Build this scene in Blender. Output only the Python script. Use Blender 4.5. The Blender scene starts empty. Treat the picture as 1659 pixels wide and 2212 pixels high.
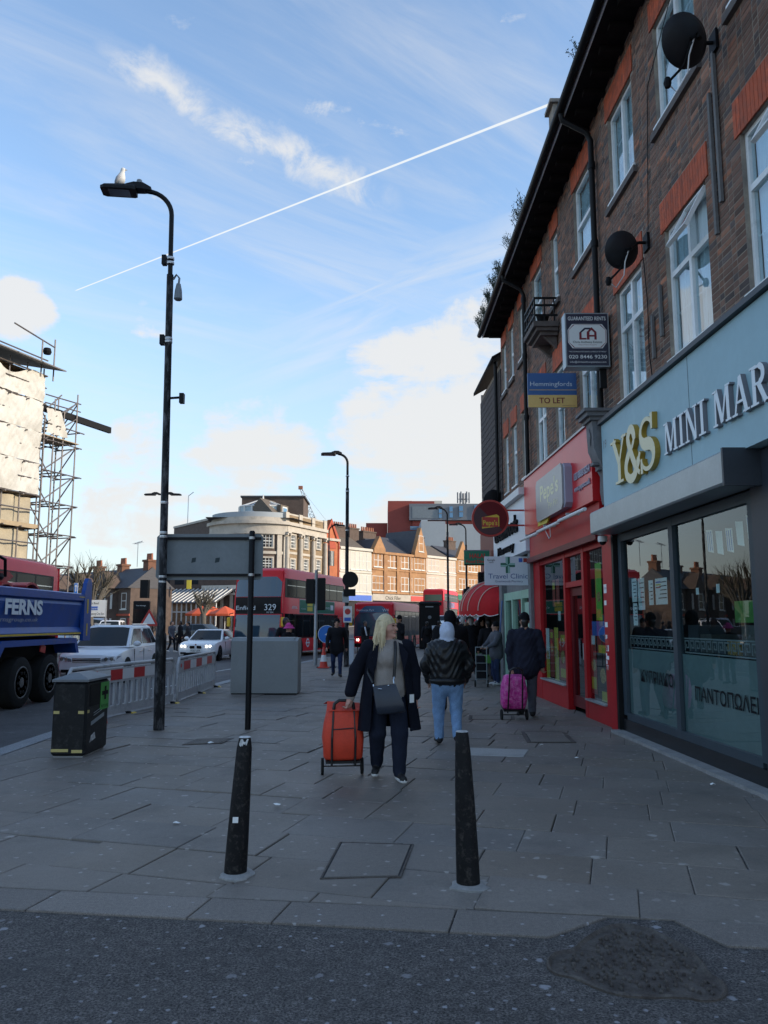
import bpy, math, random
import numpy as np
from mathutils import Matrix, Vector, noise as mn
random.seed(7); R = math.radians
SC = bpy.context.scene; COL = SC.collection
# ------------------------------------------------------------------ camera
F = 1725.0; PITCH = math.atan((1345 - 1106) / F); CAMH = 1.62
_c, _s = math.cos(PITCH), math.sin(PITCH)
cd = bpy.data.cameras.new('camera'); cam = bpy.data.objects.new('camera', cd); COL.objects.link(cam)
cam.location = (0, 0, CAMH); cam.rotation_euler = (math.pi / 2 + PITCH, 0, 0)
cd.sensor_fit = 'VERTICAL'; cd.sensor_height = 24.0; cd.lens = 24.0 * F / 2212.0
cd.clip_start = 0.05; cd.clip_end = 6000
SC.camera = cam
# ------------------------------------------------------------------ sun, sky, exposure
SUN = Vector((0.95, -0.17, 0.35)).normalized()
SUN_EL = math.asin(SUN.z); SUN_AZ = math.atan2(SUN.x, SUN.y)      # azimuth clockwise from +Y
sl = bpy.data.lights.new('sun', 'SUN'); sl.energy = 2.2; sl.angle = R(0.55); sl.color = (1.0, 0.86, 0.68)
so = bpy.data.objects.new('sun', sl); COL.objects.link(so)
so.rotation_euler = SUN.to_track_quat('Z', 'Y').to_euler()
W = bpy.data.worlds.new('World'); SC.world = W; W.use_nodes = True
SC.view_settings.view_transform = 'Standard'; SC.view_settings.look = 'None'
SC.view_settings.gamma = 1.0; SC.view_settings.exposure = 1.24
SC.view_settings.use_curve_mapping = False
def world_sky():
    nt = W.node_tree; N = nt.nodes; L = nt.links; N.clear()
    def nd(t, **k):
        n = N.new(t)
        for a, v in k.items(): setattr(n, a, v)
        return n
    def mth(op, a, b=None, c=None, clamp=False):
        n = nd('ShaderNodeMath', operation=op, use_clamp=clamp)
        for i, v in enumerate((a, b, c)):
            if v is None: continue
            if isinstance(v, (int, float)): n.inputs[i].default_value = v
            else: L.new(v, n.inputs[i])
        return n.outputs[0]
    sky = nd('ShaderNodeTexSky', sky_type='NISHITA', sun_disc=False, sun_elevation=SUN_EL, sun_rotation=SUN_AZ,
             altitude=30.0, air_density=1.0, dust_density=0.25, ozone_density=2.2)
    tc = nd('ShaderNodeTexCoord'); sep = nd('ShaderNodeSeparateXYZ'); L.new(tc.outputs['Generated'], sep.inputs[0])
    X, Y, Z = sep.outputs
    zc = mth('ADD', mth('MAXIMUM', Z, 0.0), 0.10)
    u = mth('DIVIDE', X, zc); v = mth('DIVIDE', Y, zc)
    def vec(a, b, c=0.0):
        n = nd('ShaderNodeCombineXYZ')
        for i, q in enumerate((a, b, c)):
            if isinstance(q, (int, float)): n.inputs[i].default_value = q
            else: L.new(q, n.inputs[i])
        return n.outputs[0]
    def noise(vv, scale, detail=6, rough=0.55, dist=0.0):
        n = nd('ShaderNodeTexNoise'); n.inputs['Scale'].default_value = scale; n.inputs['Detail'].default_value = detail
        n.inputs['Roughness'].default_value = rough; n.inputs['Distortion'].default_value = dist; L.new(vv, n.inputs['Vector'])
        return n.outputs['Fac']
    def ramp(f, a, b):
        n = nd('ShaderNodeMapRange', interpolation_type='SMOOTHSTEP'); n.inputs[1].default_value = a; n.inputs[2].default_value = b
        L.new(f, n.inputs[0]); return n.outputs[0]
    def ray(px, py):
        d = Vector((px - 829.5, F * _c - (1106 - py) * _s, F * _s + (1106 - py) * _c)); return d.normalized()
    def dotv(w):
        nn = nd('ShaderNodeVectorMath', operation='DOT_PRODUCT'); L.new(tc.outputs['Generated'], nn.inputs[0]); nn.inputs[1].default_value = w
        return nn.outputs['Value']
    def circle(p0, p1):      # great circle through two directions: signed distance off it, distance along it
        a, b = ray(*p0), ray(*p1); n = a.cross(b).normalized(); t = (b - a).normalized(); return dotv(n), mth('SUBTRACT', dotv(t), a.dot(t)), (b - a).length
    def inv(f): return mth('SUBTRACT', 1.0, f)
    # long combed cirrus: stretched along a diagonal of the cloud deck
    p = mth('ADD', mth('MULTIPLY', u, 0.80), mth('MULTIPLY', v, 0.60)); q = mth('ADD', mth('MULTIPLY', u, -0.60), mth('MULTIPLY', v, 0.80))
    cir = noise(vec(mth('MULTIPLY', p, 0.55), mth('MULTIPLY', q, 2.6), 3.1), 2.0, 10, 0.64, 0.6)
    cir2 = noise(vec(p, q, 4.4), 0.7, 5, 0.5, 0.4)
    cirrus = mth('MULTIPLY', mth('MULTIPLY', ramp(cir, 0.38, 0.78), ramp(cir2, 0.30, 0.62)), 0.42)
    # one curdled streak through the upper sky, and a broad veil below it
    wob = noise(tc.outputs['Generated'], 7.0, 7, 0.62); fine = noise(tc.outputs['Generated'], 16.0, 8, 0.65, 0.5)
    dn, al, ln = circle((215, 105), (800, 425))
    sw = mth('ABSOLUTE', mth('ADD', dn, mth('MULTIPLY', mth('ADD', wob, -0.5), 0.10)))
    streak = mth('MULTIPLY', mth('MULTIPLY', inv(ramp(sw, 0.0, 0.028)), mth('MULTIPLY', ramp(al, -0.02, 0.05), inv(ramp(al, ln - 0.03, ln + 0.05)))), mth('MULTIPLY', ramp(fine, 0.32, 0.62), 0.85))
    dn, al, ln = circle((330, 860), (1120, 590))
    comb = noise(vec(mth('MULTIPLY', al, 3.0), mth('MULTIPLY', dn, 26.0), 2.0), 1.6, 6, 0.55, 0.5)
    veil = mth('MULTIPLY', mth('MULTIPLY', inv(ramp(mth('ABSOLUTE', mth('ADD', dn, mth('MULTIPLY', mth('ADD', wob, -0.5), 0.06))), 0.01, 0.10)), ramp(al, 0.0, 0.35)), mth('MULTIPLY', ramp(comb, 0.30, 0.70), 0.62))
    # cumulus: scattered low banks, heaped where the view has them
    lo = noise(vec(mth('MULTIPLY', X, 3.0), mth('MULTIPLY', Y, 3.0), mth('MULTIPLY', Z, 9.0)), 1.25, 9, 0.60, 0.3)
    boost = mth('MULTIPLY', inv(ramp(Z, 0.10, 0.36)), 0.10)
    for px, py, rad, amt in ((930, 900, 0.17, 0.40), (1010, 810, 0.13, 0.32), (40, 675, 0.055, 0.34), (330, 685, 0.045, 0.20), (560, 1000, 0.12, 0.27), (960, 1050, 0.14, 0.30), (290, 1110, 0.10, 0.2), (300, 925, 0.05, 0.18)):
        boost = mth('MAXIMUM', boost, mth('MULTIPLY', ramp(dotv(ray(px, py)), math.cos(rad), math.cos(rad * 0.15)), amt))
    cum = mth('MULTIPLY', ramp(mth('ADD', mth('ADD', lo, boost), mth('MULTIPLY', mth('ADD', fine, -0.5), 0.36)), 0.65, 0.81), 0.92)
    haze = mth('MULTIPLY', mth('SUBTRACT', 1.0, ramp(Z, -0.02, 0.46)), 0.80)
    # vapour trail: two thin lines on a great circle
    dn, along, ln = circle((160, 629), (1222, 212))
    wid = mth('ADD', 0.0005, mth('MULTIPLY', mth('MAXIMUM', along, 0.0), 0.0014))
    g = mth('DIVIDE', mth('ABSOLUTE', dn), wid)
    trail = mth('MULTIPLY', mth('SUBTRACT', 1.0, ramp(g, 0.45, 1.5)), ramp(along, 0.0, 0.004))
    trail = mth('MULTIPLY', trail, mth('ADD', 0.72, mth('MULTIPLY', ramp(g, 0.0, 0.5), 0.28)))
    trail = mth('MULTIPLY', trail, ramp(dotv((0, 1, 0)), 0.0, 0.1))
    cl = mth('MAXIMUM', mth('MAXIMUM', mth('MAXIMUM', cirrus, veil), streak), cum)
    mix1 = nd('ShaderNodeMix', data_type='RGBA'); L.new(haze, mix1.inputs[0]); wb = nd('ShaderNodeMix', data_type='RGBA', blend_type='MULTIPLY'); wb.inputs[0].default_value = 1.0; L.new(sky.outputs[0], wb.inputs[6]); wb.inputs[7].default_value = (1.04, 1.0, 0.95, 1); L.new(wb.outputs[2], mix1.inputs[6]); mix1.inputs[7].default_value = HAZE
    mix2 = nd('ShaderNodeMix', data_type='RGBA'); L.new(cl, mix2.inputs[0]); L.new(mix1.outputs[2], mix2.inputs[6]); mix2.inputs[7].default_value = CLOUD
    mix3 = nd('ShaderNodeMix', data_type='RGBA'); L.new(trail, mix3.inputs[0]); L.new(mix2.outputs[2], mix3.inputs[6]); mix3.inputs[7].default_value = TRAIL
    bg = nd('ShaderNodeBackground'); bg.inputs[1].default_value = 0.15; L.new(mix3.outputs[2], bg.inputs[0])
    out = nd('ShaderNodeOutputWorld'); L.new(bg.outputs[0], out.inputs[0])
HAZE = (1.62, 1.80, 1.98, 1); CLOUD = (2.42, 2.42, 2.40, 1); TRAIL = (2.7, 2.8, 2.8, 1)
world_sky()
# ------------------------------------------------------------------ pixel -> world helpers (photo measured at 1659 x 2212)
def ray(x, y):
    u = 1106 - y; return Vector((x - 829.5, F * _c - u * _s, F * _s + u * _c))
def gp(x, y, z=0.0):
    d = ray(x, y); t = (z - CAMH) / d.z; return Vector((d.x * t, d.y * t, z))
def atY(x, y, Y):
    d = ray(x, y); t = Y / d.y; return Vector((d.x * t, Y, CAMH + d.z * t))
def WALL(s, n, z):            # right-hand terrace: s along the street, n out of the wall
    return (3.63 - 0.03 * (s - 12.0) - n, s, z)
def onwall(x, y, off=0.0):    # -> (s, z)
    d = ray(x, y); t = (3.63 + 0.36 - off) / (d.x + 0.03 * d.y); return d.y * t, CAMH + d.z * t
# ------------------------------------------------------------------ materials
MATS = {}
def mat(name, col, rough=0.6, metal=0.0, var=0.0, vscale=3.0, bump=0.0, bscale=40.0, spec=0.5, emit=0.0, dirt=None, dscale=6.0, damt=0.5, attr=None, coat=0.0, sheen=0.0, stretch=None, twoscale=True):
    """principled material: colour varied by noise on position, optional second colour in patches, fine relief"""
    m = bpy.data.materials.new(name); m.use_nodes = True; nt = m.node_tree; N = nt.nodes; L = nt.links
    b = N['Principled BSDF']; b.inputs['Roughness'].default_value = rough; b.inputs['Metallic'].default_value = metal
    b.inputs['Specular IOR Level'].default_value = spec; b.inputs['Coat Weight'].default_value = coat; b.inputs['Coat Roughness'].default_value = 0.08
    if sheen: b.inputs['Sheen Weight'].default_value = sheen
    c4 = (*col, 1.0); b.inputs['Base Color'].default_value = c4
    cur = None
    if var or bump or dirt or attr:
        geo = N.new('ShaderNodeNewGeometry'); pos = geo.outputs['Position']
        if stretch:
            mp = N.new('ShaderNodeMapping'); mp.inputs['Scale'].default_value = stretch; L.new(pos, mp.inputs[0]); pos = mp.outputs[0]
    def noise(sc, det=5, ro=0.6):
        n = N.new('ShaderNodeTexNoise'); n.inputs['Scale'].default_value = sc; n.inputs['Detail'].default_value = det; n.inputs['Roughness'].default_value = ro
        L.new(pos, n.inputs['Vector']); return n.outputs['Fac']
    def rng(f, a, b_, c, d):
        n = N.new('ShaderNodeMapRange'); L.new(f, n.inputs[0])
        for i, v in enumerate((a, b_, c, d)): n.inputs[i + 1].default_value = v
        return n.outputs[0]
    if attr:
        at = N.new('ShaderNodeAttribute'); at.attribute_name = attr; cur = at.outputs['Color']
    if dirt:
        mx = N.new('ShaderNodeMix'); mx.data_type = 'RGBA'; L.new(rng(noise(dscale, 7, 0.68), 0.5 - 0.22 * damt, 0.78 - 0.2 * damt, 0, 1), mx.inputs[0])
        if cur: L.new(cur, mx.inputs[6])
        else: mx.inputs[6].default_value = c4
        mx.inputs[7].default_value = (*dirt, 1); cur = mx.outputs[2]
    if var:
        f = rng(noise(vscale), 0.25, 0.75, 1 - var, 1 + var)
        if twoscale:
            g = rng(noise(vscale * 9, 3), 0.25, 0.75, 1 - var * 0.6, 1 + var * 0.6)
            mm = N.new('ShaderNodeMath'); mm.operation = 'MULTIPLY'; L.new(f, mm.inputs[0]); L.new(g, mm.inputs[1]); f = mm.outputs[0]
        hs = N.new('ShaderNodeHueSaturation'); L.new(f, hs.inputs['Value'])
        if cur: L.new(cur, hs.inputs['Color'])
        else: hs.inputs['Color'].default_value = c4
        cur = hs.outputs[0]
    if cur: L.new(cur, b.inputs['Base Color'])
    if bump:
        bn = N.new('ShaderNodeBump'); bn.inputs['Strength'].default_value = bump; bn.inputs['Distance'].default_value = 0.02
        L.new(noise(bscale, 4, 0.7), bn.inputs['Height']); L.new(bn.outputs[0], b.inputs['Normal'])
    if emit:
        b.inputs['Emission Color'].default_value = c4; b.inputs['Emission Strength'].default_value = emit
    MATS[name] = m; return m
def glass(name, tint=(1, 1, 1), ior=1.9, rough=0.0, body=None, bodyw=0.0):
    """pane: mirror by fresnel over clear (optionally part-opaque film)"""
    m = bpy.data.materials.new(name); m.use_nodes = True; nt = m.node_tree; N = nt.nodes; L = nt.links; N.clear()
    o = N.new('ShaderNodeOutputMaterial'); g = N.new('ShaderNodeBsdfGlossy'); g.inputs['Roughness'].default_value = rough
    t = N.new('ShaderNodeBsdfTransparent'); t.inputs[0].default_value = (*tint, 1)
    lw = N.new('ShaderNodeLayerWeight'); lw.inputs[0].default_value = 0.5; gm = N.new('ShaderNodeNewGeometry')
    def mt(op, a_, b_):
        n = N.new('ShaderNodeMath'); n.operation = op
        for i, v in enumerate((a_, b_)):
            if isinstance(v, (int, float)): n.inputs[i].default_value = v
            else: L.new(v, n.inputs[i])
        return n.outputs[0]
    f0 = ((ior - 1) / (ior + 1)) ** 2; fac = mt('ADD', f0, mt('MULTIPLY', 1 - f0, mt('POWER', lw.outputs['Facing'], 4.0)))
    fac = mt('MULTIPLY', fac, mt('SUBTRACT', 1.0, gm.outputs['Backfacing']))
    bs = t.outputs[0]
    if body:
        d = N.new('ShaderNodeBsdfDiffuse'); d.inputs[0].default_value = (*body, 1); mx = N.new('ShaderNodeMixShader'); mx.inputs[0].default_value = bodyw
        L.new(t.outputs[0], mx.inputs[1]); L.new(d.outputs[0], mx.inputs[2]); bs = mx.outputs[0]
    m2 = N.new('ShaderNodeMixShader'); L.new(fac, m2.inputs[0]); L.new(bs, m2.inputs[1]); L.new(g.outputs[0], m2.inputs[2]); L.new(m2.outputs[0], o.inputs[0])
    MATS[name] = m; return m
# ------------------------------------------------------------------ mesh builder
XF = {}
class MB:
    def __init__(s, f=None): s.v = []; s.fa = []; s.mi = []; s.col = []; s.f = f; s.m = 0; s.c = None
    def add(s, vs, fs):
        b = len(s.v)
        for p in vs: s.v.append(tuple(s.f(*p)) if s.f else tuple(p))
        for q in fs: s.fa.append([b + i for i in q]); s.mi.append(s.m); s.col.append(s.c)
        return s
    def box(s, x0, x1, y0, y1, z0, z1, skip=''):
        if x0 > x1: x0, x1 = x1, x0
        if y0 > y1: y0, y1 = y1, y0
        if z0 > z1: z0, z1 = z1, z0
        fs = {'b': (0, 3, 2, 1), 't': (4, 5, 6, 7), 's': (0, 1, 5, 4), 'e': (1, 2, 6, 5), 'n': (2, 3, 7, 6), 'w': (3, 0, 4, 7)}
        return s.add([(x0, y0, z0), (x1, y0, z0), (x1, y1, z0), (x0, y1, z0), (x0, y0, z1), (x1, y0, z1), (x1, y1, z1), (x0, y1, z1)], [q for k, q in fs.items() if k not in skip])
    def bbox(s, x0, x1, y0, y1, z0, z1, r=0.01):
        """box with chamfered edges"""
        if x0 > x1: x0, x1 = x1, x0
        if y0 > y1: y0, y1 = y1, y0
        if z0 > z1: z0, z1 = z1, z0
        r = min(r, (x1 - x0) / 2.2, (y1 - y0) / 2.2, (z1 - z0) / 2.2)
        vs = []; idx = {}
        X = (x0, x1); Y = (y0, y1); Z = (z0, z1); sg = (1, -1)
        for i in (0, 1):
            for j in (0, 1):
                for k in (0, 1):
                    for ax in 'xyz':
                        p = [X[i] + sg[i] * r, Y[j] + sg[j] * r, Z[k] + sg[k] * r]
                        if ax == 'x': p[0] = X[i]
                        if ax == 'y': p[1] = Y[j]
                        if ax == 'z': p[2] = Z[k]
                        idx[i, j, k, ax] = len(vs); vs.append(tuple(p))
        fs = []; I = idx
        def ff(a, flip): fs.append(a[::-1] if flip else a)
        for i in (0, 1):
            ff([I[i, 0, 0, 'x'], I[i, 1, 0, 'x'], I[i, 1, 1, 'x'], I[i, 0, 1, 'x']], i == 0)
            ff([I[0, i, 0, 'y'], I[1, i, 0, 'y'], I[1, i, 1, 'y'], I[0, i, 1, 'y']], i == 1)
            ff([I[0, 0, i, 'z'], I[1, 0, i, 'z'], I[1, 1, i, 'z'], I[0, 1, i, 'z']], i == 0)
            for j in (0, 1):
                ff([I[i, j, 0, 'x'], I[i, j, 0, 'y'], I[i, j, 1, 'y'], I[i, j, 1, 'x']], (i + j) % 2 == 1)
                ff([I[i, 0, j, 'x'], I[i, 0, j, 'z'], I[i, 1, j, 'z'], I[i, 1, j, 'x']], (i + j) % 2 == 0)
                ff([I[0, i, j, 'y'], I[0, i, j, 'z'], I[1, i, j, 'z'], I[1, i, j, 'y']], (i + j) % 2 == 1)
                for k in (0, 1): ff([I[i, j, k, 'x'], I[i, j, k, 'y'], I[i, j, k, 'z']], (i + j + k) % 2 == 1)
        return s.add(vs, fs)
    def tube(s, pts, rad, n=8, cap=True):
        pts = [Vector(p) for p in pts]; m = len(pts)
        if isinstance(rad, (int, float)): rad = [rad] * m
        vs = []; fs = []; up = None
        for i, p in enumerate(pts):
            t = (pts[min(i + 1, m - 1)] - pts[max(i - 1, 0)]).normalized()
            if up is None: up = Vector((0, 0, 1)) if abs(t.z) < 0.9 else Vector((1, 0, 0))
            a = t.cross(up).normalized(); b = a.cross(t).normalized(); up = b
            for k in range(n):
                th = 2 * math.pi * k / n; vs.append(p + (a * math.cos(th) + b * math.sin(th)) * rad[i])
        for i in range(m - 1):
            for k in range(n): fs.append((i * n + k, i * n + (k + 1) % n, (i + 1) * n + (k + 1) % n, (i + 1) * n + k))
        if cap: fs.append(tuple(range(n))[::-1]); fs.append(tuple(range((m - 1) * n, m * n)))
        return s.add([tuple(v) for v in vs], [tuple(q) for q in fs])
    def lathe(s, prof, c=(0, 0, 0), axis='z', n=16, sx=1.0, sy=1.0):
        vs = []; fs = []; m = len(prof)
        for r, h in prof:
            for k in range(n):
                th = 2 * math.pi * k / n; a, b = r * math.cos(th) * sx, r * math.sin(th) * sy
                p = {'z': (a, b, h), 'x': (h, a, b), 'y': (b, h, a)}[axis]; vs.append((c[0] + p[0], c[1] + p[1], c[2] + p[2]))
        for i in range(m - 1):
            for k in range(n): fs.append((i * n + k, i * n + (k + 1) % n, (i + 1) * n + (k + 1) % n, (i + 1) * n + k))
        fs.append(tuple(range(n))[::-1]); fs.append(tuple(range((m - 1) * n, m * n)))
        return s.add(vs, fs)
    def loft(s, rings, closed=True, cap=True):
        n = len(rings[0]); vs = [tuple(p) for r in rings for p in r]; fs = []
        for i in range(len(rings) - 1):
            for k in range(n if closed else n - 1): fs.append((i * n + k, i * n + (k + 1) % n, (i + 1) * n + (k + 1) % n, (i + 1) * n + k))
        if cap: fs.append(tuple(range(n))[::-1]); fs.append(tuple(range((len(rings) - 1) * n, len(rings) * n)))
        return s.add(vs, fs)
    def prism(s, poly, fn, d0, d1):
        """poly in 2-D -> fn(a, b, depth); poly counter-clockwise seen from the d1 side"""
        n = len(poly); vs = [fn(a, b, d0) for a, b in poly] + [fn(a, b, d1) for a, b in poly]
        fs = [tuple(range(n))[::-1], tuple(range(n, 2 * n))] + [(i, (i + 1) % n, n + (i + 1) % n, n + i) for i in range(n)]
        return s.add(vs, fs)
    def sphere(s, c, r, n=10, m=6):
        if isinstance(r, (int, float)): r = (r, r, r)
        rings = []
        for i in range(m + 1):
            ph = -math.pi / 2 + math.pi * (0.02 + 0.96 * i / m)
            rings.append([(c[0] + r[0] * math.cos(ph) * math.cos(2 * math.pi * k / n), c[1] + r[1] * math.cos(ph) * math.sin(2 * math.pi * k / n), c[2] + r[2] * math.sin(ph)) for k in range(n)])
        return s.loft(rings)
    def build(s, name, mats, parent=None, smooth=False, world=True, origin=None):
        me = bpy.data.meshes.new(name); vs = s.v
        if not isinstance(mats, (list, tuple)): mats = [mats]
        ob = bpy.data.objects.new(name, me); COL.objects.link(ob)
        if parent is not None:
            ob.parent = parent; X = XF[parent]; XF[ob] = X
            if world:
                inv = X.inverted(); vs = [tuple(inv @ Vector(v)) for v in vs]
        else:
            a = np.array(vs); lo, hi = a.min(0), a.max(0)
            o = Vector(origin) if origin is not None else Vector(((lo[0] + hi[0]) / 2, (lo[1] + hi[1]) / 2, lo[2]))
            ob.location = o; XF[ob] = Matrix.Translation(o); vs = [(v[0] - o.x, v[1] - o.y, v[2] - o.z) for v in vs]
        me.from_pydata(vs, [], s.fa)
        for m in mats: me.materials.append(MATS[m] if isinstance(m, str) else m)
        if len(mats) > 1: me.polygons.foreach_set('material_index', s.mi)
        if any(c is not None for c in s.col):
            at = me.attributes.new('tone', 'FLOAT_COLOR', 'CORNER'); buf = []
            for q, c in zip(s.fa, s.col): buf += list((*(c or (1, 1, 1)), 1.0)) * len(q)
            at.data.foreach_set('color', buf)
        if smooth:
            me.polygons.foreach_set('use_smooth', [True] * len(me.polygons))
            if smooth is not True: me.set_sharp_from_angle(angle=R(smooth))
        me.update(); return ob
def tag(o, label=None, cat=None, group=None, kind=None):
    if label: o['label'] = label
    if cat: o['category'] = cat
    if group: o['group'] = group
    if kind: o['kind'] = kind
    return o
def thing(name, label, cat, loc=(0, 0, 0), rz=0.0, group=None):
    o = bpy.data.objects.new(name, None); COL.objects.link(o); o.empty_display_size = 0.1
    o.location = loc; o.rotation_euler = (0, 0, rz); XF[o] = Matrix.Translation(Vector(loc)) @ Matrix.Rotation(rz, 4, 'Z')
    return tag(o, label, cat, group)
def struct(o, label=None): return tag(o, label, kind='structure')
def copy_tree(o, parent=None):
    c = o.copy(); COL.objects.link(c); c.parent = parent; XF[c] = XF.get(o, Matrix())
    for ch in list(o.children): copy_tree(ch, c)
    return c
def place(o, loc, rz=None, label=None):
    o.location = loc
    if rz is not None: o.rotation_euler = (0, 0, rz)
    if label: o['label'] = label
    XF[o] = Matrix.Translation(Vector(loc)) @ Matrix.Rotation(o.rotation_euler.z, 4, 'Z')
    return o
def local(parent):      # builder whose vertices are already in the parent's own frame
    X = XF[parent]; return MB(lambda x, y, z: X @ Vector((x, y, z)))
_txt = {}
def text(name, body, height, fn, m, parent, ext=0.0, align='CENTER', wscale=1.0, width=None, shear=0.0, bold=0.0):
    """flat or raised lettering; fn(a, b, depth) maps the text plane to the world. height = cap height"""
    k = (body, align, shear, bold)
    if k not in _txt:
        cu = bpy.data.curves.new('t', 'FONT'); cu.body = body; cu.size = 1.0; cu.align_x = align; cu.shear = shear; cu.offset = bold; cu.resolution_u = 3
        ob = bpy.data.objects.new('t', cu); me = bpy.data.meshes.new_from_object(ob)
        vs = [tuple(v.co) for v in me.vertices]; fs = [tuple(p.vertices) for p in me.polygons]
        ec = {}
        for f in fs:
            for i in range(len(f)):
                a, b = f[i], f[(i + 1) % len(f)]; ec[(a, b)] = ec.get((a, b), 0) + 1
        edges = [(a, b) for (a, b) in ec if (b, a) not in ec]
        bpy.data.objects.remove(ob); bpy.data.curves.remove(cu); bpy.data.meshes.remove(me)
        _txt[k] = (vs, fs, edges)
    vs, fs, edges = _txt[k]
    if not vs: return None
    sc = height / 0.70; xs = [v[0] for v in vs]
    wx = sc * wscale
    if width: wx = width / (max(xs) - min(xs))
    off = (min(xs) + max(xs)) / 2 if align == 'CENTER' else (min(xs) if align == 'LEFT' else max(xs))
    b = MB(); n = len(vs); front = [fn((v[0] - off) * wx, v[1] * sc, ext) for v in vs]
    up = None
    if ext > 0:
        back = [fn((v[0] - off) * wx, v[1] * sc, 0.0) for v in vs]
        b.add(front + back, list(fs) + [(e[1], e[0], n + e[0], n + e[1]) for e in edges])
    else: b.add(front, list(fs))
    return b.build(name, m, parent)
# ------------------------------------------------------------------ shared materials
def spotted(name, col, attr=None, rough=0.75, grain=140, gamt=0.25, spot=(0.5, 0.5, 0.5), sscale=2.6, sdens=0.05, var=0.2, bump=0.25, stain=(0.03, 0.03, 0.03), stamt=0.35, bscale=None, wet=0.0):
    """stone or asphalt: grain, chewing-gum spots, stains"""
    m = bpy.data.materials.new(name); m.use_nodes = True; nt = m.node_tree; N = nt.nodes; L = nt.links; b = N['Principled BSDF']
    geo = N.new('ShaderNodeNewGeometry'); pos = geo.outputs['Position']
    def noise(sc, det=5, ro=0.6):
        n = N.new('ShaderNodeTexNoise'); n.inputs['Scale'].default_value = sc; n.inputs['Detail'].default_value = det; n.inputs['Roughness'].default_value = ro
        L.new(pos, n.inputs['Vector']); return n.outputs['Fac']
    def rng(f, a, b_, c, d):
        n = N.new('ShaderNodeMapRange'); L.new(f, n.inputs[0])
        for i, v in enumerate((a, b_, c, d)): n.inputs[i + 1].default_value = v
        return n.outputs[0]
    def mul(a, b_):
        n = N.new('ShaderNodeMath'); n.operation = 'MULTIPLY'
        for i, v in enumerate((a, b_)):
            if isinstance(v, float): n.inputs[i].default_value = v
            else: L.new(v, n.inputs[i])
        return n.outputs[0]
    if attr:
        at = N.new('ShaderNodeAttribute'); at.attribute_name = attr; cur = at.outputs['Color']
    else:
        rg = N.new('ShaderNodeRGB'); rg.outputs[0].default_value = (*col, 1); cur = rg.outputs[0]
    f = mul(rng(noise(1.1, 6), 0.25, 0.75, 1 - var, 1 + var), rng(noise(grain, 3, 0.8), 0.36, 0.64, 1 - gamt, 1 + gamt))
    f = mul(f, rng(noise(grain * 0.22, 4), 0.25, 0.75, 1 - gamt * 0.5, 1 + gamt * 0.5))
    hs = N.new('ShaderNodeHueSaturation'); L.new(f, hs.inputs['Value']); L.new(cur, hs.inputs['Color']); cur = hs.outputs[0]
    mx = N.new('ShaderNodeMix'); mx.data_type = 'RGBA'; L.new(mul(rng(noise(0.9, 8, 0.7), 0.52, 0.75, 0, 1), stamt), mx.inputs[0]); L.new(cur, mx.inputs[6]); mx.inputs[7].default_value = (*stain, 1); cur = mx.outputs[2]
    for sc, dens, rad in ((sscale, sdens, 0.055), (sscale * 2.7, sdens * 1.6, 0.075)):
        vo = N.new('ShaderNodeTexVoronoi'); vo.voronoi_dimensions = '2D'; vo.inputs['Scale'].default_value = sc; vo.feature = 'F1'
        ad = N.new('ShaderNodeVectorMath'); ad.operation = 'ADD'; nz = N.new('ShaderNodeTexNoise'); nz.inputs['Scale'].default_value = sc * 9; L.new(pos, nz.inputs['Vector'])
        sc_ = N.new('ShaderNodeVectorMath'); sc_.operation = 'SCALE'; sc_.inputs['Scale'].default_value = 0.06 / sc * 2.6; L.new(nz.outputs['Color'], sc_.inputs[0])
        L.new(pos, ad.inputs[0]); L.new(sc_.outputs[0], ad.inputs[1]); L.new(ad.outputs[0], vo.inputs['Vector'])
        sp = N.new('ShaderNodeSeparateColor'); L.new(vo.outputs['Color'], sp.inputs[0])
        sel = N.new('ShaderNodeMath'); sel.operation = 'LESS_THAN'; L.new(sp.outputs[0], sel.inputs[0]); sel.inputs[1].default_value = dens * 4
        k = mul(mul(rng(vo.outputs['Distance'], rad * 1.3, rad * 0.8, 0, 1), sel.outputs[0]), rng(sp.outputs[1], 0, 1, 0.35, 1.0))
        mx = N.new('ShaderNodeMix'); mx.data_type = 'RGBA'; L.new(k, mx.inputs[0]); L.new(cur, mx.inputs[6]); mx.inputs[7].default_value = (*spot, 1); cur = mx.outputs[2]
    L.new(cur, b.inputs['Base Color']); L.new(rng(noise(2.2, 5), 0.3, 0.7, rough - 0.12 - wet, rough + 0.1), b.inputs['Roughness'])
    bn = N.new('ShaderNodeBump'); bn.inputs['Strength'].default_value = bump; bn.inputs['Distance'].default_value = 0.012; L.new(noise(bscale or grain * 0.8, 5, 0.75), bn.inputs['Height']); L.new(bn.outputs[0], b.inputs['Normal'])
    MATS[name] = m
spotted('slab', (0.2, 0.2, 0.21), attr='tone', rough=0.62, grain=90, gamt=0.16, spot=(0.36, 0.33, 0.30), sscale=2.0, sdens=0.09, var=0.2, bump=0.12, stamt=0.5)
spotted('asphalt', (0.092, 0.083, 0.078), rough=0.8, grain=80, gamt=0.95, spot=(0.34, 0.34, 0.36), sscale=2.8, sdens=0.10, var=0.2, bump=0.9, stamt=0.6, bscale=110)
spotted('road', (0.075, 0.072, 0.072), rough=0.78, grain=60, gamt=0.3, spot=(0.16, 0.16, 0.17), sscale=1.0, sdens=0.03, var=0.2, bump=0.3)
spotted('kerb', (0.25, 0.26, 0.27), attr='tone', rough=0.7, grain=190, gamt=0.45, spot=(0.45, 0.45, 0.46), sscale=3.0, sdens=0.03, var=0.12, bump=0.3)
mat('bed', (0.035, 0.034, 0.034), 0.9, var=0.3, vscale=8)
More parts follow.
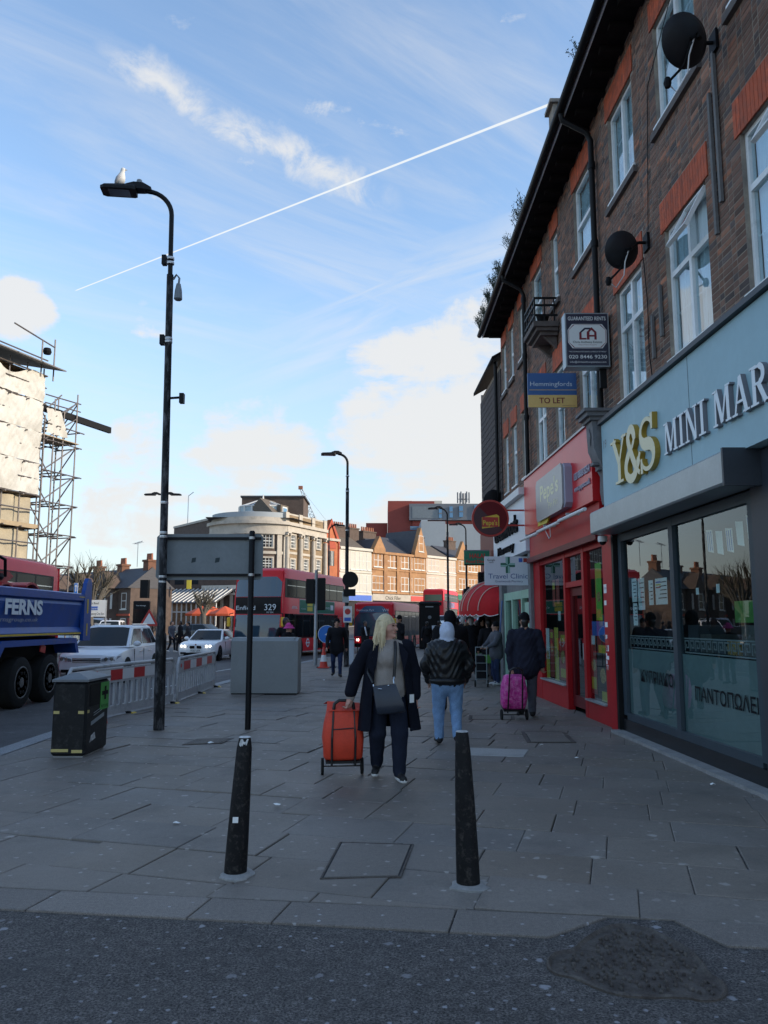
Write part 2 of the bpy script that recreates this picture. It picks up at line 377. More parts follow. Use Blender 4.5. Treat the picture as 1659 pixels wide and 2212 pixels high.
mat('iron', (0.060, 0.047, 0.040), 0.6, 0.2, var=0.35, vscale=9, bump=0.8, bscale=45, dirt=(0.12, 0.105, 0.09), dscale=14)
mat('white_paint', (0.62, 0.62, 0.6), 0.7, var=0.12, vscale=6, dirt=(0.1, 0.1, 0.105), dscale=11, damt=0.35)
mat('black_paint', (0.009, 0.009, 0.010), 0.5, spec=.2, var=0.25, vscale=6, bump=0.05, bscale=60)
mat('bollard_black', (0.008, 0.008, 0.009), 0.55, spec=.2, var=0.3, vscale=9, dirt=(0.08, 0.07, 0.06), dscale=26, damt=-0.1, bump=0.15, bscale=45)
mat('post_worn', (0.009, 0.009, 0.010), 0.55, spec=.2, var=0.25, vscale=6, dirt=(0.16, 0.16, 0.165), dscale=9, damt=0.1, stretch=(1, 1, 0.35))
mat('galv', (0.30, 0.32, 0.34), 0.45, 0.6, var=0.12, vscale=7)
mat('grey_steel', (0.26, 0.275, 0.27), 0.55, 0.0, var=0.07, vscale=2.5, spec=0.4, dirt=(0.26, 0.28, 0.29), dscale=5, damt=-0.35)
mat('sign_back', (0.18, 0.20, 0.21), 0.5, 0.2, var=0.10, vscale=3)
mat('white', (0.72, 0.72, 0.71), 0.55, var=0.04)
mat('upvc', (0.80, 0.80, 0.78), 0.4, var=0.06, vscale=5, dirt=(0.42, 0.41, 0.38), dscale=4, damt=-0.2)
mat('black', (0.007, 0.007, 0.008), 0.6, spec=.15)
mat('black_gloss', (0.008, 0.008, 0.009), 0.15)
mat('rubber', (0.016, 0.016, 0.016), 0.85, spec=.2, var=0.2, vscale=12)
mat('yellow', (0.62, 0.42, 0.03), 0.5, var=0.1)
mat('red_refl', (0.55, 0.03, 0.025), 0.45, var=0.08)
mat('concrete', (0.27, 0.265, 0.255), 0.85, var=0.25, vscale=5, bump=0.2, bscale=50)
# ------------------------------------------------------------------ ground, roads, pavement
def rise(y): return 0.03 * min(max(0.0, y - 55.0), 110.0)
def sheet(name, xs, ys, zf, m):
    b = MB(); vs = [(x, y, zf(x, y)) for y in ys for x in xs]; n = len(xs)
    b.add(vs, [(j * n + i, j * n + i + 1, (j + 1) * n + i + 1, (j + 1) * n + i) for j in range(len(ys) - 1) for i in range(n - 1)])
    return struct(b.build(name, m, origin=(0, 0, 0)))
sheet('road', [-2500, -300, -60, -20, 0, 20, 60, 300, 2500], [-600, -20, 20, 54, 60, 80, 100, 130, 166, 400, 4000], lambda x, y: -0.12 + rise(y), 'road')
b = MB(); b.add([(-4.9, -12, -0.014), (40, -12, -0.014), (40, 6, -0.014), (-4.9, 6, -0.014)], [(0, 1, 2, 3)])
struct(b.build('side_road', 'asphalt'))
PAVE = [(-4.72, 5.53), (4.2, 4.33), (3.3, 60), (8, 72), (6, 74), (2.8, 55), (1.0, 48), (-0.6, 44), (-2.6, 38), (-3.4, 32), (-4.2, 23), (-4.72, 15)]
def clip(poly, conv):
    out = poly
    for i in range(len(conv)):
        (ax, ay), (bx, by) = conv[i], conv[(i + 1) % len(conv)]; inp = out; out = []
        sd = lambda p: (bx - ax) * (p[1] - ay) - (by - ay) * (p[0] - ax)
        for j in range(len(inp)):
            p, q = inp[j], inp[(j + 1) % len(inp)]; sp, sq = sd(p), sd(q)
            if sp >= 0: out.append(p)
            if (sp >= 0) != (sq >= 0):
                t = sp / (sp - sq); out.append((p[0] + t * (q[0] - p[0]), p[1] + t * (q[1] - p[1])))
        if not out: return []
    return out
def area(p): return 0.5 * sum(p[i][0] * p[(i + 1) % len(p)][1] - p[(i + 1) % len(p)][0] * p[i][1] for i in range(len(p)))
def inset(p, d):
    cx = sum(q[0] for q in p) / len(p); cy = sum(q[1] for q in p) / len(p); out = []
    n = len(p)
    for i in range(n):
        a, b_, c = Vector(p[i - 1]), Vector(p[i]), Vector(p[(i + 1) % n])
        e1, e2 = (b_ - a), (c - b_)
        if e1.length < 1e-6 or e2.length < 1e-6: continue
        n1 = Vector((-e1.y, e1.x)).normalized(); n2 = Vector((-e2.y, e2.x)).normalized(); k = 1 + n1.dot(n2)
        q = b_ + (n1 + n2) * (d / max(k, 0.35)); out.append((q.x, q.y))
    return out
pv = MB(); pv.prism(PAVE, lambda a, b_, d: (a, b_, d), -0.20, -0.022)
pave = struct(pv.build('pavement', 'bed', origin=(0, 20, 0)))
SL = [(-4.72, 5.53), (4.0, 4.36), (3.18, 27), (-3.78, 27), (-4.15, 23), (-4.72, 15)]
rx, ry = Vector((1, -0.29)).normalized(), Vector((0.29, 1)).normalized()
COVERS = [((-0.41, 5.36), (0.11, 5.40), (0.22, 6.16), (-0.33, 6.22)), ((1.95, 11.2), (2.62, 11.2), (2.70, 12.3), (2.05, 12.3)), ((-2.70, 11.0), (-2.2, 11.15), (-2.12, 11.62), (-2.62, 11.55)), ((1.42, 13.8), (2.2, 13.75), (2.29, 14.4), (1.5, 14.45))]
def slab_mesh(b, poly, z, tz):
    top = inset(poly, 0.007); n = len(poly)
    if len(top) != n: top = poly
    zz = lambda p: z + tz[0] * (p[0] - poly[0][0]) + tz[1] * (p[1] - poly[0][1])
    vs = [(p[0], p[1], -0.03) for p in poly] + [(p[0], p[1], zz(p) - 0.004) for p in poly] + [(p[0], p[1], zz(p)) for p in top]
    fs = [tuple(range(2 * n, 3 * n))] + [(i, (i + 1) % n, n + (i + 1) % n, n + i) for i in range(n)] + [(n + i, n + (i + 1) % n, 2 * n + (i + 1) % n, 2 * n + i) for i in range(n)]
    b.add(vs, fs)
slabs = []
for j in range(-20, 60):
    d = 0.61; y0 = j * d; xx = -14 + random.uniform(0, 0.8)
    while xx < 16:
        ln = random.choice((0.62, 0.75, 0.91, 0.91)); g = 0.002 + random.random() ** 6 * 0.009
        q = [rx * a + ry * c for a, c in ((xx + g, y0 + g), (xx + ln - g, y0 + g), (xx + ln - g, y0 + d - g), (xx + g, y0 + d - g))]
        xx += ln
        p = clip([(v.x, v.y + 5.0) for v in q], SL)
        if len(p) < 3 or area(p) < 0.015: continue
        t = random.gauss(1, 0.04); w_ = random.gauss(0, 0.003)
        c = (0.178 * t + w_, 0.153 * t, 0.129 * t - w_)
        slabs.append((sum(v[1] for v in p) / len(p), p, c, random.gauss(-0.002, 0.003), (random.gauss(0, 0.003), random.gauss(0, 0.003))))
slabs.sort(key=lambda s_: s_[0])
fld = MB()
vis = lambda p: any(abs(q[0]) < 0.52 * q[1] for q in p)
cnt = 0
for cy, p, c, z, tz in slabs:
    if cnt < 298 and vis(p):
        bb = MB(); bb.c = c; slab_mesh(bb, p, z, tz); bb.build('paving_slab', 'slab', pave); cnt += 1
    else: fld.c = c; slab_mesh(fld, p, z, tz)
tag(fld.build('paving_slab_field', 'slab', pave), kind='stuff')
# one pale new slab, and the pavement beyond the slabs
bb = MB(); bb.c = (0.36, 0.35, 0.33); slab_mesh(bb, [(0.86, 10.2), (1.70, 10.03), (1.86, 10.58), (1.05, 10.76)], 0.006, (0, 0)); tag(bb.build('paving_slab', 'slab', pave), 'pale new paving slab')
far = MB(); far.c = (0.165, 0.145, 0.124)
far.prism([(-3.78, 27.004), (3.18, 27.004), (3.3, 60), (8, 72), (6, 74), (2.8, 55), (1.0, 48), (-0.6, 44), (-2.6, 38), (-3.4, 32)], lambda a, b_, d: (a, b_, d), -0.02, -0.002)
far.build('paving_far', 'slab', pave)
# kerbs along the main road
kp = [(-4.72, 5.6), (-4.72, 15), (-4.2, 23), (-3.4, 32), (-2.6, 38), (-0.6, 44), (1.0, 48)]
kerb = thing('kerb', None, None, (-4.8, 15, -0.12)); del_k = [k for k in ('label', 'category') if k in kerb.keys()]; kerb['kind'] = 'structure'
for i in range(len(kp) - 1):
    a, c = Vector(kp[i]), Vector(kp[i + 1]); L_ = (c - a).length; n_ = max(1, round(L_ / 0.92)); u_ = (c - a) / L_; v_ = Vector((-u_.y, u_.x))
    for k in range(n_):
        t0, t1 = L_ * k / n_ + 0.006, L_ * (k + 1) / n_ - 0.006
        q = [a + u_ * t0 + v_ * 0.28, a + u_ * t0 + v_ * 0.004, a + u_ * t1 + v_ * 0.004, a + u_ * t1 + v_ * 0.28]
        bb = MB(); t = random.gauss(1, 0.1); bb.c = (0.24 * t, 0.245 * t, 0.25 * t); bb.prism([(p.x, p.y) for p in q], lambda x, y, d: (x, y, d), -0.16, 0.002 + random.gauss(0, 0.002)); bb.build('kerbstone', 'kerb', kerb)
# flush granite kerb at the crossing in front
fk = thing('crossing_kerb', None, None, (0, 4.7, -0.02)); fk['kind'] = 'structure'
bk = lambda x: 4.885 - 0.135 * x - 0.004; fr = lambda x: 4.55 - 0.134 * x
xs = [-4.72, -3.95, -3.0, -2.05, -1.10, -0.62, 0.34]
polys = [[(xs[i] + 0.01, fr(xs[i])), (xs[i + 1], fr(xs[i + 1])), (xs[i + 1] + 0.07, bk(xs[i + 1] + 0.07)), (xs[i] + 0.08, bk(xs[i] + 0.08))] for i in range(len(xs) - 1)]
polys += [[(0.35, fr(0.35)), (0.86, fr(0.86)), (1.24, bk(1.24)), (0.42, bk(0.42))], [(1.74, fr(1.74)), (2.6, fr(2.6)), (2.6, bk(2.6)), (1.60, bk(1.60))], [(2.61, fr(2.61)), (3.7, fr(3.7)), (3.7, bk(3.7)), (2.61, bk(2.61))]]
for p in polys:
    bb = MB(); t = random.gauss(1, 0.06); bb.c = (0.18 * t, 0.157 * t, 0.137 * t); slab_mesh(bb, p, 0.0, (0, 0)); bb.build('kerbstone', 'kerb', fk)
# manhole and service covers
def cover(poly, name, label, m, rim=0.04, z=0.006, studs=0):
    t = thing(name, label, 'cover', (sum(p[0] for p in poly) / 4, sum(p[1] for p in poly) / 4, 0), group=None)
    n = len(poly); i2 = inset(poly, rim)
    f_ = MB(); vs = [(p[0], p[1], z) for p in poly] + [(p[0], p[1], z) for p in i2]; f_.add(vs + [(p[0], p[1], -0.01) for p in poly], [(i, (i + 1) % n, n + (i + 1) % n, n + i) for i in range(n)] + [(2 * n + i, 2 * n + (i + 1) % n, (i + 1) % n, i) for i in range(n)])
    f_.build('frame', 'iron', t)
    p_ = MB(); i3 = inset(poly, rim + 0.012); p_.c = (0.165, 0.142, 0.12); p_.prism(i3, lambda a, b_, d: (a, b_, d), -0.01, z + 0.001); p_.build('plate', m, t)
    g_ = MB(); g_.prism(i2, lambda a, b_, d: (a, b_, d), -0.012, z - 0.003); g_.build('joint', 'bed', t)
    return t
cover(COVERS[0], 'access_cover', 'recessed square paved cover between the two black bollards', 'slab', 0.012)
cover(COVERS[1], 'access_cover', 'square cover with dark worn frame beside the mini market window', 'slab', 0.05)
cover(COVERS[2], 'access_cover', 'rusty chequered iron cover in front of the thin black signpost', 'iron', 0.03)
cover(COVERS[3], 'access_cover', 'dull metal framed cover behind the woman in pale jeans', 'slab', 0.05)
# worn casting set in tarmac, lobed like a splayed shape
def worn_cover():
    px = [(1181, 2066), (1200, 2052), (1235, 2050), (1252, 2030), (1290, 2005), (1330, 1992), (1390, 1998), (1440, 2020), (1490, 2045), (1520, 2075), (1533, 2100), (1562, 2115), (1575, 2138), (1560, 2155), (1520, 2160), (1480, 2150), (1400, 2152), (1330, 2146), (1280, 2128), (1240, 2108), (1200, 2102), (1180, 2086)]
    pts = [gp(*p) for p in px]; P = [(p.x, p.y) for p in pts]
    if area(P) < 0: P = P[::-1]
    for _ in range(2): P = [q for i in range(len(P)) for q in ((P[i][0] * .75 + P[(i + 1) % len(P)][0] * .25, P[i][1] * .75 + P[(i + 1) % len(P)][1] * .25), (P[i][0] * .25 + P[(i + 1) % len(P)][0] * .75, P[i][1] * .25 + P[(i + 1) % len(P)][1] * .75))]
    t = thing('iron_cover', 'worn lobed iron cover with raised studs set in tarmac', 'cover', (P[0][0], P[0][1], -0.014))
    a = MB(); n = len(P); rings = [(P, -0.03), (P, -0.004), (inset(P, 0.010), 0.002), (inset(P, 0.026), -0.013)]
    a.loft([[(q[0], q[1], z) for q in r] for r, z in rings], cap=False); a.add([(q[0], q[1], -0.013) for q in inset(P, 0.026)], [tuple(range(n))]); a.build('rim', 'iron', t, smooth=50)
    st = MB(); 
    I = inset(P, 0.05)
    def inside(x, y):
        c = False
        for i in range(len(I)):
            (x1, y1), (x2, y2) = I[i], I[i - 1]
            if (y1 > y) != (y2 > y) and x < (x2 - x1) * (y - y1) / (y2 - y1) + x1: c = not c
        return c
    x0, x1 = min(q[0] for q in P), max(q[0] for q in P); y0, y1 = min(q[1] for q in P), max(q[1] for q in P)
    k = 0; x = x0
    while x < x1:
        y = y0
        while y < y1:
            xx, yy = x + random.uniform(-.012, .012), y + random.uniform(-.012, .012)
            if inside(xx, yy) and random.random() < 0.8: r = random.uniform(0.007, 0.013); st.lathe([(r, -0.016), (r * 0.9, -0.004), (r * 0.5, 0.0 + random.random() * 0.004)], (xx, yy, 0), n=6)
            y += 0.038
        x += 0.042
    tag(st.build('stud', 'iron', t), kind='stuff')
worn_cover()
def mark(name, poly, z=-0.114):
    b_ = MB(); b_.add([(p[0], p[1], z + rise(p[1])) for p in poly], [tuple(range(len(poly)))]); o = b_.build(name, 'white_paint'); struct(o); return o
def line_mark(x0, y0, x1, y1, w_=0.12):
    u_ = Vector((x1 - x0, y1 - y0)).normalized(); v_ = Vector((-u_.y, u_.x)) * w_ / 2
    mark('road_marking', [(x0 - v_.x, y0 - v_.y), (x1 - v_.x, y1 - v_.y), (x1 + v_.x, y1 + v_.y), (x0 + v_.x, y0 + v_.y)][::-1] if False else [(x0 + v_.x, y0 + v_.y), (x0 - v_.x, y0 - v_.y), (x1 - v_.x, y1 - v_.y), (x1 + v_.x, y1 + v_.y)])
line_mark(-4.3, 27, -3.45, 36); line_mark(-6.6, 26, -5.4, 33); line_mark(-6.2, 21.5, -5.4, 24.5, 0.15)
for k in range(6): line_mark(-9.6 + k * 0.35, 24 + k * 6, -9.35 + k * 0.35, 27.5 + k * 6)
for k in range(5): line_mark(-3.3 + k * 0.55, 38 + k * 2.2, -2.9 + k * 0.55, 39.3 + k * 2.2, 0.3)
line_mark(-7.4, 10, -7.0, 13)
# pavements across the road
def pav2(name, poly, z):
    b_ = MB(); b_.c = (0.17, 0.165, 0.16); b_.prism(poly, lambda a, c, d: (a, c, d + rise(c)), z - 0.2, z); return struct(b_.build(name, 'kerb'))
pav2('far_pavement', [(-60, 66), (-14, 62), (-9.5, 66), (-5.5, 84), (-4, 96), (14, 118), (10, 125), (-60, 125)], 0.0)
pav2('left_pavement', [(-60, 5), (-16, 5), (-17, 44), (-20, 54), (-60, 58)], 0.0)
# ------------------------------------------------------------------ right-hand terrace above the shops
mat('brick', (0.1, 0.06, 0.05), 0.85, attr='tone', var=0.25, vscale=9, bump=0.5, bscale=70)
mat('mortar', (0.36, 0.30, 0.235), 0.9, var=0.2, vscale=8, bump=0.3, bscale=90, dirt=(0.20, 0.17, 0.15), dscale=3)
mat('lintel', (0.42, 0.095, 0.04), 0.8, attr='tone', var=0.2, vscale=8, bump=0.3, bscale=60, dirt=(0.22, 0.07, 0.04), dscale=7, damt=0.25)
mat('sill', (0.12, 0.10, 0.09), 0.85, var=0.25, vscale=6, bump=0.3)
mat('soffit', (0.016, 0.014, 0.014), 0.85, spec=.1, var=0.3, vscale=6)
mat('old_wood', (0.16, 0.155, 0.15), 0.85, var=0.2, vscale=10)
mat('net', (0.78, 0.80, 0.80), 0.9, var=0.10, vscale=1.6, stretch=(1, 14, 0.6))
mat('blind', (0.70, 0.70, 0.68), 0.9, var=0.2, vscale=2.0, stretch=(1, 16, 0.3))
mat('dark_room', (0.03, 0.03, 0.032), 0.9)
mat('tile_roof', (0.07, 0.055, 0.05), 0.85, var=0.3, vscale=8, bump=0.5, bscale=20)
mat('stone_grey', (0.17, 0.17, 0.175), 0.8, var=0.2, vscale=6, bump=0.25, bscale=40)
glass('pane_glass', (0.84, 0.93, 0.96), 2.9)
glass('shop_glass', (0.80, 0.88, 0.88), 1.75)
def project(p):
    v = Vector(p) - Vector((0, 0, CAMH)); dz = v.y * _c + v.z * _s; up = -v.y * _s + v.z * _c
    return (829.5 + F * v.x / dz, 1106 - F * up / dz) if dz > 0 else (-9999, -9999)
terr = thing('brick_terrace', 'dark brick terrace with white framed windows and red lintels above shops', 'building', WALL(14, 0, 0))
def wmb(): return MB(WALL)
topz = lambda s: 10.38 - 0.06 * (s - 10.5)         # soffit height falls slightly along the street
FF = [(6.45, 7.80, 4.95, 6.72), (8.66, 9.90, 4.95, 6.72), (10.80, 11.90, 4.95, 6.72), (13.02, 14.08, 4.95, 6.74), (15.22, 15.88, 4.95, 6.74), (16.70, 17.68, 4.95, 6.76), (18.55, 19.25, 5.1, 6.76), (19.95, 20.55, 5.1, 6.72), (21.10, 21.65, 5.1, 6.68)]
UF = [(6.5, 7.8, 8.25, 9.72), (8.70, 9.97, 8.25, 9.72), (10.88, 11.98, 8.25, 9.70), (12.97, 14.10, 8.15, 9.66), (15.36, 15.86, 8.15, 9.6), (16.82, 17.75, 8.15, 9.55), (18.84, 19.35, 8.1, 9.45), (20.10, 20.62, 8.0, 9.4), (21.15, 21.7, 7.95, 9.3)]
S0, S1 = 5.0, 21.95
OPEN = FF + UF
zc = sorted({4.0, 10.6} | {o[2] for o in OPEN} | {o[3] for o in OPEN})
wb = wmb()
for i in range(len(zc) - 1):
    z0, z1 = zc[i], zc[i + 1]; zm = (z0 + z1) / 2; cuts = sorted((o[0], o[1]) for o in OPEN if o[2] < zm < o[3]); x = S0
    for a, c in cuts + [(S1, S1)]:
        if a > x: wb.box(x, a, -0.16, 0.0, z0, z1)
        x = c
wb.box(S0, S1, -4.2, -0.6, 3.3, 10.5); wb.box(S0, S1, -4.2, -3.1, 0.0, 3.29); wb.box(S0, 7.5, -0.16, -0.05, 0.0, 4.0); wb.box(12.33, 12.78, -3.0, -0.05, 0, 3.3); wb.box(18.12, 18.2, -3.0, -0.05, 0, 3.3); wb.box(S1 - 0.1, S1, -0.6, -0.16, 0.0, 10.5); wb.box(S0, S0 + 0.1, -0.6, -0.16, 0, 10.5)
wb.build('wall', 'mortar', terr)
LINT = [(o[0] - 0.1, o[1] + 0.1, o[3], o[3] + 0.42) for o in OPEN]
bricks = []; z = 4.93; row = 0
while z < 10.45:
    ex = sorted([(o[0], o[1]) for o in OPEN if o[2] - 0.06 < z + 0.032 < o[3]] + [(o[0], o[1]) for o in LINT if o[2] - 0.02 < z + 0.032 < o[3]]); x = S0; segs = []
    for a, c in ex:
        if a > x: segs.append((x, a))
        x = max(x, c)
    segs.append((x, S1))
    for a, c in segs:
        p = a - (0.11 if row % 2 else 0.0) - (a % 0.34 if a == S0 else 0); k = row
        while p < c - 0.03:
            ln = (0.222, 0.108)[k % 2]; k += 1; q0, q1 = max(p, a) + 0.006, min(p + ln, c) - 0.006; p += ln + 0.0
            if q1 - q0 > 0.03 and z + 0.062 < topz(q0) + 0.02: bricks.append((q0, q1, z))
    z += 0.075; row += 1
def brick_tone():
    r = random.random(); t = random.gauss(1.22, 0.26)
    if r < 0.05: return (0.28 * t, 0.11 * t, 0.06 * t)
    if r < 0.30: return (0.20 * t, 0.095 * t, 0.058 * t)
    if r < 0.45: return (0.085 * t, 0.062 * t, 0.055 * t)
    return (0.14 * t, 0.076 * t, 0.052 * t)
def seen(b_):
    x, y = project(WALL(b_[0], 0, b_[2])); return 0 < x < 1655 and 0 < y < 2200
bricks.sort(key=lambda q: (not seen(q), q[0] ** 2 + (q[2] - 1.6) ** 2))
bf = wmb(); mesh_cache = {}
for i, (a, c, z) in enumerate(bricks):
    n_ = 0.002 + random.random() * 0.003; tone = brick_tone()
    if i < 295:
        bb = wmb(); bb.c = tone; bb.box(a + .002, c - .002, -0.01, n_, z, z + 0.060); bb.build('brick', 'brick', terr)
    else: bf.c = tone; bf.box(a + .002, c - .002, -0.01, n_, z, z + 0.060, skip='w')
tag(bf.build('brick_field', 'brick', terr), kind='stuff')
for k, (a, c, z0, z1) in enumerate(LINT):
    lb = wmb(); n_ = round((c - a) / 0.076); w_ = (c - a) / n_; z1 = min(z1, topz(c) - 0.02)
    for i in range(n_):
        t = random.gauss(1, 0.10); lb.c = (0.50 * t, 0.095 * t, 0.035 * t); x = a + i * w_; sp = 0.05 * ((i + 0.5) / n_ - 0.5)
        lb.add([(x + 0.004, -0.01, z0), (x + w_ - 0.004, -0.01, z0), (x + w_ - 0.004, -0.01, z1), (x + 0.004, -0.01, z1), (x + 0.004, 0.018, z0), (x + w_ - 0.004, 0.018, z0), (x + w_ - 0.004, 0.018, z1), (x + 0.004, 0.018, z1)], [(4, 5, 1, 0), (7, 3, 2, 6), (7, 6, 5, 4), (4, 0, 3, 7), (1, 5, 6, 2)])
    lb.build('lintel', 'lintel', terr)
def window(o, mull=1, trans=(), bars=(2, 3), curtain='net', openlight=False, sill=True, upper=False):
    s0, s1, z0, z1 = o; f = 0.055; fr = wmb()
    n0, n1 = -0.12, -0.05
    fr.box(s0, s0 + f, n0, n1, z0, z1); fr.box(s1 - f, s1, n0, n1, z0, z1); fr.box(s0 + f, s1 - f, n0, n1, z0, z0 + f); fr.box(s0 + f, s1 - f, n0, n1, z1 - f, z1)
    ss = [s0 + f] + [s0 + (s1 - s0) * (i + 1) / (mull + 1) for i in range(mull)] + [s1 - f]
    zs = [z0 + f] + [z0 + (z1 - z0) * t for t in trans] + [z1 - f]
    for x in ss[1:-1]: fr.box(x - 0.035, x + 0.035, n0, n1 + 0.004, z0 + f, z1 - f)
    for zz in zs[1:-1]: fr.box(s0 + f, s1 - f, n0 + 0.002, n1 + 0.002, zz - 0.035, zz + 0.035)
    win = fr.build('window', 'upvc', terr)
    for i in range(len(ss) - 1):
        for j in range(len(zs) - 1):
            a, c, e, g = ss[i] + 0.02, ss[i + 1] - 0.02, zs[j] + 0.02, zs[j + 1] - 0.02
            if openlight and i == 0 and j == len(zs) - 2: continue
            pn = wmb(); pn.box(a - 0.02, c + 0.02, -0.088, -0.082, e - 0.02, g + 0.02); pn.build('pane', 'pane_glass', win)
            gb = wmb()
            for k in range(1, bars[0]): x = a + (c - a) * k / bars[0]; gb.box(x - 0.009, x + 0.009, -0.098, -0.092, e, g)
            m_ = max(1, round((g - e) / 0.42))
            for k in range(1, m_): y = e + (g - e) * k / m_; gb.box(a, c, -0.0975, -0.0925, y - 0.009, y + 0.009)
            if gb.v: gb.build('glazing_bar', 'upvc', win)
    if openlight:
        a, c, e, g = ss[0], ss[1], zs[-2] + 0.035, zs[-1]; ang = R(28)
        def tilt(s, n, zz):
            h = g - zz; return WALL(s, -0.05 + n * math.cos(ang) + h * math.sin(ang), g - h * math.cos(ang) + n * math.sin(ang))
        t = MB(tilt); t.box(a, a + 0.06, 0, 0.05, e, g); t.box(c - 0.06, c, 0, 0.05, e, g); t.box(a + 0.06, c - 0.06, 0, 0.05, e, e + 0.06); t.box(a + 0.06, c - 0.06, 0, 0.05, g - 0.06, g); sash = t.build('open_sash', 'upvc', win)
        t = MB(tilt); t.box(a + 0.05, c - 0.05, 0.022, 0.028, e + 0.05, g - 0.05); t.build('pane', 'pane_glass', win)
    cu = wmb(); n_ = 24; pts = []
    for i in range(n_ + 1): x = s0 + (s1 - s0) * i / n_; pts.append((x, -0.15 + 0.012 * math.sin(i * 2.3 + s0) + 0.008 * math.sin(i * 0.9)))
    cu.add([(x, y, zz) for x, y in pts for zz in (z0, z1)], [(2 * i, 2 * i + 1, 2 * i + 3, 2 * i + 2) for i in range(n_)]); cu.build('curtain', curtain, win)
    if sill:
        sb = wmb(); sb.box(s0 - 0.06, s1 + 0.06, -0.05, 0.035, z0 - 0.03, z0 + 0.012); sb.build('sill', 'upvc', win)
        if upper: sb = wmb(); sb.box(s0 - 0.12, s1 + 0.12, 0.0, 0.06, z0 - 0.16, z0 - 0.06); sb.build('brick_sill', 'sill', win)
for i, o in enumerate(FF):
    wide = o[1] - o[0] > 0.9
    window(o, 1 if wide else 0, (0.64,) if wide else (0.55,), (2, 3), 'blind' if i in (2, 3, 6) else 'net', openlight=(i in (0, 1)))
for i, o in enumerate(UF):
    wide = o[1] - o[0] > 0.9
    window(o, 1 if i < 3 else 0, () if i < 3 else (0.48,), (2, 3), 'net', upper=True)
# dentil course, eaves, gutter, pipes
dc = wmb(); dc.box(S0, 12.25, 0.0, 0.05, 4.86, 4.925); dc.box(S0, 12.25, 0.0, 0.025, 4.70, 4.86)
x = 6.4
while x < 12.2: dc.box(x, x + 0.05, 0.024, 0.06, 4.72, 4.858); x += 0.085
dc.build('dentil_course', 'sill', terr)
def sl(s, n, z): return WALL(s, n, z + topz(s))
ev = MB(sl); ev.box(S0, S1, -0.05, 0.50, 0.0, 0.06); ev.build('soffit', 'soffit', terr)
x = S0 + 0.1
while x < S1 - 0.1: md = MB(sl); md.box(x, x + 0.11, 0.01, 0.36, -0.09, -0.002); x += 0.46; md.build('eaves_bracket', 'soffit', terr)
wf = MB(sl); wf.box(S0, S1, 0.502, 0.525, -0.01, 0.10); wf.build('fascia_board', 'upvc', terr)
gu = MB(sl); gu.tube([(S0, 0.60, 0.06), (S1, 0.60, 0.06)], 0.072, 10); gu.build('gutter', 'black_paint', terr, smooth=True)
rf = MB(sl); rf.add([(S0, 0.60, 0.10), (S1, 0.60, 0.10), (S1, -3.4, 2.6), (S0, -3.4, 2.6), (S0, 0.60, 0.15), (S1, 0.60, 0.15), (S1, -3.4, 2.68), (S0, -3.4, 2.68)], [(0, 3, 2, 1), (4, 5, 6, 7), (0, 1, 5, 4), (1, 2, 6, 5), (3, 0, 4, 7), (2, 3, 7, 6)]); rf.build('roof', 'tile_roof', terr)
pw = MB(sl); pw.box(14.0, 14.35, -3.2, 0.35, 0.16, 1.25); pw.box(13.95, 14.4, -3.2, 0.42, 1.25, 1.32); pw.build('party_wall', 'mortar', terr)
def pipe(s, zt, zb, n=0.09):
    p = wmb(); t = topz(s); p.tube([(s, 0.58, t + 0.02), (s, 0.56, t - 0.12), (s, 0.16, t - 0.34), (s, n, t - 0.5), (s, n, zb)], 0.05, 10)
    for zz in (9.3, 7.9, 6.4): p.lathe([(0.062, -0.06), (0.066, 0.0), (0.062, 0.06)], (s, n, zz), n=10)
    p.build('downpipe', 'black_paint', terr, smooth=50)
pipe(12.62, 0, 5.0); pipe(18.3, 0, 5.0)
for s, z0, z1 in ((8.2, 6.2, 8.0), (8.35, 5.9, 7.6), (10.05, 5.35, 6.05), (10.36, 5.15, 5.75)):
    p = wmb(); p.box(s, s + 0.05, 0.016, 0.05, z0, z1); p.build('timber_batten', 'old_wood', terr)
wr = wmb(); wr.tube([(10.62, 0.03, 6.7), (10.55, 0.025, 6.0), (10.58, 0.025, 5.3), (10.5, 0.03, 4.95)], 0.008, 5); wr.tube([(9.3, 0.02, 9.6), (10.2, 0.02, 9.0), (10.42, 0.02, 7.0)], 0.006, 4); wr.build('cable', 'black', terr)
# plants rooted in the gutter
def tuft(s, n=14, h=0.25, nm='gutter_weed'):
    b_ = MB(sl); 
    for i in range(n):
        x = s + random.gauss(0, 0.09); a = random.uniform(-0.5, 0.5); hh = h * random.uniform(0.4, 1)
        p0 = (x, 0.62 + random.uniform(-.03, .05), 0.12); p1 = (x + a * hh * 0.5, p0[1] + random.uniform(-.05, .12), 0.12 + hh * 0.7); p2 = (x + a * hh, p1[1] + random.uniform(-.02, .1), 0.12 + hh)
        b_.tube([p0, p1, p2], [0.006, 0.005, 0.001], 3, False)
        for k in range(3):
            q = Vector(p1) + Vector((random.gauss(0, .03), random.gauss(0, .03), random.gauss(0, .04))); w_ = random.uniform(.015, .035)
            b_.add([tuple(q), (q.x + w_, q.y + w_ * .5, q.z + w_), (q.x + w_ * .3, q.y - w_ * .4, q.z + w_ * 1.6)], [(0, 1, 2)])
    return tag(b_.build(nm, 'weed'), ('sparse thin' if n < 12 else 'small green' if n < 23 else 'bushy dark green') + ' weeds growing out of the terrace gutter', 'plant', 'weeds in the gutter')
mat('weed', (0.035, 0.045, 0.02), 0.8, var=0.3)
for s, n_, h in ((11.4, 9, .22), (15.6, 14, .3), (16.1, 22, .35), (17.2, 16, .3), (18.5, 30, .4), (19.2, 40, .45), (20.0, 44, .45), (20.8, 40, .4), (21.5, 40, .45)): tuft(s, n_, h)
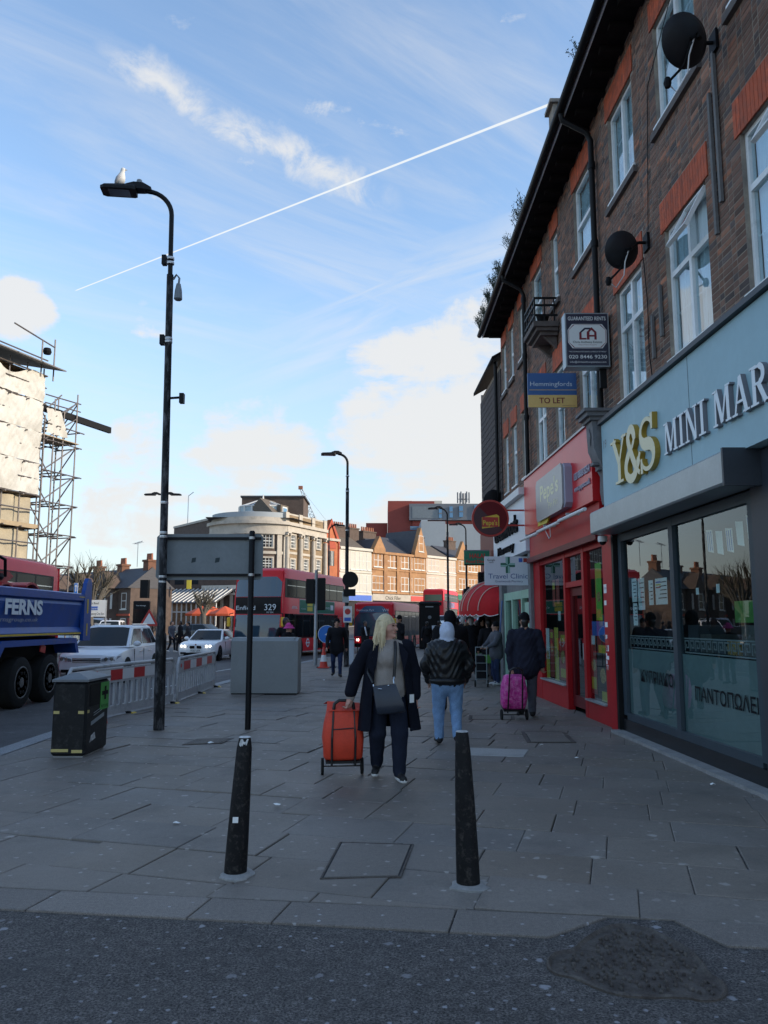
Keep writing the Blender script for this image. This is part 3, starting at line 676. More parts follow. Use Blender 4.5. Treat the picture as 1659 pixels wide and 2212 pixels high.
# balcony with black railings
_w0 = wmb; wmb = lambda: MB(lambda s, n, z: WALL(15.35 + (s - 15.55) * .57, n * .85, 7.62 + (z - 7.46) * .75))
bal = thing('balcony', 'small black railed balcony on stone brackets over the terrace shops', 'balcony', WALL(15.85, 0.3, 7.2))
p = wmb(); p.box(15.55, 17.3, 0.03, 0.62, 7.32, 7.46); p.box(15.62, 17.22, 0.03, 0.54, 7.22, 7.318); p.box(15.72, 17.1, 0.03, 0.44, 7.12, 7.218); p.build('slab', 'sill', bal)
for s in (15.85, 16.85): p = wmb(); p.prism([(0.03, 6.8), (0.34, 7.118), (0.03, 7.118)], lambda a, c, d: (s + d, a, c), 0.16, 0.0); p.build('bracket', 'sill', bal)
p = wmb()
for i in range(6):
    s = 15.62 + i * 0.32
    p.box(s, s + 0.03, 0.56, 0.59, 7.46, 8.1)
for n_ in (0.1, 0.33): p.box(15.62, 15.65, n_, n_ + 0.03, 7.46, 8.1); p.box(17.2, 17.23, n_, n_ + 0.03, 7.46, 8.1)
for zz in (7.62, 7.9, 8.1): p.box(15.6, 17.25, 0.555, 0.595, zz, zz + 0.05); p.box(15.6, 15.66, 0.04, 0.553, zz, zz + 0.05); p.box(17.19, 17.25, 0.04, 0.553, zz, zz + 0.05)
p.build('railing', 'black_paint', bal)
p = wmb(); p.lathe([(0.1, 7.47), (0.15, 7.75), (0.16, 7.8)], (16.2, 0.3, 0), n=10); p.build('pot', 'black', bal); wmb = _w0
# satellite dishes
mat('dish', (0.02, 0.02, 0.023), 0.55, spec=.25, var=0.15, vscale=6)
def dish(label, s, n, z, r, ms, mz, yaw=0.0, name='satellite_dish'):
    c = Vector(WALL(s, n, z)); t = thing(name, label, 'dish', tuple(c), group='satellite dishes')
    # dish faces away from the camera and up a little: show its back
    ax = Vector((-0.35 + yaw, 0.9, 0.35)).normalized(); sx = ax.cross(Vector((0, 0, 1))).normalized(); sy = sx.cross(ax).normalized()
    g = MB(); rings = []
    for rr, d in ((0.02, -0.10), (0.4, -0.085), (0.75, -0.045), (1.0, 0.0), (1.0, 0.012), (0.75, -0.03), (0.4, -0.07), (0.02, -0.085)):
        rings.append([c + sx * (math.cos(k * math.pi / 14) * r * rr) + sy * (math.sin(k * math.pi / 14) * r * rr * 0.94) + ax * d for k in range(28)])
    g.loft(rings, cap=False); g.build('reflector', 'dish', t, smooth=60)
    m = Vector(WALL(ms, 0.02, mz)); g = MB(); g.tube([c - ax * 0.10, c - ax * 0.2, m + Vector((-0.12, 0, 0)), m], 0.022, 7)
    g.box(m.x - 0.02, m.x + 0.01, m.y - 0.09, m.y + 0.09, m.z - 0.12, m.z + 0.12); g.build('mount', 'black', t)
    g = MB(); e = c - sy * r * 0.9 + ax * 0.0; h = e - sy * 0.20 - ax * 0.02 - sx * 0.14; g.tube([c - sy * 0.05 - ax * 0.12, e - ax * 0.06, h], 0.016, 6); g.lathe([(0.03, -0.05), (0.045, 0), (0.03, 0.06)], tuple(h), n=8); g.build('receiver_arm', 'black', t)
    g = MB(); g.tube([c - ax * 0.13 + sx * 0.02, c - ax * 0.12 - sy * r * 0.6, e - sy * 0.1 - ax * 0.15, e - sy * 0.26 - ax * 0.02, h], 0.009, 5); g.build('cable', 'white', t)
dish('large dark satellite dish bracketed to brick beside top floor window', 7.95, 0.46, 7.93, 0.30, 8.2, 8.1)
dish('dark satellite dish above the first floor window with red lintel', 10.35, 0.42, 6.68, 0.27, 10.5, 6.86)
dish('black satellite dish mounted over the white pharmacy fascia', 22.3, 0.25, 5.05, 0.32, 22.3, 5.2, -0.2)
# neighbouring house at the end of the row, tile hung with lower overhanging eaves
eh = thing('end_house', 'narrow tile hung house with low eaves at far end of terrace', 'building', WALL(24, 0, 0))
p = wmb(); p.box(21.96, 25.7, -4, -0.02, 0, 9.0); p.build('wall', 'mortar', eh)
for z in range(46, 88, 2):
    p = wmb(); p.box(21.97, 25.7, 0.0, 0.03, z / 10 + 0.01, z / 10 + 0.19); p.build('tile_course', 'tile_roof', eh)
p = wmb(); p.add([(21.97, 0.25, 9.05), (25.7, 0.25, 9.05), (25.7, -3.5, 11.2), (21.97, -3.5, 11.2), (21.97, 0.25, 9.15), (25.7, 0.25, 9.15), (25.7, -3.5, 11.3), (21.97, -3.5, 11.3)], [(0, 3, 2, 1), (4, 5, 6, 7), (0, 1, 5, 4), (1, 2, 6, 5), (3, 0, 4, 7), (2, 3, 7, 6)]); p.build('roof', 'soffit', eh)
p = wmb(); p.tube([(22.3, 0.1, 9.1), (22.3, 0.1, 4.2)], 0.05, 8); p.build('downpipe', 'black_paint', eh)

# unseen house added to keep sun off the foreground, and the terrace as it carries on round the bend: both out of view, both shade the road
sb = thing('sun_block_house', 'brick house closing the side street behind the viewpoint', 'building', (28, -2, 0))
p = MB(); p.box(22, 34, -14, 9, -.1, 9.5); p.build('wall', 'mortar', sb)
p = MB(); p.prism([(21.6, 9.5), (34.4, 9.5), (28, 13)], lambda a, c, d: (a, -14 + d, c), 23, 0); p.build('roof', 'tile_roof', sb)
for i in range(5): p = MB(); p.box(21.97, 22, -12 + i * 4, -10.8 + i * 4, 5, 6.8); p.build('window', 'dark_room', sb)
nt_ = thing('next_terrace', 'brick terrace continuing round the bend beyond the red awning', 'building', (9, 42, 0))
p = MB(); p.prism([(3.5, 26.5), (14, 26), (40, 80), (27, 84), (15.5, 60), (11.5, 52), (7.2, 41), (4.6, 32)], lambda a, c, d: (a, c, d), -.1, 9.0); p.build('wall', 'mortar', nt_)
p = MB(); p.prism([(3.3, 26.4), (14.2, 25.9), (40.3, 80.2), (26.7, 84.3), (15.2, 60.3), (11.2, 52), (6.9, 41), (4.3, 32)], lambda a, c, d: (a, c, d), 9.0, 9.3); p.build('parapet', 'stone_grey', nt_)
# ------------------------------------------------------------------ shops at street level and the signs on the terrace
mat('fascia_blue', (0.31, 0.47, 0.52), 0.5, spec=.25, var=0.05, vscale=1.2, dirt=(0.36, 0.52, 0.56), dscale=2.0, damt=-0.3)
mat('alu_grey', (0.32, 0.36, 0.375), 0.38, 0.35, var=0.10, vscale=3)
mat('frame_grey', (0.045, 0.062, 0.075), 0.5, spec=.25, var=0.08, vscale=4)
mat('dark_blue_grey', (0.03, 0.038, 0.05), 0.5, var=0.1)
mat('black_tile', (0.012, 0.013, 0.015), 0.25, var=0.2, vscale=4)
mat('cream', (0.70, 0.64, 0.42), 0.45); mat('gold_edge', (0.40, 0.25, 0.03), 0.45)
mat('letter_white', (0.68, 0.74, 0.78), 0.4); mat('letter_edge', (0.20, 0.20, 0.22), 0.6)
mat('film', (0.20, 0.25, 0.245), 0.75, var=0.12, vscale=1.2)
mat('off_tone', (.12, .13, .15), .7); mat('crate_green', (.08, .26, .04), .6)
mat('paper', (0.80, 0.80, 0.77), 0.8, var=0.03)
mat('ink', (0.012, 0.012, 0.014), 0.8, spec=.1); mat('ink_blue', (0.04, 0.09, 0.2), 0.6)
mat('red_shop', (0.42, 0.014, 0.018), 0.42, var=0.10, vscale=2, spec=.16)
mat('red_fascia', (0.58, 0.016, 0.02), 0.3, var=0.05, spec=.3)
mat('dark_red', (0.13, 0.010, 0.014), 0.45, spec=.2, var=0.1)
mat('sign_grey', (0.34, 0.32, 0.31), 0.35, var=0.05); mat('sign_mid', (0.70, 0.66, 0.40), 0.4)
mat('lilac', (0.33, 0.33, 0.42), 0.4)
mat('p_yellow', (0.62, 0.5, 0.05), 0.5, var=0.1, vscale=7); mat('p_red', (0.42, 0.04, 0.03), 0.5, var=0.1); mat('p_green', (0.16, 0.55, 0.03), 0.5, var=0.15, vscale=9)
mat('p_blue', (0.04, 0.13, 0.5), 0.5, var=0.1); mat('p_food', (0.45, 0.22, 0.06), 0.6, var=0.6, vscale=22, dirt=(0.6, 0.5, 0.2), dscale=30); mat('p_dark', (0.02, 0.02, 0.02), 0.5)
mat('mint', (0.30, 0.50, 0.38), 0.55, var=0.1, vscale=3); mat('plum', (0.055, 0.014, 0.022), 0.4)
def W2(s0, n0, z0, tilt=0.0): return lambda a, b, d: WALL(s0 - a, n0 + d, z0 + b)
def ribbon(b_, pts, wid, fn, d0, d1):
    P = [Vector(p) for p in pts]; n = len(P); Lf, Rt = [], []
    for i in range(n):
        t = (P[min(i + 1, n - 1)] - P[max(i - 1, 0)]).normalized(); q = Vector((-t.y, t.x)) * wid[i] / 2; Lf.append(P[i] + q); Rt.append(P[i] - q)
    for i in range(n - 1):
        poly = [Lf[i], Rt[i], Rt[i + 1], Lf[i + 1]]; vs = [fn(p.x, p.y, d0) for p in poly] + [fn(p.x, p.y, d1) for p in poly]
        f0, f1 = [(4, 5, 6, 7)], [(1, 2, 6, 5), (3, 0, 4, 7)]
        if i == 0: f1.append((0, 1, 5, 4))
        if i == n - 2: f1.append((2, 3, 7, 6))
        b_.m = 0; b_.add(vs, f0); b_.m = 1; b_.add(vs, f1)
def arc(cx, cy, rx_, ry_, a0, a1, n=14): return [(cx + rx_ * math.cos(R(a0 + (a1 - a0) * i / n)), cy + ry_ * math.sin(R(a0 + (a1 - a0) * i / n))) for i in range(n + 1)]
def letter(ch, x0, w, h, fn, ext, mats, parent, name='letter'):
    """display serif letter built from strokes; x0 left edge, w width, h cap height"""
    b_ = MB(); T = 0.17 * h; t = 0.085 * h; sf = 0.055 * h; k = [0]
    def st(p, q, w0, w1=None):
        k[0] += 1; e = ext + 0.0006 * k[0]; ribbon(b_, [(x0 + p[0] * w, p[1] * h), (x0 + q[0] * w, q[1] * h)], [w0, w1 or w0], fn, 0, e)
    def ser(x, y, ww): st(((x - ww / 2), y), ((x + ww / 2), y), sf)
    lo, hi = 0.03, 0.97
    if ch == 'M':
        st((.12, 0), (.15, 1), t); st((.2, 1), (.5, .05), T); st((.5, .05), (.8, 1), t); st((.86, 0), (.84, 1), T)
        ser(.12, lo, .28); ser(.86, lo, .32); ser(.12, hi, .24); ser(.88, hi, .26)
    elif ch == 'I': st((.5, 0), (.5, 1), T); ser(.5, lo, 1.0); ser(.5, hi, 1.0)
    elif ch == 'N': st((.15, 0), (.15, 1), t); st((.18, 1), (.82, 0), T); st((.85, 0), (.85, 1), t); ser(.15, lo, .34); ser(.12, hi, .3); ser(.85, hi, .34)
    elif ch == 'A': st((.14, 0), (.5, 1), t); st((.5, 1), (.84, 0), T); st((.26, .33), (.74, .33), t * .8); ser(.14, lo, .34); ser(.84, lo, .4)
    elif ch == 'R':
        st((.22, 0), (.22, 1), T); ser(.22, lo, .46); ser(.2, hi, .4)
        pts = [(x0 + .2 * w, .94 * h)] + [(x0 + a * w, c * h) for a, c in arc(.5, .73, .27, .21, 90, -90, 10)] + [(x0 + .25 * w, .52 * h)]; k[0] += 1
        ribbon(b_, pts, [t * .8] * 2 + [T * .95] * (len(pts) - 4) + [t * .8] * 2, fn, 0, ext + 0.004); st((.48, .52), (.84, 0), T); ser(.88, lo, .26)
    elif ch == 'K': st((.2, 0), (.2, 1), T); ser(.2, lo, .4); ser(.2, hi, .4); st((.28, .42), (.8, 1), t); st((.42, .6), (.85, 0), T); ser(.8, hi, .34); ser(.86, lo, .34)
    elif ch == 'E': st((.2, 0), (.2, 1), T); [st((.1, q), (.85, q), t) for q in (.04, .52, .96)]
    elif ch == 'T': st((.5, 0), (.5, 1), T); st((.05, .95), (.95, .95), t); ser(.5, lo, .5)
    elif ch == 'Y': st((.5, .5), (.5, 0), T * 1.05); st((.16, 1), (.5, .45), T); st((.84, 1), (.52, .45), t); ser(.16, hi, .36); ser(.84, hi, .3); ser(.5, lo, .52)
    elif ch == 'S':
        P = arc(.48, .73, .34, .235, 20, 270, 16)[:-1] + arc(.5, .26, .36, .235, 90, -160, 16); n = len(P)
        wd = [t * .9 + (T * 1.5 - t) * math.exp(-((i / n - 0.5) / 0.19) ** 2) for i in range(n)]
        ribbon(b_, [(x0 + a * w, c * h) for a, c in P], wd, fn, 0, ext); st((.8, .72), (.8, 1.02), t, t * 1.4); st((.15, .26), (.15, -.02), t, t * 1.4)
    elif ch == '&':
        P = [(.98, .42), (.86, .24), (.62, .02), (.36, -.03), (.12, .08), (.08, .28), (.22, .46), (.52, .62), (.66, .78), (.6, .95), (.44, 1.0), (.3, .9), (.3, .74), (.48, .46), (.72, .16), (.98, -.02)]
        Q = []
        for i in range(len(P) - 1):
            p0, p1, p2, p3 = [Vector(P[max(0, min(len(P) - 1, i + d))]) for d in (-1, 0, 1, 2)]
            for j in range(5):
                u = j / 5; Q.append(0.5 * ((2 * p1) + (p2 - p0) * u + (2 * p0 - 5 * p1 + 4 * p2 - p3) * u * u + (3 * p1 - p0 - 3 * p2 + p3) * u ** 3))
        n = len(Q)
        for a, c in ((0, n // 2), (n // 2 - 1, n)):
            qq = Q[a:c]; ribbon(b_, [(x0 + p.x * w, p.y * h) for p in qq], [T * (1.15 if 0.1 < i / len(qq) < 0.85 else .6) for i in range(len(qq))], fn, 0, ext + (0.002 if a else 0))
    return b_.build(name, mats, parent)
# ---- mini market
ms = thing('mini_market_shopfront', 'grey framed mini market shopfront with pale blue fascia and raised lettering', 'shopfront', WALL(10.0, 0, 0))
p = wmb(); p.box(5.4, 12.28, 0.0, 0.20, 3.32, 4.69); p.build('fascia', 'fascia_blue', ms)
p = wmb(); p.box(5.4, 12.30, 0.0, 0.26, 4.70, 4.76); p.build('fascia_capping', 'dark_blue_grey', ms)
for s in (8.95, 6.4): p = wmb(); p.box(s, s + 0.008, 0.199, 0.202, 3.33, 4.68); p.build('panel_joint', 'dark_blue_grey', ms)
p = wmb(); p.bbox(7.74, 12.32, 0.02, 0.42, 2.97, 3.31, 0.02); p.build('shutter_box', 'alu_grey', ms)
p = wmb(); p.box(7.70, 7.738, 0.01, 0.43, 2.95, 3.33); p.build('shutter_box_end', 'dark_blue_grey', ms)
fr = wmb()
for a, c in ((12.10, 12.24), (10.09, 10.22), (7.98, 8.10)): fr.box(a, c, -0.06, 0.03, 0.26, 2.955)
fr.box(8.10, 12.10, -0.058, 0.028, 0.20, 0.30); fr.box(8.10, 12.10, -0.058, 0.028, 2.84, 2.953); fr.build('frame', 'frame_grey', ms)
p = wmb(); p.box(7.6, 12.3, -0.2, 0.05, 0.0, 0.205); p.build('stall_riser', 'black_tile', ms)
p = wmb(); p.box(5.4, 12.3, 0.05, 0.22, -0.01, 0.035); p.build('concrete_strip', 'concrete', ms)
p = wmb(); p.box(12.26, 12.34, -0.02, 0.10, 0.0, 2.96); p.build('shutter_rail', 'black_paint', ms)
p = wmb(); p.box(7.55, 7.95, -0.3, 0.06, 0.206, 3.3); p.box(5.4, 7.5, -0.5, -0.3, 0.0, 3.3); p.build('door_pier', 'dark_blue_grey', ms)
for a, c in ((10.20, 12.12), (8.08, 10.11)):
    p = wmb(); p.box(a, c, -0.022, -0.012, 0.28, 2.86); g_ = p.build('pane', 'shop_glass', ms)
    p = wmb(); p.box(a + .02, c - .02, -0.034, -0.028, 0.30, 1.235); p.build('frosted_film', 'film', ms)
    p = wmb(); k = 0; s = c - 0.1
    u = 0.155
    while s > a + u + 0.04:      # greek key: one hooked spiral per unit between two rails
        z = 1.27; t_ = 0.017; n0, n1 = -0.036, -0.030
        p.box(s - u, s, n0, n1, z - .02, z - .003); p.box(s - u, s, n0, n1, z + .15, z + .167)
        p.box(s - t_, s, n0, n1, z + .01, z + .138); p.box(s - u + .03, s - t_, n0, n1, z + .121, z + .138); p.box(s - u + .03, s - u + .03 + t_, n0, n1, z + .04, z + .121); p.box(s - u + .03 + t_, s - .045, n0, n1, z + .04, z + .057); p.box(s - .045 - t_, s - .045, n0, n1, z + .057, z + .09)
        s -= u
    p.build('greek_key_strip', 'alu_grey', ms)
text('lettering', 'ΚΥΠΡΙΑΚΌ', 0.155, W2(10.97, -0.008, 0.80), 'ink', ms, width=1.18, bold=0.012)
text('lettering', 'ΠΑΝΤΟΠΩΛΕΙΟ', 0.155, W2(8.86, -0.008, 0.71), 'ink', ms, width=1.72, bold=0.012)
def note(s0, s1, z0, z1, m='paper', lines=5, n=-0.026):
    p = wmb(); p.box(s0, s1, n - 0.002, n, z0, z1); o = p.build('poster', m, ms)
    q = wmb()
    for i in range(lines): z = z1 - (z1 - z0) * (0.15 + 0.75 * i / lines); q.box(s0 + .02, s1 - .02 - random.random() * (s1 - s0) * .4, n + .0005, n + .002, z - .008, z + .004)
    q.build('print', 'ink', ms)
for a in ((11.63, 11.84, 1.92, 2.26), (11.64, 11.82, 1.58, 1.90), (11.32, 11.58, 1.8, 2.25), (10.98, 11.15, 1.86, 2.2), (10.48, 10.90, 1.86, 2.21)): note(*a)
for i, m in enumerate(('p_blue', 'p_yellow', 'p_red')): p = wmb(); p.box(10.70, 10.87, -0.0255, -0.0235, 2.15 - i * .035, 2.17 - i * .035); p.build('print', m, ms)
for a in ((9.5, 9.58, 1.95, 2.03), (8.95, 9.03, 1.95, 2.05)): p = wmb(); p.box(a[0], a[1], -0.027, -0.024, a[2], a[3]); p.build('price_tag', 'paper', ms)
for i in range(7):      # flag bunting inside the glass
    s = 9.85 - i * 0.26; zt = 2.76 - 0.05 * math.sin(i * 1.1); p = wmb(); p.add([(s, -0.3, zt), (s - .18, -0.3, zt - .02), (s - .17, -0.31, zt - .30), (s - .01, -0.31, zt - .27)], [(0, 1, 2, 3)]); p.build('flag', 'paper', ms)
    if i % 2 == 0:
        q = wmb()
        for k in range(3): q.add([(s - .03 - k * .05, -0.296, zt - .03), (s - .05 - k * .05, -0.296, zt - .035), (s - .05 - k * .05, -0.306, zt - .27), (s - .03 - k * .05, -0.306, zt - .27)], [(0, 1, 2, 3)])
        q.build('flag_stripe', 'p_blue', ms)
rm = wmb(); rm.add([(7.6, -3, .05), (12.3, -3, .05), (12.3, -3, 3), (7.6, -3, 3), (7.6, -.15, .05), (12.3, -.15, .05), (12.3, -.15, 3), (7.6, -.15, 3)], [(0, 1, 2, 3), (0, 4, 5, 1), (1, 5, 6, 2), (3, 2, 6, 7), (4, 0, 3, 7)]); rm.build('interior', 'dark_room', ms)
for i in range(9):
    s = 8.3 + i * 0.42; q = wmb(); q.box(s, s + .36, -1.3, -.9, 1.2, 1.3 + .5 * random.random()); q.build('stock', random.choice(('p_food', 'off_tone', 'old_wood', 'paper', 'p_food')), ms)
q = wmb(); q.box(8.6, 9.1, -.5, -.25, 1.62, 1.86); q.build('crate', 'crate_green', ms); q = wmb(); q.box(8.2, 8.6, -.5, -.25, 1.5, 1.7); q.build('crate', 'alu_grey', ms)
# raised letters: tilted baseline follows the fascia
LF = W2(11.62, 0.201, 3.60)
for ch, a, w_, h, z in (('Y', 0.0, 0.68, 0.66, 0.0), ('&', 0.58, 0.62, 0.66, 0.0), ('S', 1.15, 0.62, 0.70, -0.02)):
    letter(ch, a, w_, h, (lambda z_: lambda x, y, d: LF(x, y + z_, d))(z), 0.07, ['cream', 'gold_edge'], ms)
xx = 2.0
for ch, w_ in (('M', .40), ('I', .17), ('N', .33), ('I', .17), (' ', .13), ('M', .40), ('A', .34), ('R', .34), ('K', .36), ('E', .3), ('T', .3)):
    if ch != ' ': letter(ch, xx, w_, 0.385, lambda x, y, d: LF(x, y + 0.055, d), 0.05, ['letter_white', 'letter_edge'], ms)
    xx += w_ + 0.035
text('house_number', '19', 0.13, W2(12.12, 0.202, 4.3), 'letter_edge', ms)
# corbel between the shops
co = thing('stone_corbel', 'carved grey stone console between the mini market and red shop', 'corbel', WALL(12.52, 0.1, 3.5))
p = wmb(); p.prism([(0.0, 3.45), (0.10, 3.5), (0.13, 3.7), (0.12, 3.95), (0.22, 4.15), (0.30, 4.35), (0.32, 4.8), (0.0, 4.8)], lambda a, c, d: (12.36 + d, a, c), 0.34, 0.0); p.build('console', 'stone_grey', co, smooth=40)
p = wmb(); p.box(12.32, 12.74, 0, .36, 4.802, 4.86); p.box(12.28, 12.78, 0, .42, 4.861, 4.93); p.box(12.25, 12.8, 0, .46, 4.931, 4.98); p.build('cap', 'stone_grey', co)
p = wmb(); p.add([(12.53, .325, 4.72), (12.62, .325, 4.56), (12.53, .317, 4.40), (12.44, .325, 4.56), (12.53, .345, 4.56)], [(0, 1, 4), (1, 2, 4), (2, 3, 4), (3, 0, 4)]); p.build('diamond', 'stone_grey', co)
for z in (4.02, 4.1): p = wmb(); p.box(12.45, 12.62, 0.12, 0.215 + (z - 4.02), z, z + .05); p.build('flute', 'stone_grey', co)
p = wmb(); p.box(12.38, 12.68, -0.02, 0.09, 0.0, 3.45); p.build('pilaster', 'red_shop', co)
# security camera under the shutter box
cc = thing('security_camera', 'small white dome security camera under the grey shutter box', 'camera', WALL(12.38, 0.3, 2.9))
p = wmb(); p.lathe([(0.07, 2.96), (0.075, 2.92), (0.07, 2.87)], (12.42, 0.2, 0), n=14); p.build('housing', 'white', cc, smooth=40)
p = wmb(); p.sphere((12.42, 0.2, 2.87), 0.055, 12, 8); p.build('dome', 'black_gloss', cc, smooth=True)
# ---- red chicken shop
ps = thing('red_shopfront', 'glossy red takeaway shopfront with poster filled windows', 'shopfront', WALL(15.4, 0, 0))
p = wmb(); p.box(12.80, 18.15, 0.0, 0.22, 3.58, 4.86); p.build('fascia', 'red_fascia', ps)
p = wmb(); p.box(12.78, 18.17, 0.0, 0.25, 4.861, 4.9); p.build('fascia_capping', 'sign_grey', ps)
p = wmb(); p.box(12.80, 18.15, 0.0, 0.12, 3.02, 3.575); p.build('shutter_panel', 'red_shop', ps)
p = wmb(); p.box(12.80, 18.15, 0.12, 0.20, 2.95, 3.06); p.build('shutter_slot', 'dark_red', ps)
for k in range(3): p = wmb(); a = 12.5 + k * 1.72; p.tube([(a, .44, 3.40), (a + 1.66, .44, 3.42)], 0.032, 8); p.build('strip_light', 'white', ps)
for a in (13.6, 15.3, 17.0): p = wmb(); p.box(a, a + .04, .22, .45, 3.45, 3.49); p.build('light_bracket', 'alu_grey', ps)
p = wmb(); p.tube([(15.3, .42, 3.38), (15.1, .4, 3.2), (14.9, .42, 3.22), (14.85, .44, 3.4)], 0.008, 5); p.build('cable', 'white', ps)
fr = wmb()
for a, c in ((12.70, 12.98), (14.10, 14.24), (15.40, 15.52), (17.55, 18.15)): fr.box(a, c, -0.08, 0.05, 0.0, 3.0)
fr.box(12.98, 14.10, -0.06, 0.045, 0, 0.30); fr.box(15.52, 17.55, -0.06, 0.045, 0, 0.42); fr.box(12.98, 17.55, -0.058, 0.043, 2.86, 3.0); fr.box(14.24, 15.40, -0.058, 0.04, 2.28, 2.38); fr.build('frame', 'red_shop', ps)
p = wmb(); p.box(12.98, 14.1, 0.0, 0.10, 0.302, 0.33); p.box(15.52, 17.55, 0.0, 0.10, 0.422, 0.45); p.build('sill', 'alu_grey', ps)
dr = wmb(); dr.box(14.26, 14.40, -0.10, -0.04, 0.08, 2.27); dr.box(15.24, 15.38, -0.10, -0.04, 0.08, 2.27); dr.box(14.40, 15.24, -0.098, -0.042, 0.08, 0.28); dr.box(14.40, 15.24, -0.098, -0.042, 2.12, 2.27); door = dr.build('door', 'dark_red', ps)
p = wmb(); p.box(14.38, 15.26, -0.075, -0.065, 0.26, 2.14); p.build('pane', 'shop_glass', door)
p = wmb(); p.tube([(14.33, -0.03, .95), (14.33, .03, .98), (14.33, .03, 1.25), (14.33, -0.03, 1.28)], 0.014, 6); p.build('handle', 'galv', door)
for a, c, e, g in ((12.96, 14.12, .3, 2.88), (15.50, 17.57, .42, 2.88), (14.22, 15.42, 2.36, 2.88)): p = wmb(); p.box(a, c, -0.02, -0.012, e, g); p.build('pane', 'shop_glass', ps)
def pos(s0, s1, z0, z1, m, nm='poster', n=-0.024): p = wmb(); p.box(s0, s1, n - .002, n, z0, z1); p.build(nm, m, ps)
def food(sc, zc_, r, n=-0.021):
    p = wmb(); pts = [(sc + r * (1 + .15 * math.sin(k * 2.1)) * math.cos(k * math.pi / 6), n, zc_ + .8 * r * math.sin(k * math.pi / 6)) for k in range(12)]; p.add(pts, [tuple(range(12))]); p.build('food_print', 'p_food', ps)
for s0, s1, z0, z1, m in ((17.12, 17.42, .6, 1.5, 'paper'), (17.12, 17.42, .46, .86, 'p_yellow'), (16.72, 17.08, .5, 1.48, 'p_red'), (16.35, 16.68, .46, 1.52, 'p_yellow'), (15.65, 16.30, .5, 1.45, 'p_red'), (13.75, 14.07, .42, 1.5, 'p_red'), (13.05, 13.7, .36, 1.42, 'p_dark'), (13.5, 13.95, 1.40, 1.64, 'p_blue'), (13.05, 13.5, 1.42, 1.64, 'p_blue'), (13.32, 13.66, 1.66, 2.62, 'p_green'), (13.05, 13.5, .34, .5, 'p_yellow'), (15.62, 15.8, 1.45, 1.8, 'paper'), (16.1, 16.3, 1.66, 1.85, 'paper'), (16.5, 16.72, 1.95, 2.5, 'p_red'), (16.15, 16.4, 2.0, 2.5, 'p_red')): pos(s0, s1, z0, z1, m, n=-0.024 - 0.001 * random.random())
for a in ((17.27, .95, .11), (16.52, 1.0, .13), (16.9, 1.1, .12), (16.0, .95, .16), (13.9, .9, .13), (13.4, .75, .16), (13.48, 2.05, .11)): food(*a)
for s0, s1, z0, z1, m in ((16.8, 17.0, 1.3, 1.42, 'p_yellow'), (15.75, 16.2, .55, .72, 'p_yellow'), (15.8, 16.15, 1.25, 1.38, 'p_yellow'), (13.8, 14.0, 1.25, 1.4, 'paper'), (13.78, 14.05, .5, .7, 'p_yellow'), (13.15, 13.6, 1.12, 1.25, 'p_yellow'), (13.36, 13.62, 1.7, 1.85, 'p_yellow'), (16.52, 16.7, 2.3, 2.44, 'p_yellow')): pos(s0, s1, z0, z1, m, 'print', -0.0215)
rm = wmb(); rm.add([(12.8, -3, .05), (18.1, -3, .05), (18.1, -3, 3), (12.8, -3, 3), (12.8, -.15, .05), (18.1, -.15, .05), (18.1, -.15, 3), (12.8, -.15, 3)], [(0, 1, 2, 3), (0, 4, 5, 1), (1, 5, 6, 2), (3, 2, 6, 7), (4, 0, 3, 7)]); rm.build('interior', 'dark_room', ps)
for k in range(14): p = wmb(); z = .3 + random.random() * 2; p.box(12.72 + random.random() * .2, 12.95, .051, .053, z, z + .05 + random.random() * .05); p.build('sticker', random.choice(('paper', 'p_red', 'paper')), ps)
sgn = thing('fascia_lightbox', 'grey rounded lightbox sign fixed on the red fascia', 'sign', WALL(15.2, .3, 3.6))
rp = lambda x0, x1, y0, y1, r: [(x0 + r, y0), (x1 - r, y0), (x1, y0 + r), (x1, y1 - r), (x1 - r, y1), (x0 + r, y1), (x0, y1 - r), (x0, y0 + r)]
p = MB(); p.prism(rp(-1.05, 1.15, 3.66, 4.46, .08), lambda a, c, d: WALL(15.15 - a, .22 + d, c), 0, .13); p.build('box', 'lilac', sgn)
p = MB(); p.prism(rp(-1.07, 1.05, 3.64, 4.48, .09), lambda a, c, d: WALL(15.15 - a, .352 + d, c), 0, .03); p.build('face', 'sign_grey', sgn)
p = MB(); p.prism([(-1.2, 3.58), (-.4, 3.56), (-.2, 3.66), (-1.1, 3.8)], lambda a, c, d: WALL(15.15 - a, .30 + d, c), 0, .03); p.build('swash', 'p_yellow', sgn)
text('lettering', "Pepe's", 0.30, W2(15.1, .384, 4.02), 'sign_mid', sgn, width=1.45, bold=.02); text('lettering', 'Piri Piri', 0.13, W2(14.8, .384, 3.78), 'sign_mid', sgn, width=.7)
text('lettering', '020 8888 8254', .13, W2(13.35, .222, 4.08), 'lilac', ps, width=.95, ext=.02); text('lettering', 'www.pepes.co.uk', .10, W2(13.35, .222, 3.88), 'lilac', ps, width=.95, ext=.02)
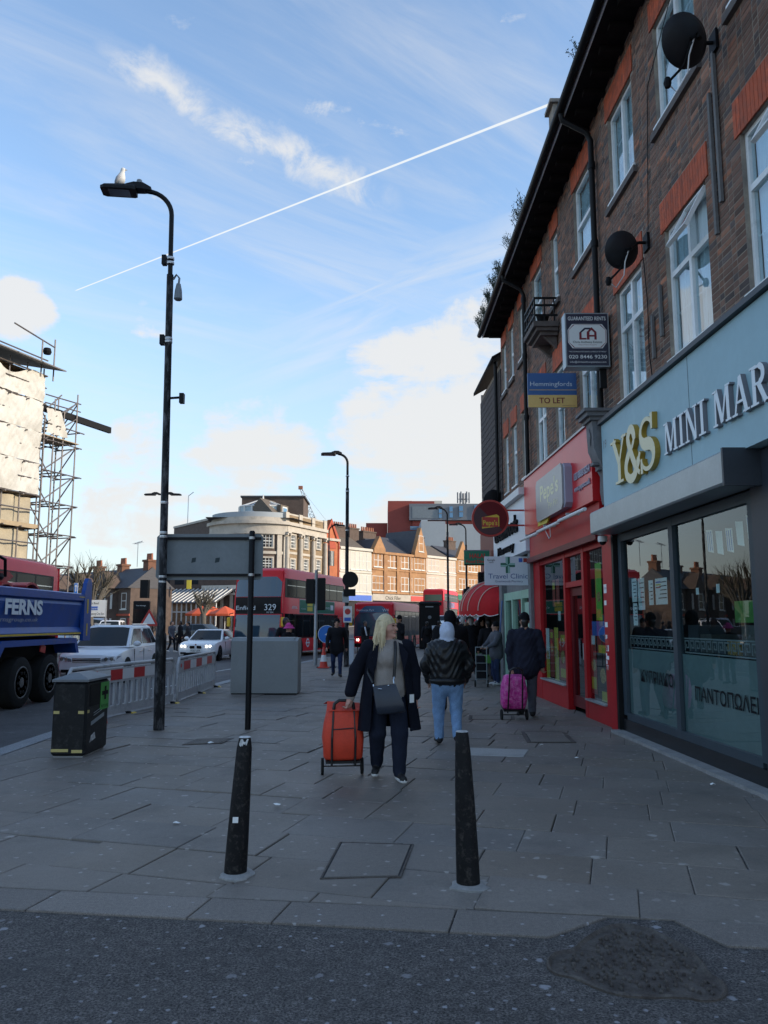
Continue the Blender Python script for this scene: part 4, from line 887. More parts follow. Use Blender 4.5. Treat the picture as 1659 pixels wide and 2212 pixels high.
# round projecting sign
rs = thing('round_sign', 'round maroon projecting sign on two red arms with yellow lettering', 'sign', (2.5, 18.3, 3.5))
c0 = atY(1059, 1120, 18.3); p = MB(); p.lathe([(.425, -.04), (.43, -.03), (.43, .03), (.425, .04)], tuple(c0), 'y', 40); p.build('rim', 'p_red', rs, smooth=40)
p = MB(); p.lathe([(.385, -.047), (.385, -.041)], tuple(c0), 'y', 40); p.build('face', 'dark_red', rs)
hf = [(.382 * math.cos(R(135 + 180 * i / 24)), .382 * math.sin(R(135 + 180 * i / 24))) for i in range(25)]
p = MB(); p.prism(hf, lambda a, c, d: (c0.x + a, c0.y - d, c0.z + c), .0475, .049); p.build('dark_half', 'plum', rs)
p = MB(); p.prism([(-.20, -.24), (.2, -.19), (.2, .05), (.14, .09), (-.2, .02)], lambda a, c, d: (c0.x + a, c0.y - d, c0.z + c), .0495, .0515); p.build('panel_edge', 'p_yellow', rs)
p = MB(); p.prism([(-.20, -.20), (.175, -.20), (.175, .02), (-.19, .03)], lambda a, c, d: (c0.x + a, c0.y - d, c0.z + c), .052, .054); p.build('panel', 'p_red', rs)
text('lettering', "Pepe's", .11, lambda a, b, d: (c0.x - .01 + a, c0.y - .0555, c0.z - .16 + b), 'p_yellow', rs, width=.33, bold=.02)
for z in (.19, -.16):
    p = MB(); p.box(c0.x + .38, WALL(18.3, .2, 0)[0], c0.y - .015, c0.y + .015, c0.z + z - .018, c0.z + z + .018); p.build('arm', 'p_red', rs)
# projecting signs hung from the wall, facing the photographer
def board(name, label, px, Y, depth, parts, frame=None):
    a, b_ = atY(px[0], px[3], Y), atY(px[2], px[1], Y); t = thing(name, label, 'sign', ((a.x + b_.x) / 2, Y, a.z))
    X = lambda u: a.x + (b_.x - a.x) * u; Z = lambda v: a.z + (b_.z - a.z) * v
    for nm, u0, v0, u1, v1, m, k in parts: p = MB(); p.box(X(u0), X(u1), Y - .001 * k, Y + (depth if k == 0 else .0005), Z(v0), Z(v1)); p.build(nm, m, t)
    tx = lambda u, v, k=5: (lambda aa, bb, d: (X(u) + aa, Y - .001 * k - d, Z(v) + bb)); return t, tx, (b_.x - a.x), (b_.z - a.z), X, Z
mat('navy', (0.03, 0.03, 0.055), .35); mat('let_blue', (0.05, 0.13, 0.32), .4); mat('let_yellow', (0.80, 0.52, 0.17), .45, var=.06); mat('maroon', (0.22, 0.02, 0.03), .4)
mat('hospital_white', (0.66, 0.72, 0.78), .4, var=.04); mat('pharm_green', (0.01, 0.13, 0.08), .45); mat('pharm_light', (0.28, 0.5, 0.45), .45); mat('halal_green', (0.02, 0.20, 0.11), .4, var=.08); mat('text_red', (0.5, 0.04, 0.03), .5)
t, tx, w_, h_, X, Z = board('to_let_board', 'blue and yellow to let board with white name lettering', (1141, 806, 1249, 880), 14.3, .03, [('panel', 0, 0, 1, 1, 'let_blue', 0), ('lower_panel', 0, 0, 1, .36, 'let_yellow', 2), ('stripe', .03, .50, .97, .515, 'let_yellow', 2)])
text('lettering', 'Hemmingfords', .085, tx(.46, .62), 'letter_white', t, width=w_ * .82); text('lettering', 'TO LET', .105, tx(.47, .12), 'maroon', t, width=w_ * .50, bold=.012); text('lettering', 'hemmingfords.co.uk', .018, tx(.8, .04), 'maroon', t, width=w_ * .25)
p = MB(); p.box(X(1), X(1) + .12, 14.3, 14.33, Z(.75), Z(.8)); p.box(X(1), X(1) + .12, 14.3, 14.33, Z(.2), Z(.25)); p.build('bracket', 'old_wood', t)
t, tx, w_, h_, X, Z = board('lightbox_sign', 'square dark lightbox sign with white octagon and phone number', (1223, 676, 1314, 792), 12.2, .22, [('box', 0, 0, 1, 1, 'alu_grey', 0), ('face', .03, .02, .97, .98, 'navy', 2)])
oct_ = lambda k: [(.16 + .03 * k, .34 + .01 * k), (.84 - .03 * k, .34 + .01 * k), (.94 - .015 * k, .45), (.94 - .015 * k, .68), (.84 - .03 * k, .79 - .01 * k), (.16 + .03 * k, .79 - .01 * k), (.06 + .015 * k, .68), (.06 + .015 * k, .45)]
for k, m in ((0, 'paper'), (1, 'maroon'), (1.7, 'paper')): p = MB(); p.prism(oct_(k), lambda a, c, d: (X(a), 12.2 - d, Z(c)), .0, .003 + .001 * k); p.build('octagon', m, t)
hs = lambda pl: [(X(a), Z(c)) for a, c in pl]
for pl, m in (([(.32, .50), (.48, .50), (.48, .53), (.37, .53), (.37, .63), (.32, .63)], 'maroon'), ([(.32, .63), (.37, .63), (.46, .69), (.56, .69), (.58, .72), (.44, .72)], 'navy'), ([(.49, .50), (.55, .50), (.55, .64), (.60, .68), (.66, .63), (.66, .50), (.71, .50), (.71, .64), (.60, .73), (.49, .64)], 'maroon'), ([(.55, .555), (.66, .555), (.66, .585), (.55, .585)], 'maroon')): p = MB(); p.prism(hs(pl), lambda a, c, d: (a, 12.2 - d, c), .004, .0075); p.build('emblem', m, t)
text('lettering', 'GUARANTEED RENTS', .062, tx(.5, .86), 'paper', t, width=w_ * .86, bold=.012); text('lettering', 'Chris Anthony Estates', .036, tx(.5, .435, 8), 'ink', t, width=w_ * .66); text('lettering', 'Lettings & Property Management', .015, tx(.5, .395, 8), 'maroon', t, width=w_ * .42)
text('lettering', '"WE GUARANTEE RENTS & PEACE OF MIND"', .02, tx(.5, .265), 'paper', t, width=w_ * .85); text('lettering', '020 8446 9230', .058, tx(.5, .15), 'paper', t, width=w_ * .86, bold=.01); text('lettering', 'info@chrisanthonyestates.com', .03, tx(.5, .07), 'paper', t, width=w_ * .82)
p = MB(); p.box(X(.8), X(.95), 12.3, 12.36, Z(-.35), Z(0)); p.build('bracket', 'black_paint', t)
t, tx, w_, h_, X, Z = board('clinic_sign', 'pale blue travel clinic sign with green cross', (1048, 1202, 1146, 1264), 18.75, .08, [('panel', 0, 0, 1, 1, 'hospital_white', 0), ('badge', .74, .80, .82, .94, 'p_blue', 2), ('badge', .84, .80, .92, .94, 'p_red', 2)])
cx, cz, q = .5, .70, .10
for pl, m in (([(0, .24), (-.06, .24), (-.06, .06), (0, 0)], 'pharm_light'), ([(0, .24), (0, 0), (.06, .06), (.06, .24)], 'pharm_green'), ([(.06, .06), (0, 0), (.20, 0), (.20, .06)], 'pharm_light'), ([(0, 0), (.06, -.06), (.2, -.06), (.2, 0)], 'pharm_green'), ([(0, 0), (0, -.24), (.06, -.24), (.06, -.06)], 'pharm_light'), ([(0, 0), (-.06, -.06), (-.06, -.24), (0, -.24)], 'pharm_green'), ([(0, 0), (-.2, 0), (-.2, -.06), (-.06, -.06)], 'pharm_light'), ([(0, 0), (-.06, .06), (-.2, .06), (-.2, 0)], 'pharm_green')):
    p = MB(); p.add([(X(cx) + a * .85, 18.745, Z(cz) + c * .8) for a, c in pl], [(0, 1, 2, 3)]); p.build('cross_arm', m, t)
text('lettering', 'Travel Clinic', .115, tx(.5, .23), 'let_blue', t, width=w_ * .86); text('lettering', 'Greenwoods Pharmacy', .05, tx(.52, .10), 'ink_blue', t, width=w_ * .6); text('lettering', 'Google', .05, tx(.14, .84), 'ink', t, width=w_ * .17); text('lettering', 'reviews', .03, tx(.14, .77), 'ink', t, width=w_ * .1)
t, tx, w_, h_, X, Z = board('halal_sign', 'green halal food sign with red lettering', (1003, 1188, 1057, 1221), 23.5, .1, [('panel', 0, 0, 1, 1, 'halal_green', 0), ('frame', 0, 0, 1, .07, 'ink', 2), ('frame', 0, .93, 1, 1, 'sign_back', 2)])
text('lettering', 'HALAL', .13, tx(.55, .47), 'text_red', t, width=w_ * .68, bold=.03); text('lettering', 'Food Direct', .09, tx(.52, .15), 'text_red', t, width=w_ * .9, bold=.025)
p = MB(); p.box(X(.9), X(.9) + .3, 23.5, 23.54, Z(.4), Z(.5)); p.build('bracket', 'black_paint', t)
# ---- pharmacy, with pale green shutter and door
ph = thing('pharmacy_shopfront', 'pharmacy shopfront with white fascia and pale green doorway', 'shopfront', WALL(20.3, 0, 0))
p = wmb(); p.box(18.2, 22.6, 0, .2, 3.25, 4.55); p.build('fascia', 'hospital_white', ph)
p = wmb(); p.box(18.2, 22.7, .0, .34, 4.555, 4.72); p.build('fascia_hood', 'white', ph)
text('lettering', 'Greenwoods', .42, W2(20.6, .202, 3.8), 'ink', ph, width=3.2, ext=.05, bold=.02); text('lettering', 'Pharmacy', .22, W2(20.6, .202, 3.4), 'ink', ph, width=2.2, ext=.05)
for a, c in ((18.17, 18.42), (21.9, 22.3)): p = wmb(); p.box(a, c, -.05, .12, 0, 3.2); p.build('pilaster', 'stone_grey', ph)
p = wmb(); p.box(18.42, 21.9, -.08, -.02, 2.4, 3.2); p.build('shutter_box', 'stone_grey', ph)
p = wmb(); p.box(18.42, 18.62, -.06, .06, 0, 2.4); p.box(19.5, 19.62, -.06, .06, 0, 2.4); p.box(20.7, 20.85, -.06, .06, 0, 2.4); p.box(21.7, 21.9, -.06, .06, 0, 2.4); p.box(18.62, 21.7, -.055, .055, 2.2, 2.4); p.box(18.62, 21.7, -.055, .055, 0, .5); p.build('frame', 'mint', ph)
for a, c in ((18.6, 19.52), (19.6, 20.72), (20.83, 21.72)): p = wmb(); p.box(a, c, -.02, -.01, .48, 2.22); p.build('pane', 'shop_glass', ph)
p = wmb(); p.box(18.5, 21.9, -1.2, -1.1, 0, 3); p.build('interior', 'stone_grey', ph)
p = wmb(); p.box(18.75, 19.3, .021, .03, .6, 2.1); p.build('green_panel', 'mint', ph)
p = wmb(); p.tube([(21.2, .42, 0), (21.4, .2, 2.2)], .02, 6); p.build('awning_pole', 'let_blue', ph)
# ---- red half-round awning further on
mat('awn_red', (0.46, 0.014, 0.018), .6, spec=.12, var=.12, vscale=3); mat('awn_pale', (0.66, 0.5, 0.42), .6)
aw = thing('red_awning', 'red ribbed quarter dome shop awning with scalloped white edge', 'awning', WALL(23.6, .4, 2.0))
def dome(th, ph_):       # th: along the arch from front lip to wall, ph_: fan
    return None
A0, A1 = 22.3, 26.2; rib = 7
def apt(u, v):           # u 0..1 along s (rounded ends), v 0..1 from lip (front, low) up to the wall
    e = max(0.02, math.sin(math.pi * min(max(u, .0), 1.0))) ** .55; th = v * math.pi / 2
    return (A0 + (A1 - A0) * u, .04 + .92 * math.cos(th) * e, 1.95 + .90 * math.sin(th) * (0.35 + 0.65 * e))
p = wmb(); nu, nv = 28, 10; p.loft([[apt(i / nu, j / nv) for j in range(nv + 1)] for i in range(nu + 1)], closed=False, cap=False); p.build('canopy', 'awn_red', aw, smooth=True)
for i in range(1, rib): p = wmb(); p.tube([tuple(Vector(apt(i / rib, j / nv)) + Vector((0, .012, .012))) for j in range(nv + 1)], .014, 5); p.build('rib', 'awn_pale', aw)
p = wmb(); vs = []
for i in range(85):
    q = apt(i / 84, 0); sc_ = .10 + .05 * abs(math.sin(i / 84 * math.pi * 12)); vs += [(q[0], q[1] + .004, q[2]), (q[0], q[1] + .006, q[2] - sc_)]
p.add(vs, [(2 * i, 2 * i + 1, 2 * i + 3, 2 * i + 2) for i in range(84)]); p.build('valance', 'awn_red', aw)
p = wmb(); p.tube([(vs[2 * i + 1][0], vs[2 * i + 1][1], vs[2 * i + 1][2]) for i in range(85)], .012, 4); p.build('trim', 'white', aw)
gs = thing('greengrocer_shopfront', 'dark open shopfront beneath the red awning', 'shopfront', WALL(24.2, 0, 0))
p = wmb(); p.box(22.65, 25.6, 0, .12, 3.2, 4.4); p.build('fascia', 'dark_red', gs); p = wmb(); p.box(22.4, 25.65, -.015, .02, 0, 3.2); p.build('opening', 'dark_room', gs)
for i in range(6): p = wmb(); p.box(22.6 + i * .5, 23.05 + i * .5, .06, .5, .5 + .02 * i, .72); p.build('produce_crate', random.choice(('crate_green', 'p_food', 'old_wood')), gs)
# ------------------------------------------------------------------ street furniture
mat('lamp_black', (0.008, 0.008, 0.009), .5, spec=.2, var=.2, vscale=4); mat('lens', (0.10, 0.10, 0.11), .15)
mat('red_board', (0.55, 0.03, 0.03), .4, var=.06); mat('barrier_grey', (0.48, 0.48, 0.48), .45, var=.12, vscale=5, dirt=(0.20, 0.21, 0.22), dscale=5, damt=.1)
mat('cone_red', (0.62, 0.05, 0.03), .5, var=.08, vscale=9); mat('bin_black', (0.011, 0.012, 0.013), .5, spec=.25, var=.15, vscale=4, dirt=(0.05, 0.05, 0.05), dscale=14, damt=-.1); mat('bin_top', (0.14, 0.15, 0.16), .5, var=.15, vscale=5)
mat('gold_band', (0.52, 0.42, 0.15), .5); mat('recycle_green', (0.06, 0.30, 0.05), .5, var=.06); mat('feather_white', (0.6, 0.6, 0.58), .8); mat('feather_grey', (0.3, 0.31, 0.33), .8)
mat('blue_sign', (0.01, 0.16, 0.55), .4, var=.05); mat('off_black', (0.009, 0.009, 0.010), .5, spec=.2)
mat('band_steel', (0.5, 0.5, 0.5), .35, .7)
# bollards
def bollard(label, px, topx, lean_y=0.0, h=.96):
    b0 = gp(*px); t = thing('bollard', label, 'bollard', (b0.x, b0.y, 0), group='black bollards at the crossing')
    lx = topx; f = lambda x, y, z: (b0.x + x + lx * z, b0.y + y + lean_y * z, z)
    p = MB(f); prof = [(.074, -.02), (.074, .01), (.071, .2), (.062, .5), (.050, .8), (.041, h - .02), (.038, h - .004)]; p.lathe(prof, n=24); p.build('post', 'bollard_black', t, smooth=50)
    p = MB(f); p.lathe([(.040, h - .003), (.034, h + .002), (.01, h + .004)], n=24); p.build('cap', 'white_paint', t, smooth=50)
    p = MB(); n_ = 14; pts = [(b0.x + (.105 + random.uniform(-.02, .05)) * math.cos(k * 2 * math.pi / n_), b0.y + (.10 + random.uniform(-.02, .05)) * math.sin(k * 2 * math.pi / n_)) for k in range(n_)]
    p.loft([[(a, c, -.01) for a, c in pts], [(a, c, .006) for a, c in pts], [((a - b0.x) * .72 + b0.x, (c - b0.y) * .72 + b0.y, .022) for a, c in pts]]); p.build('mortar_collar', 'concrete', t, smooth=60)
    return t, f, h
t, f, h = bollard('black iron bollard with white paint flaking down from its top', (508, 1890), .05, 0, .87)
p = MB(f); p.add([(-.02, -.0405, h - .01), (.03, -.032, h - .01), (.02, -.042, h - .05), (.0, -.0465, h - .04), (-.015, -.047, h - .09), (-.03, -.036, h - .04)], [tuple(range(6))[::-1]]); p.build('paint_flake', 'white_paint', t)
p = MB(f); p.box(-.03, .005, -.073, -.066, .34, .375); p.build('sticker', 'paper', t)
t, f, h = bollard('leaning black iron bollard with clean white top', (1012, 1914), -.03, 0, .935)
# street lamps
def lamp(name, label, base, H, r0, arm, head_dir, group='street lamps', swan=.55, bands=(), lean=0.0, collar=1.25):
    x, y, z = base; t = thing(name, label, 'street lamp', base, group=group); LN = lambda a, b_, c_: (a + lean * c_, b_, c_); p = MB(LN); hd = Vector((*head_dir, 0)).normalized()
    p.lathe([(r0 * 1.3, -.05), (r0 * 1.3, collar - .02), (r0 * 1.18, collar + .03), (r0, collar + .05), (r0 * .88, H * .62), (r0 * .86, H * .835)], base, n=16); p.build('column', 'post_worn' if collar else 'lamp_black', t, smooth=45)
    p = MB(LN); r1 = r0 * .62; R_ = swan; pts = [(x, y, z + H * .835), (x, y, z + H - R_)] + [(x + hd.x * R_ * (1 - math.cos(k * math.pi / 16)), y + hd.y * R_ * (1 - math.cos(k * math.pi / 16)), z + H - R_ + R_ * math.sin(k * math.pi / 16)) for k in range(1, 9)] + [(x + hd.x * arm, y + hd.y * arm, z + H + .01)]
    p.tube(pts, r1, 12); p.build('swan_neck', 'lamp_black', t, smooth=50)
    sd = Vector((-hd.y, hd.x, 0)); o = Vector((x + hd.x * arm + lean * H, y + hd.y * arm, z + H)); Q = lambda a, c, e: tuple(o + hd * a + sd * c + Vector((0, 0, e)))
    p = MB(Q); p.loft([[(a, c, e) for c, e in ((-w_, .0), (w_, 0), (w_ * .8, hh), (-w_ * .8, hh))] for a, w_, hh in ((-.08, .06, .06), (.05, .09, .12), (.2, .10, .12), (.32, .12, .07))]); p.build('driver_box', 'lamp_black', t)
    p = MB(Q); p.loft([[(a, c, e) for c, e in ((-w_, -.05), (w_, -.05), (w_, .0), (w_ * .8, hh), (-w_ * .8, hh), (-w_, 0))] for a, w_, hh in ((.16, .13, .05), (.2, .155, .055), (.66, .155, .03), (.72, .12, .01))]); hdo = p.build('lantern', 'lamp_black', t)
    p = MB(Q); p.box(.26, .6, -.11, .11, -.056, -.051); p.build('lens', 'lens', hdo)
    for bz in bands: p = MB(LN); p.lathe([(r0 * .97, bz - .02), (r0 * 1.0, bz), (r0 * .97, bz + .02)], (x, y, 0), n=16); p.build('steel_band', 'band_steel', t)
    return t, o, hd
l1 = gp(343, 1577); L1, o1, hd1 = lamp('street_lamp', 'tall black swan necked street lamp with worn paint beside the litter bin', (l1.x, l1.y, 0), 8.74, .064, .42, (-1, -.12), bands=(2.25, 2.33, 2.96, 3.02, 3.5, 6.15, 6.2, 7.5, 7.58), swan=.40, collar=1.42, lean=-.013)
for z, dx in ((7.55, -.1), (6.18, -.1), (5.2, .24)): p = MB(); dx -= .013 * z; p.box(l1.x + dx - .035, l1.x + dx + .035, l1.y - .05, l1.y + .05, z - .08, z + .08); p.build('control_box', 'lamp_black', L1)
p = MB(); l1.x -= .14; p.tube([(l1.x + .1, l1.y, 7.22), (l1.x + .15, l1.y, 7.3), (l1.x + .2, l1.y, 7.24), (l1.x + .19, l1.y, 7.12)], .018, 6); p.lathe([(.05, 6.86), (.07, 6.88), (.06, 7.02), (.035, 7.14)], (l1.x + .19, l1.y, 0), n=10); p.build('camera_pod', 'sign_back', L1, smooth=40)
p = MB(); p.tube([(l1.x + .05, l1.y, 5.2), (l1.x + .33, l1.y, 5.22)], .02, 6); p.build('bracket_arm', 'lamp_black', L1)
p = MB(); p.box(l1.x - .22, l1.x - .1, l1.y - .05, l1.y + .06, 2.0, 2.28); p.build('control_box', 'lamp_black', L1)
# gull on the lantern
gl = thing('gull', 'white gull with grey wings perched on the nearest street lamp', 'bird', tuple(o1 + hd1 * .42 + Vector((0, 0, .04))))
g0 = o1 + hd1 * .42 + Vector((0, 0, .07))
GX = lambda x, y, z: (g0.x + x, g0.y + y, g0.z + z)
p = MB(GX); p.loft([[(cx + r * math.cos(k * math.pi / 6), r * .9 * math.sin(k * math.pi / 6), z) for k in range(12)] for cx, r, z in ((-.02, .015, 0), (-.02, .06, .03), (-.01, .078, .09), (0, .072, .15), (.012, .05, .21), (.02, .036, .245), (.028, .04, .275), (.03, .034, .305), (.03, .01, .322))]); p.build('body', 'feather_white', gl, smooth=True)
for sgn_ in (-1, 1): p = MB(GX); p.loft([[(cx + .035 * sc_ * math.cos(k * math.pi / 4), sgn_ * .066 * (1 if sc_ > .5 else .6) + .02 * sc_ * math.sin(k * math.pi / 4), z) for k in range(8)] for cx, sc_, z in ((-.08, .2, -.02), (-.05, .9, .05), (-.02, 1.2, .12), (-.01, .5, .19))]); p.build('wing', 'feather_grey', gl, smooth=True)
p = MB(GX); p.loft([[(.06, .012 * math.cos(k * 1.57), .284 + .01 * math.sin(k * 1.57)) for k in range(4)], [(.10, .003 * math.cos(k * 1.57), .278 + .003 * math.sin(k * 1.57)) for k in range(4)]]); p.build('beak', 'yellow', gl)
p = MB(GX)
for sgn_ in (-1, 1): p.tube([(-.01, sgn_ * .025, .02), (-.005, sgn_ * .025, -.04)], .006, 5)
p.build('legs', 'yellow', gl)
ps_ = thing('lamp_sensor', 'small grey sensor cap on the swan necked street lamp', 'sensor', tuple(o1 + hd1 * .12 + Vector((0, 0, .12)))); q = o1 + hd1 * .12
p = MB(); p.lathe([(.05, .11), (.05, .15), (.042, .19), (.02, .205)], tuple(q), n=12); p.build('cap', 'sign_back', ps_, smooth=50)
# more lamps down the street
l2 = gp(748, 1440); lamp('street_lamp', 'black street lamp carrying a round sign beside the bus', (l2.x, l2.y, 0), 8.05, .075, .3, (-1, -.1), swan=.35, bands=(2.4, 3.3, 5.1, 6.6, 7.2), collar=1.3)
for nm, px, Y, top, d, lab in (('street_lamp', 966, 44.0, 1098, (-1, 0), 'black street lamp standing beyond the kiosk'), ('street_lamp', 1006, 51.0, 1133, (-1, 0), 'black street lamp behind the halal sign'), ('street_lamp', 711, 53.0, 1135, (1, 0), 'thin black street lamp in front of the red gabled house')):
    q = atY(px, top, Y); lamp(nm, lab, (q.x, Y, -.1), q.z + .1, .07, .35, d, swan=.4, collar=1.3)
q = atY(352, 1068, 42.0); t, _, _ = lamp('street_lamp', 'distant twin headed street lamp across the road', (q.x, 42.0, -.1), q.z + .1, .08, .25, (1, 0), swan=.12, collar=1.3); _c2 = None
for ch in [c for c in t.children if c.name.startswith(('lantern', 'swan_neck', 'driver_box'))]:
    c2 = copy_tree(ch, t); c2.rotation_euler = (0, 0, math.pi)
# road sign seen from behind, on the lamp and a thin pole
rsn = thing('road_sign', 'back of a large grey road sign fixed to lamp and thin pole', 'sign', (gp(539, 1573).x, gp(539, 1573).y, 0))
pp = gp(539, 1573); a = atY(332, 1252, 12.55); c = atY(567, 1152, 12.55)
p = MB(); p.prism(rp(a.x, c.x, a.z, c.z, .05), lambda x, z, d: (x, 12.66 - d, z), 0, .012); p.build('panel', 'sign_back', rsn)
p = MB()
for z in (a.z + .06, c.z - .09): p.box(a.x + .1, c.x - .03, 12.60, 12.646, z, z + .035)
p.build('rail', 'off_black', rsn)
p = MB(); p.lathe([(.045, -.05), (.045, c.z + .02), (.03, c.z + .04)], (pp.x, 12.55, 0), n=14); p.build('pole', 'lamp_black', rsn, smooth=50)
for z in (a.z + .075, c.z - .075): p = MB(); p.lathe([(.05, z - .02), (.05, z + .02)], (pp.x, 12.55, 0), n=14); p.build('clamp', 'band_steel', rsn)
for u, w_ in ((.33, .065), (.55, .07)):
    x = a.x + (c.x - a.x) * u; p = MB(); p.add([(x, 12.644, a.z + .27), (x + w_, 12.644, a.z + .285), (x + w_ + .01, 12.644, a.z + .355), (x + .01, 12.644, a.z + .345)], [(0, 1, 2, 3)]); p.build('sticker', 'sign_dark', rsn) if 'sign_dark' in MATS else (mat('sign_dark', (.02, .035, .04), .6, var=.4, vscale=30), p.build('sticker', 'sign_dark', rsn))
# litter bin
bn = thing('litter_bin', 'black street litter bin with green recycling panel at the kerb', 'litter bin', (-3.83, 10.3, 0))
bx0, bx1, by0, by1 = -4.04, -3.62, 9.96, 10.74
p = MB(); p.bbox(bx0, bx1, by0, by1, .02, .90, .03); p.build('body', 'bin_black', bn)
p = MB(); p.box(bx0 + .03, bx1 - .03, by0 + .03, by1 - .03, -.01, .018); p.build('plinth', 'concrete', bn)
p = MB(); p.loft([[(x, y, z) for x, y in ((bx0 - .015 + i, by0 - .015 + i), (bx1 + .015 - i, by0 - .015 + i), (bx1 + .015 - i, by1 + .015 - i), (bx0 - .015 + i, by1 + .015 - i))] for i, z in ((.0, .902), (0, .93), (.06, .955), (.19, 1.0))]); p.build('lid', 'bin_top', bn)
p = MB(); p.lathe([(.05, .962), (.052, .985), (.03, .99)], (-3.9, 10.2, 0), n=12); p.build('ashtray', 'off_black', bn)
for y0, y1, m, nm in ((10.05, 10.40, 'black', 'slot'), (10.42, 10.72, 'recycle_green', 'recycling_panel')): p = MB(); p.box(bx1 + .001, bx1 + .006, y0, y1, .60 if nm == 'slot' else .52, .86); p.build(nm, m, bn)
p = MB(); p.box(bx1 + .007, bx1 + .010, 10.46, 10.68, .70, .75); p.box(bx1 + .0105, bx1 + .012, 10.54, 10.60, .64, .81); p.build('recycling_slot', 'black', bn)
text('lettering', 'RECYCLING', .035, lambda aa, b_, d: (bx1 + .007, 10.57 + aa, .545 + b_), 'off_black', bn, width=.25)
p = MB(); p.add([(bx1 + .003, 10.12, .36), (bx1 + .003, 10.58, .43), (bx1 + .003, 10.58, .48), (bx1 + .003, 10.12, .41)], [(0, 1, 2, 3)]); p.build('label_strip', 'alu_grey', bn)
for z in (.47, .50): p = MB(); p.add([(bx1 + .003, 10.2, z), (bx1 + .003, 10.5, z + .045), (bx1 + .003, 10.5, z + .055), (bx1 + .003, 10.2, z + .01)], [(0, 1, 2, 3)]); p.build('label_line', 'alu_grey', bn)
p = MB(); p.add([(bx1 + .003, 10.1, .16), (bx1 + .003, 10.3, .19), (bx1 + .003, 10.26, .27), (bx1 + .003, 10.14, .24)], [(0, 1, 2, 3)]); p.build('graffiti', 'white_paint', bn)
for x0, x1, y0, y1, z in ((bx0 + .02, bx0 + .09, by0 - .004, by0 - .001, .52), (bx1 - .1, bx1 - .03, by0 - .004, by0 - .001, .52), (bx0 + .01, bx0 + .22, by0 - .004, by0 - .001, .07), (bx1 - .16, bx1 - .03, by0 - .004, by0 - .001, .06)): p = MB(); p.box(x0, x1, y0, y1, z, z + .035); p.build('gold_band', 'gold_band', bn)
p = MB(); p.box(bx1 + .001, bx1 + .004, by0 + .03, by0 + .09, .525, .56); p.build('gold_band', 'gold_band', bn)
# cabinet
cb_ = thing('steel_cabinet', 'wide plain grey metal street cabinet behind the thin black pole', 'cabinet', (-2.75, 18.9, 0))
p = MB(); c0_, c1_ = -3.5, -2.06; p.prism([(18.55, .03), (19.35, .03), (19.35, 1.28), (18.63, 1.28), (18.55, 1.20)], lambda yy, z, d: (c0_ + d, yy, z), 0, c1_ - c0_); p.build('body', 'grey_steel', cb_)
p = MB(); p.prism([(18.55, .03), (19.3, .03), (19.3, 1.18), (19.22, 1.27), (18.70, 1.27), (18.55, 1.20)], lambda yy, z, d: (c1_ + d, yy + .02 * 0, z), 0.001, .09); p.build('side_bevel', 'grey_steel', cb_)
p = MB(); p.box(c0_ + .02, c1_ + .06, 18.57, 19.3, -.01, .028); p.build('plinth', 'off_black', cb_)
# plastic barriers
def barrier(label, P0, P1, zb, cuts, flip=False):
    P0, P1 = Vector(P0), Vector(P1); L_ = (P1 - P0).length; u = (P1 - P0) / L_; n = Vector((u.y, -u.x)); H_ = 1.0
    Q = lambda a, c, z: (P0.x + u.x * a + n.x * c, P0.y + u.y * a + n.y * c, zb + z)
    t = thing('road_barrier', label, 'barrier', (P0.x, P0.y, zb), group='roadworks barriers')
    p = MB(Q); ol = [(0.06, .12), (L_ - .06, .12), (L_, .2), (L_, .86), (L_ - .10, H_), (.10, H_), (0, .86), (0, .2)]; p.tube([(a, 0, z) for a, z in ol + [ol[0]]], .032, 8); p.build('frame', 'barrier_grey', t, smooth=50)
    p = MB(Q); p.box(.03, L_ - .03, -.018, .018, .14, .30); p.build('lower_panel', 'barrier_grey', t)
    n_ = max(6, int(L_ / .21))
    for i in range(1, n_):
        a = L_ * i / n_; p = MB(Q); p.box(a - .035, a + .035, -.02, .02, .29, .70); p.build('bar', 'barrier_grey', t)
    p = MB(Q); p.box(.05, L_ - .05, -.016, .016, .70, .95); p.build('top_panel', 'barrier_grey', t)
    k = cuts
    for i in range(k):
        a0, a1 = L_ * (.12 + .76 * i / k), L_ * (.12 + .76 * (i + 1) / k); p = MB(Q); p.box(a0, a1, .0165, .021, .74, .92); p.build('red_panel' if i % 2 == 0 else 'white_panel', 'red_board' if i % 2 == 0 else 'white', t)
    p = MB(Q); p.lathe([(.04, -.02), (.045, .022)], (L_ * .055, 0, .84), 'y', 10); p.build('reflector', 'red_refl', t)
    for a in (L_ * .5, L_ * .97):
        p = MB(Q); p.prism([(-.26, 0), (.34, 0), (.30, .05), (.06, .16), (-.06, .16), (-.24, .05)], lambda c, z, d: (a - .05 + d, c, z - .005), .1, 0); p.build('foot', 'rubber', t)
        p = MB(Q); p.prism([(.14, 0), (.36, 0), (.33, .05), (.14, .15)], lambda c, z, d: (a - .065 + d, c, z - .002), .13, 0); p.build('foot_tip', 'yellow', t)
barrier('grey plastic roadworks barrier with red and white board behind the litter bin', (-5.02, 12.9), (-4.32, 16.7), -.12, 7)
barrier('grey plastic roadworks barrier with red and white board near the steel cabinet', (-4.3, 16.95), (-4.36, 20.9), -.12, 5)
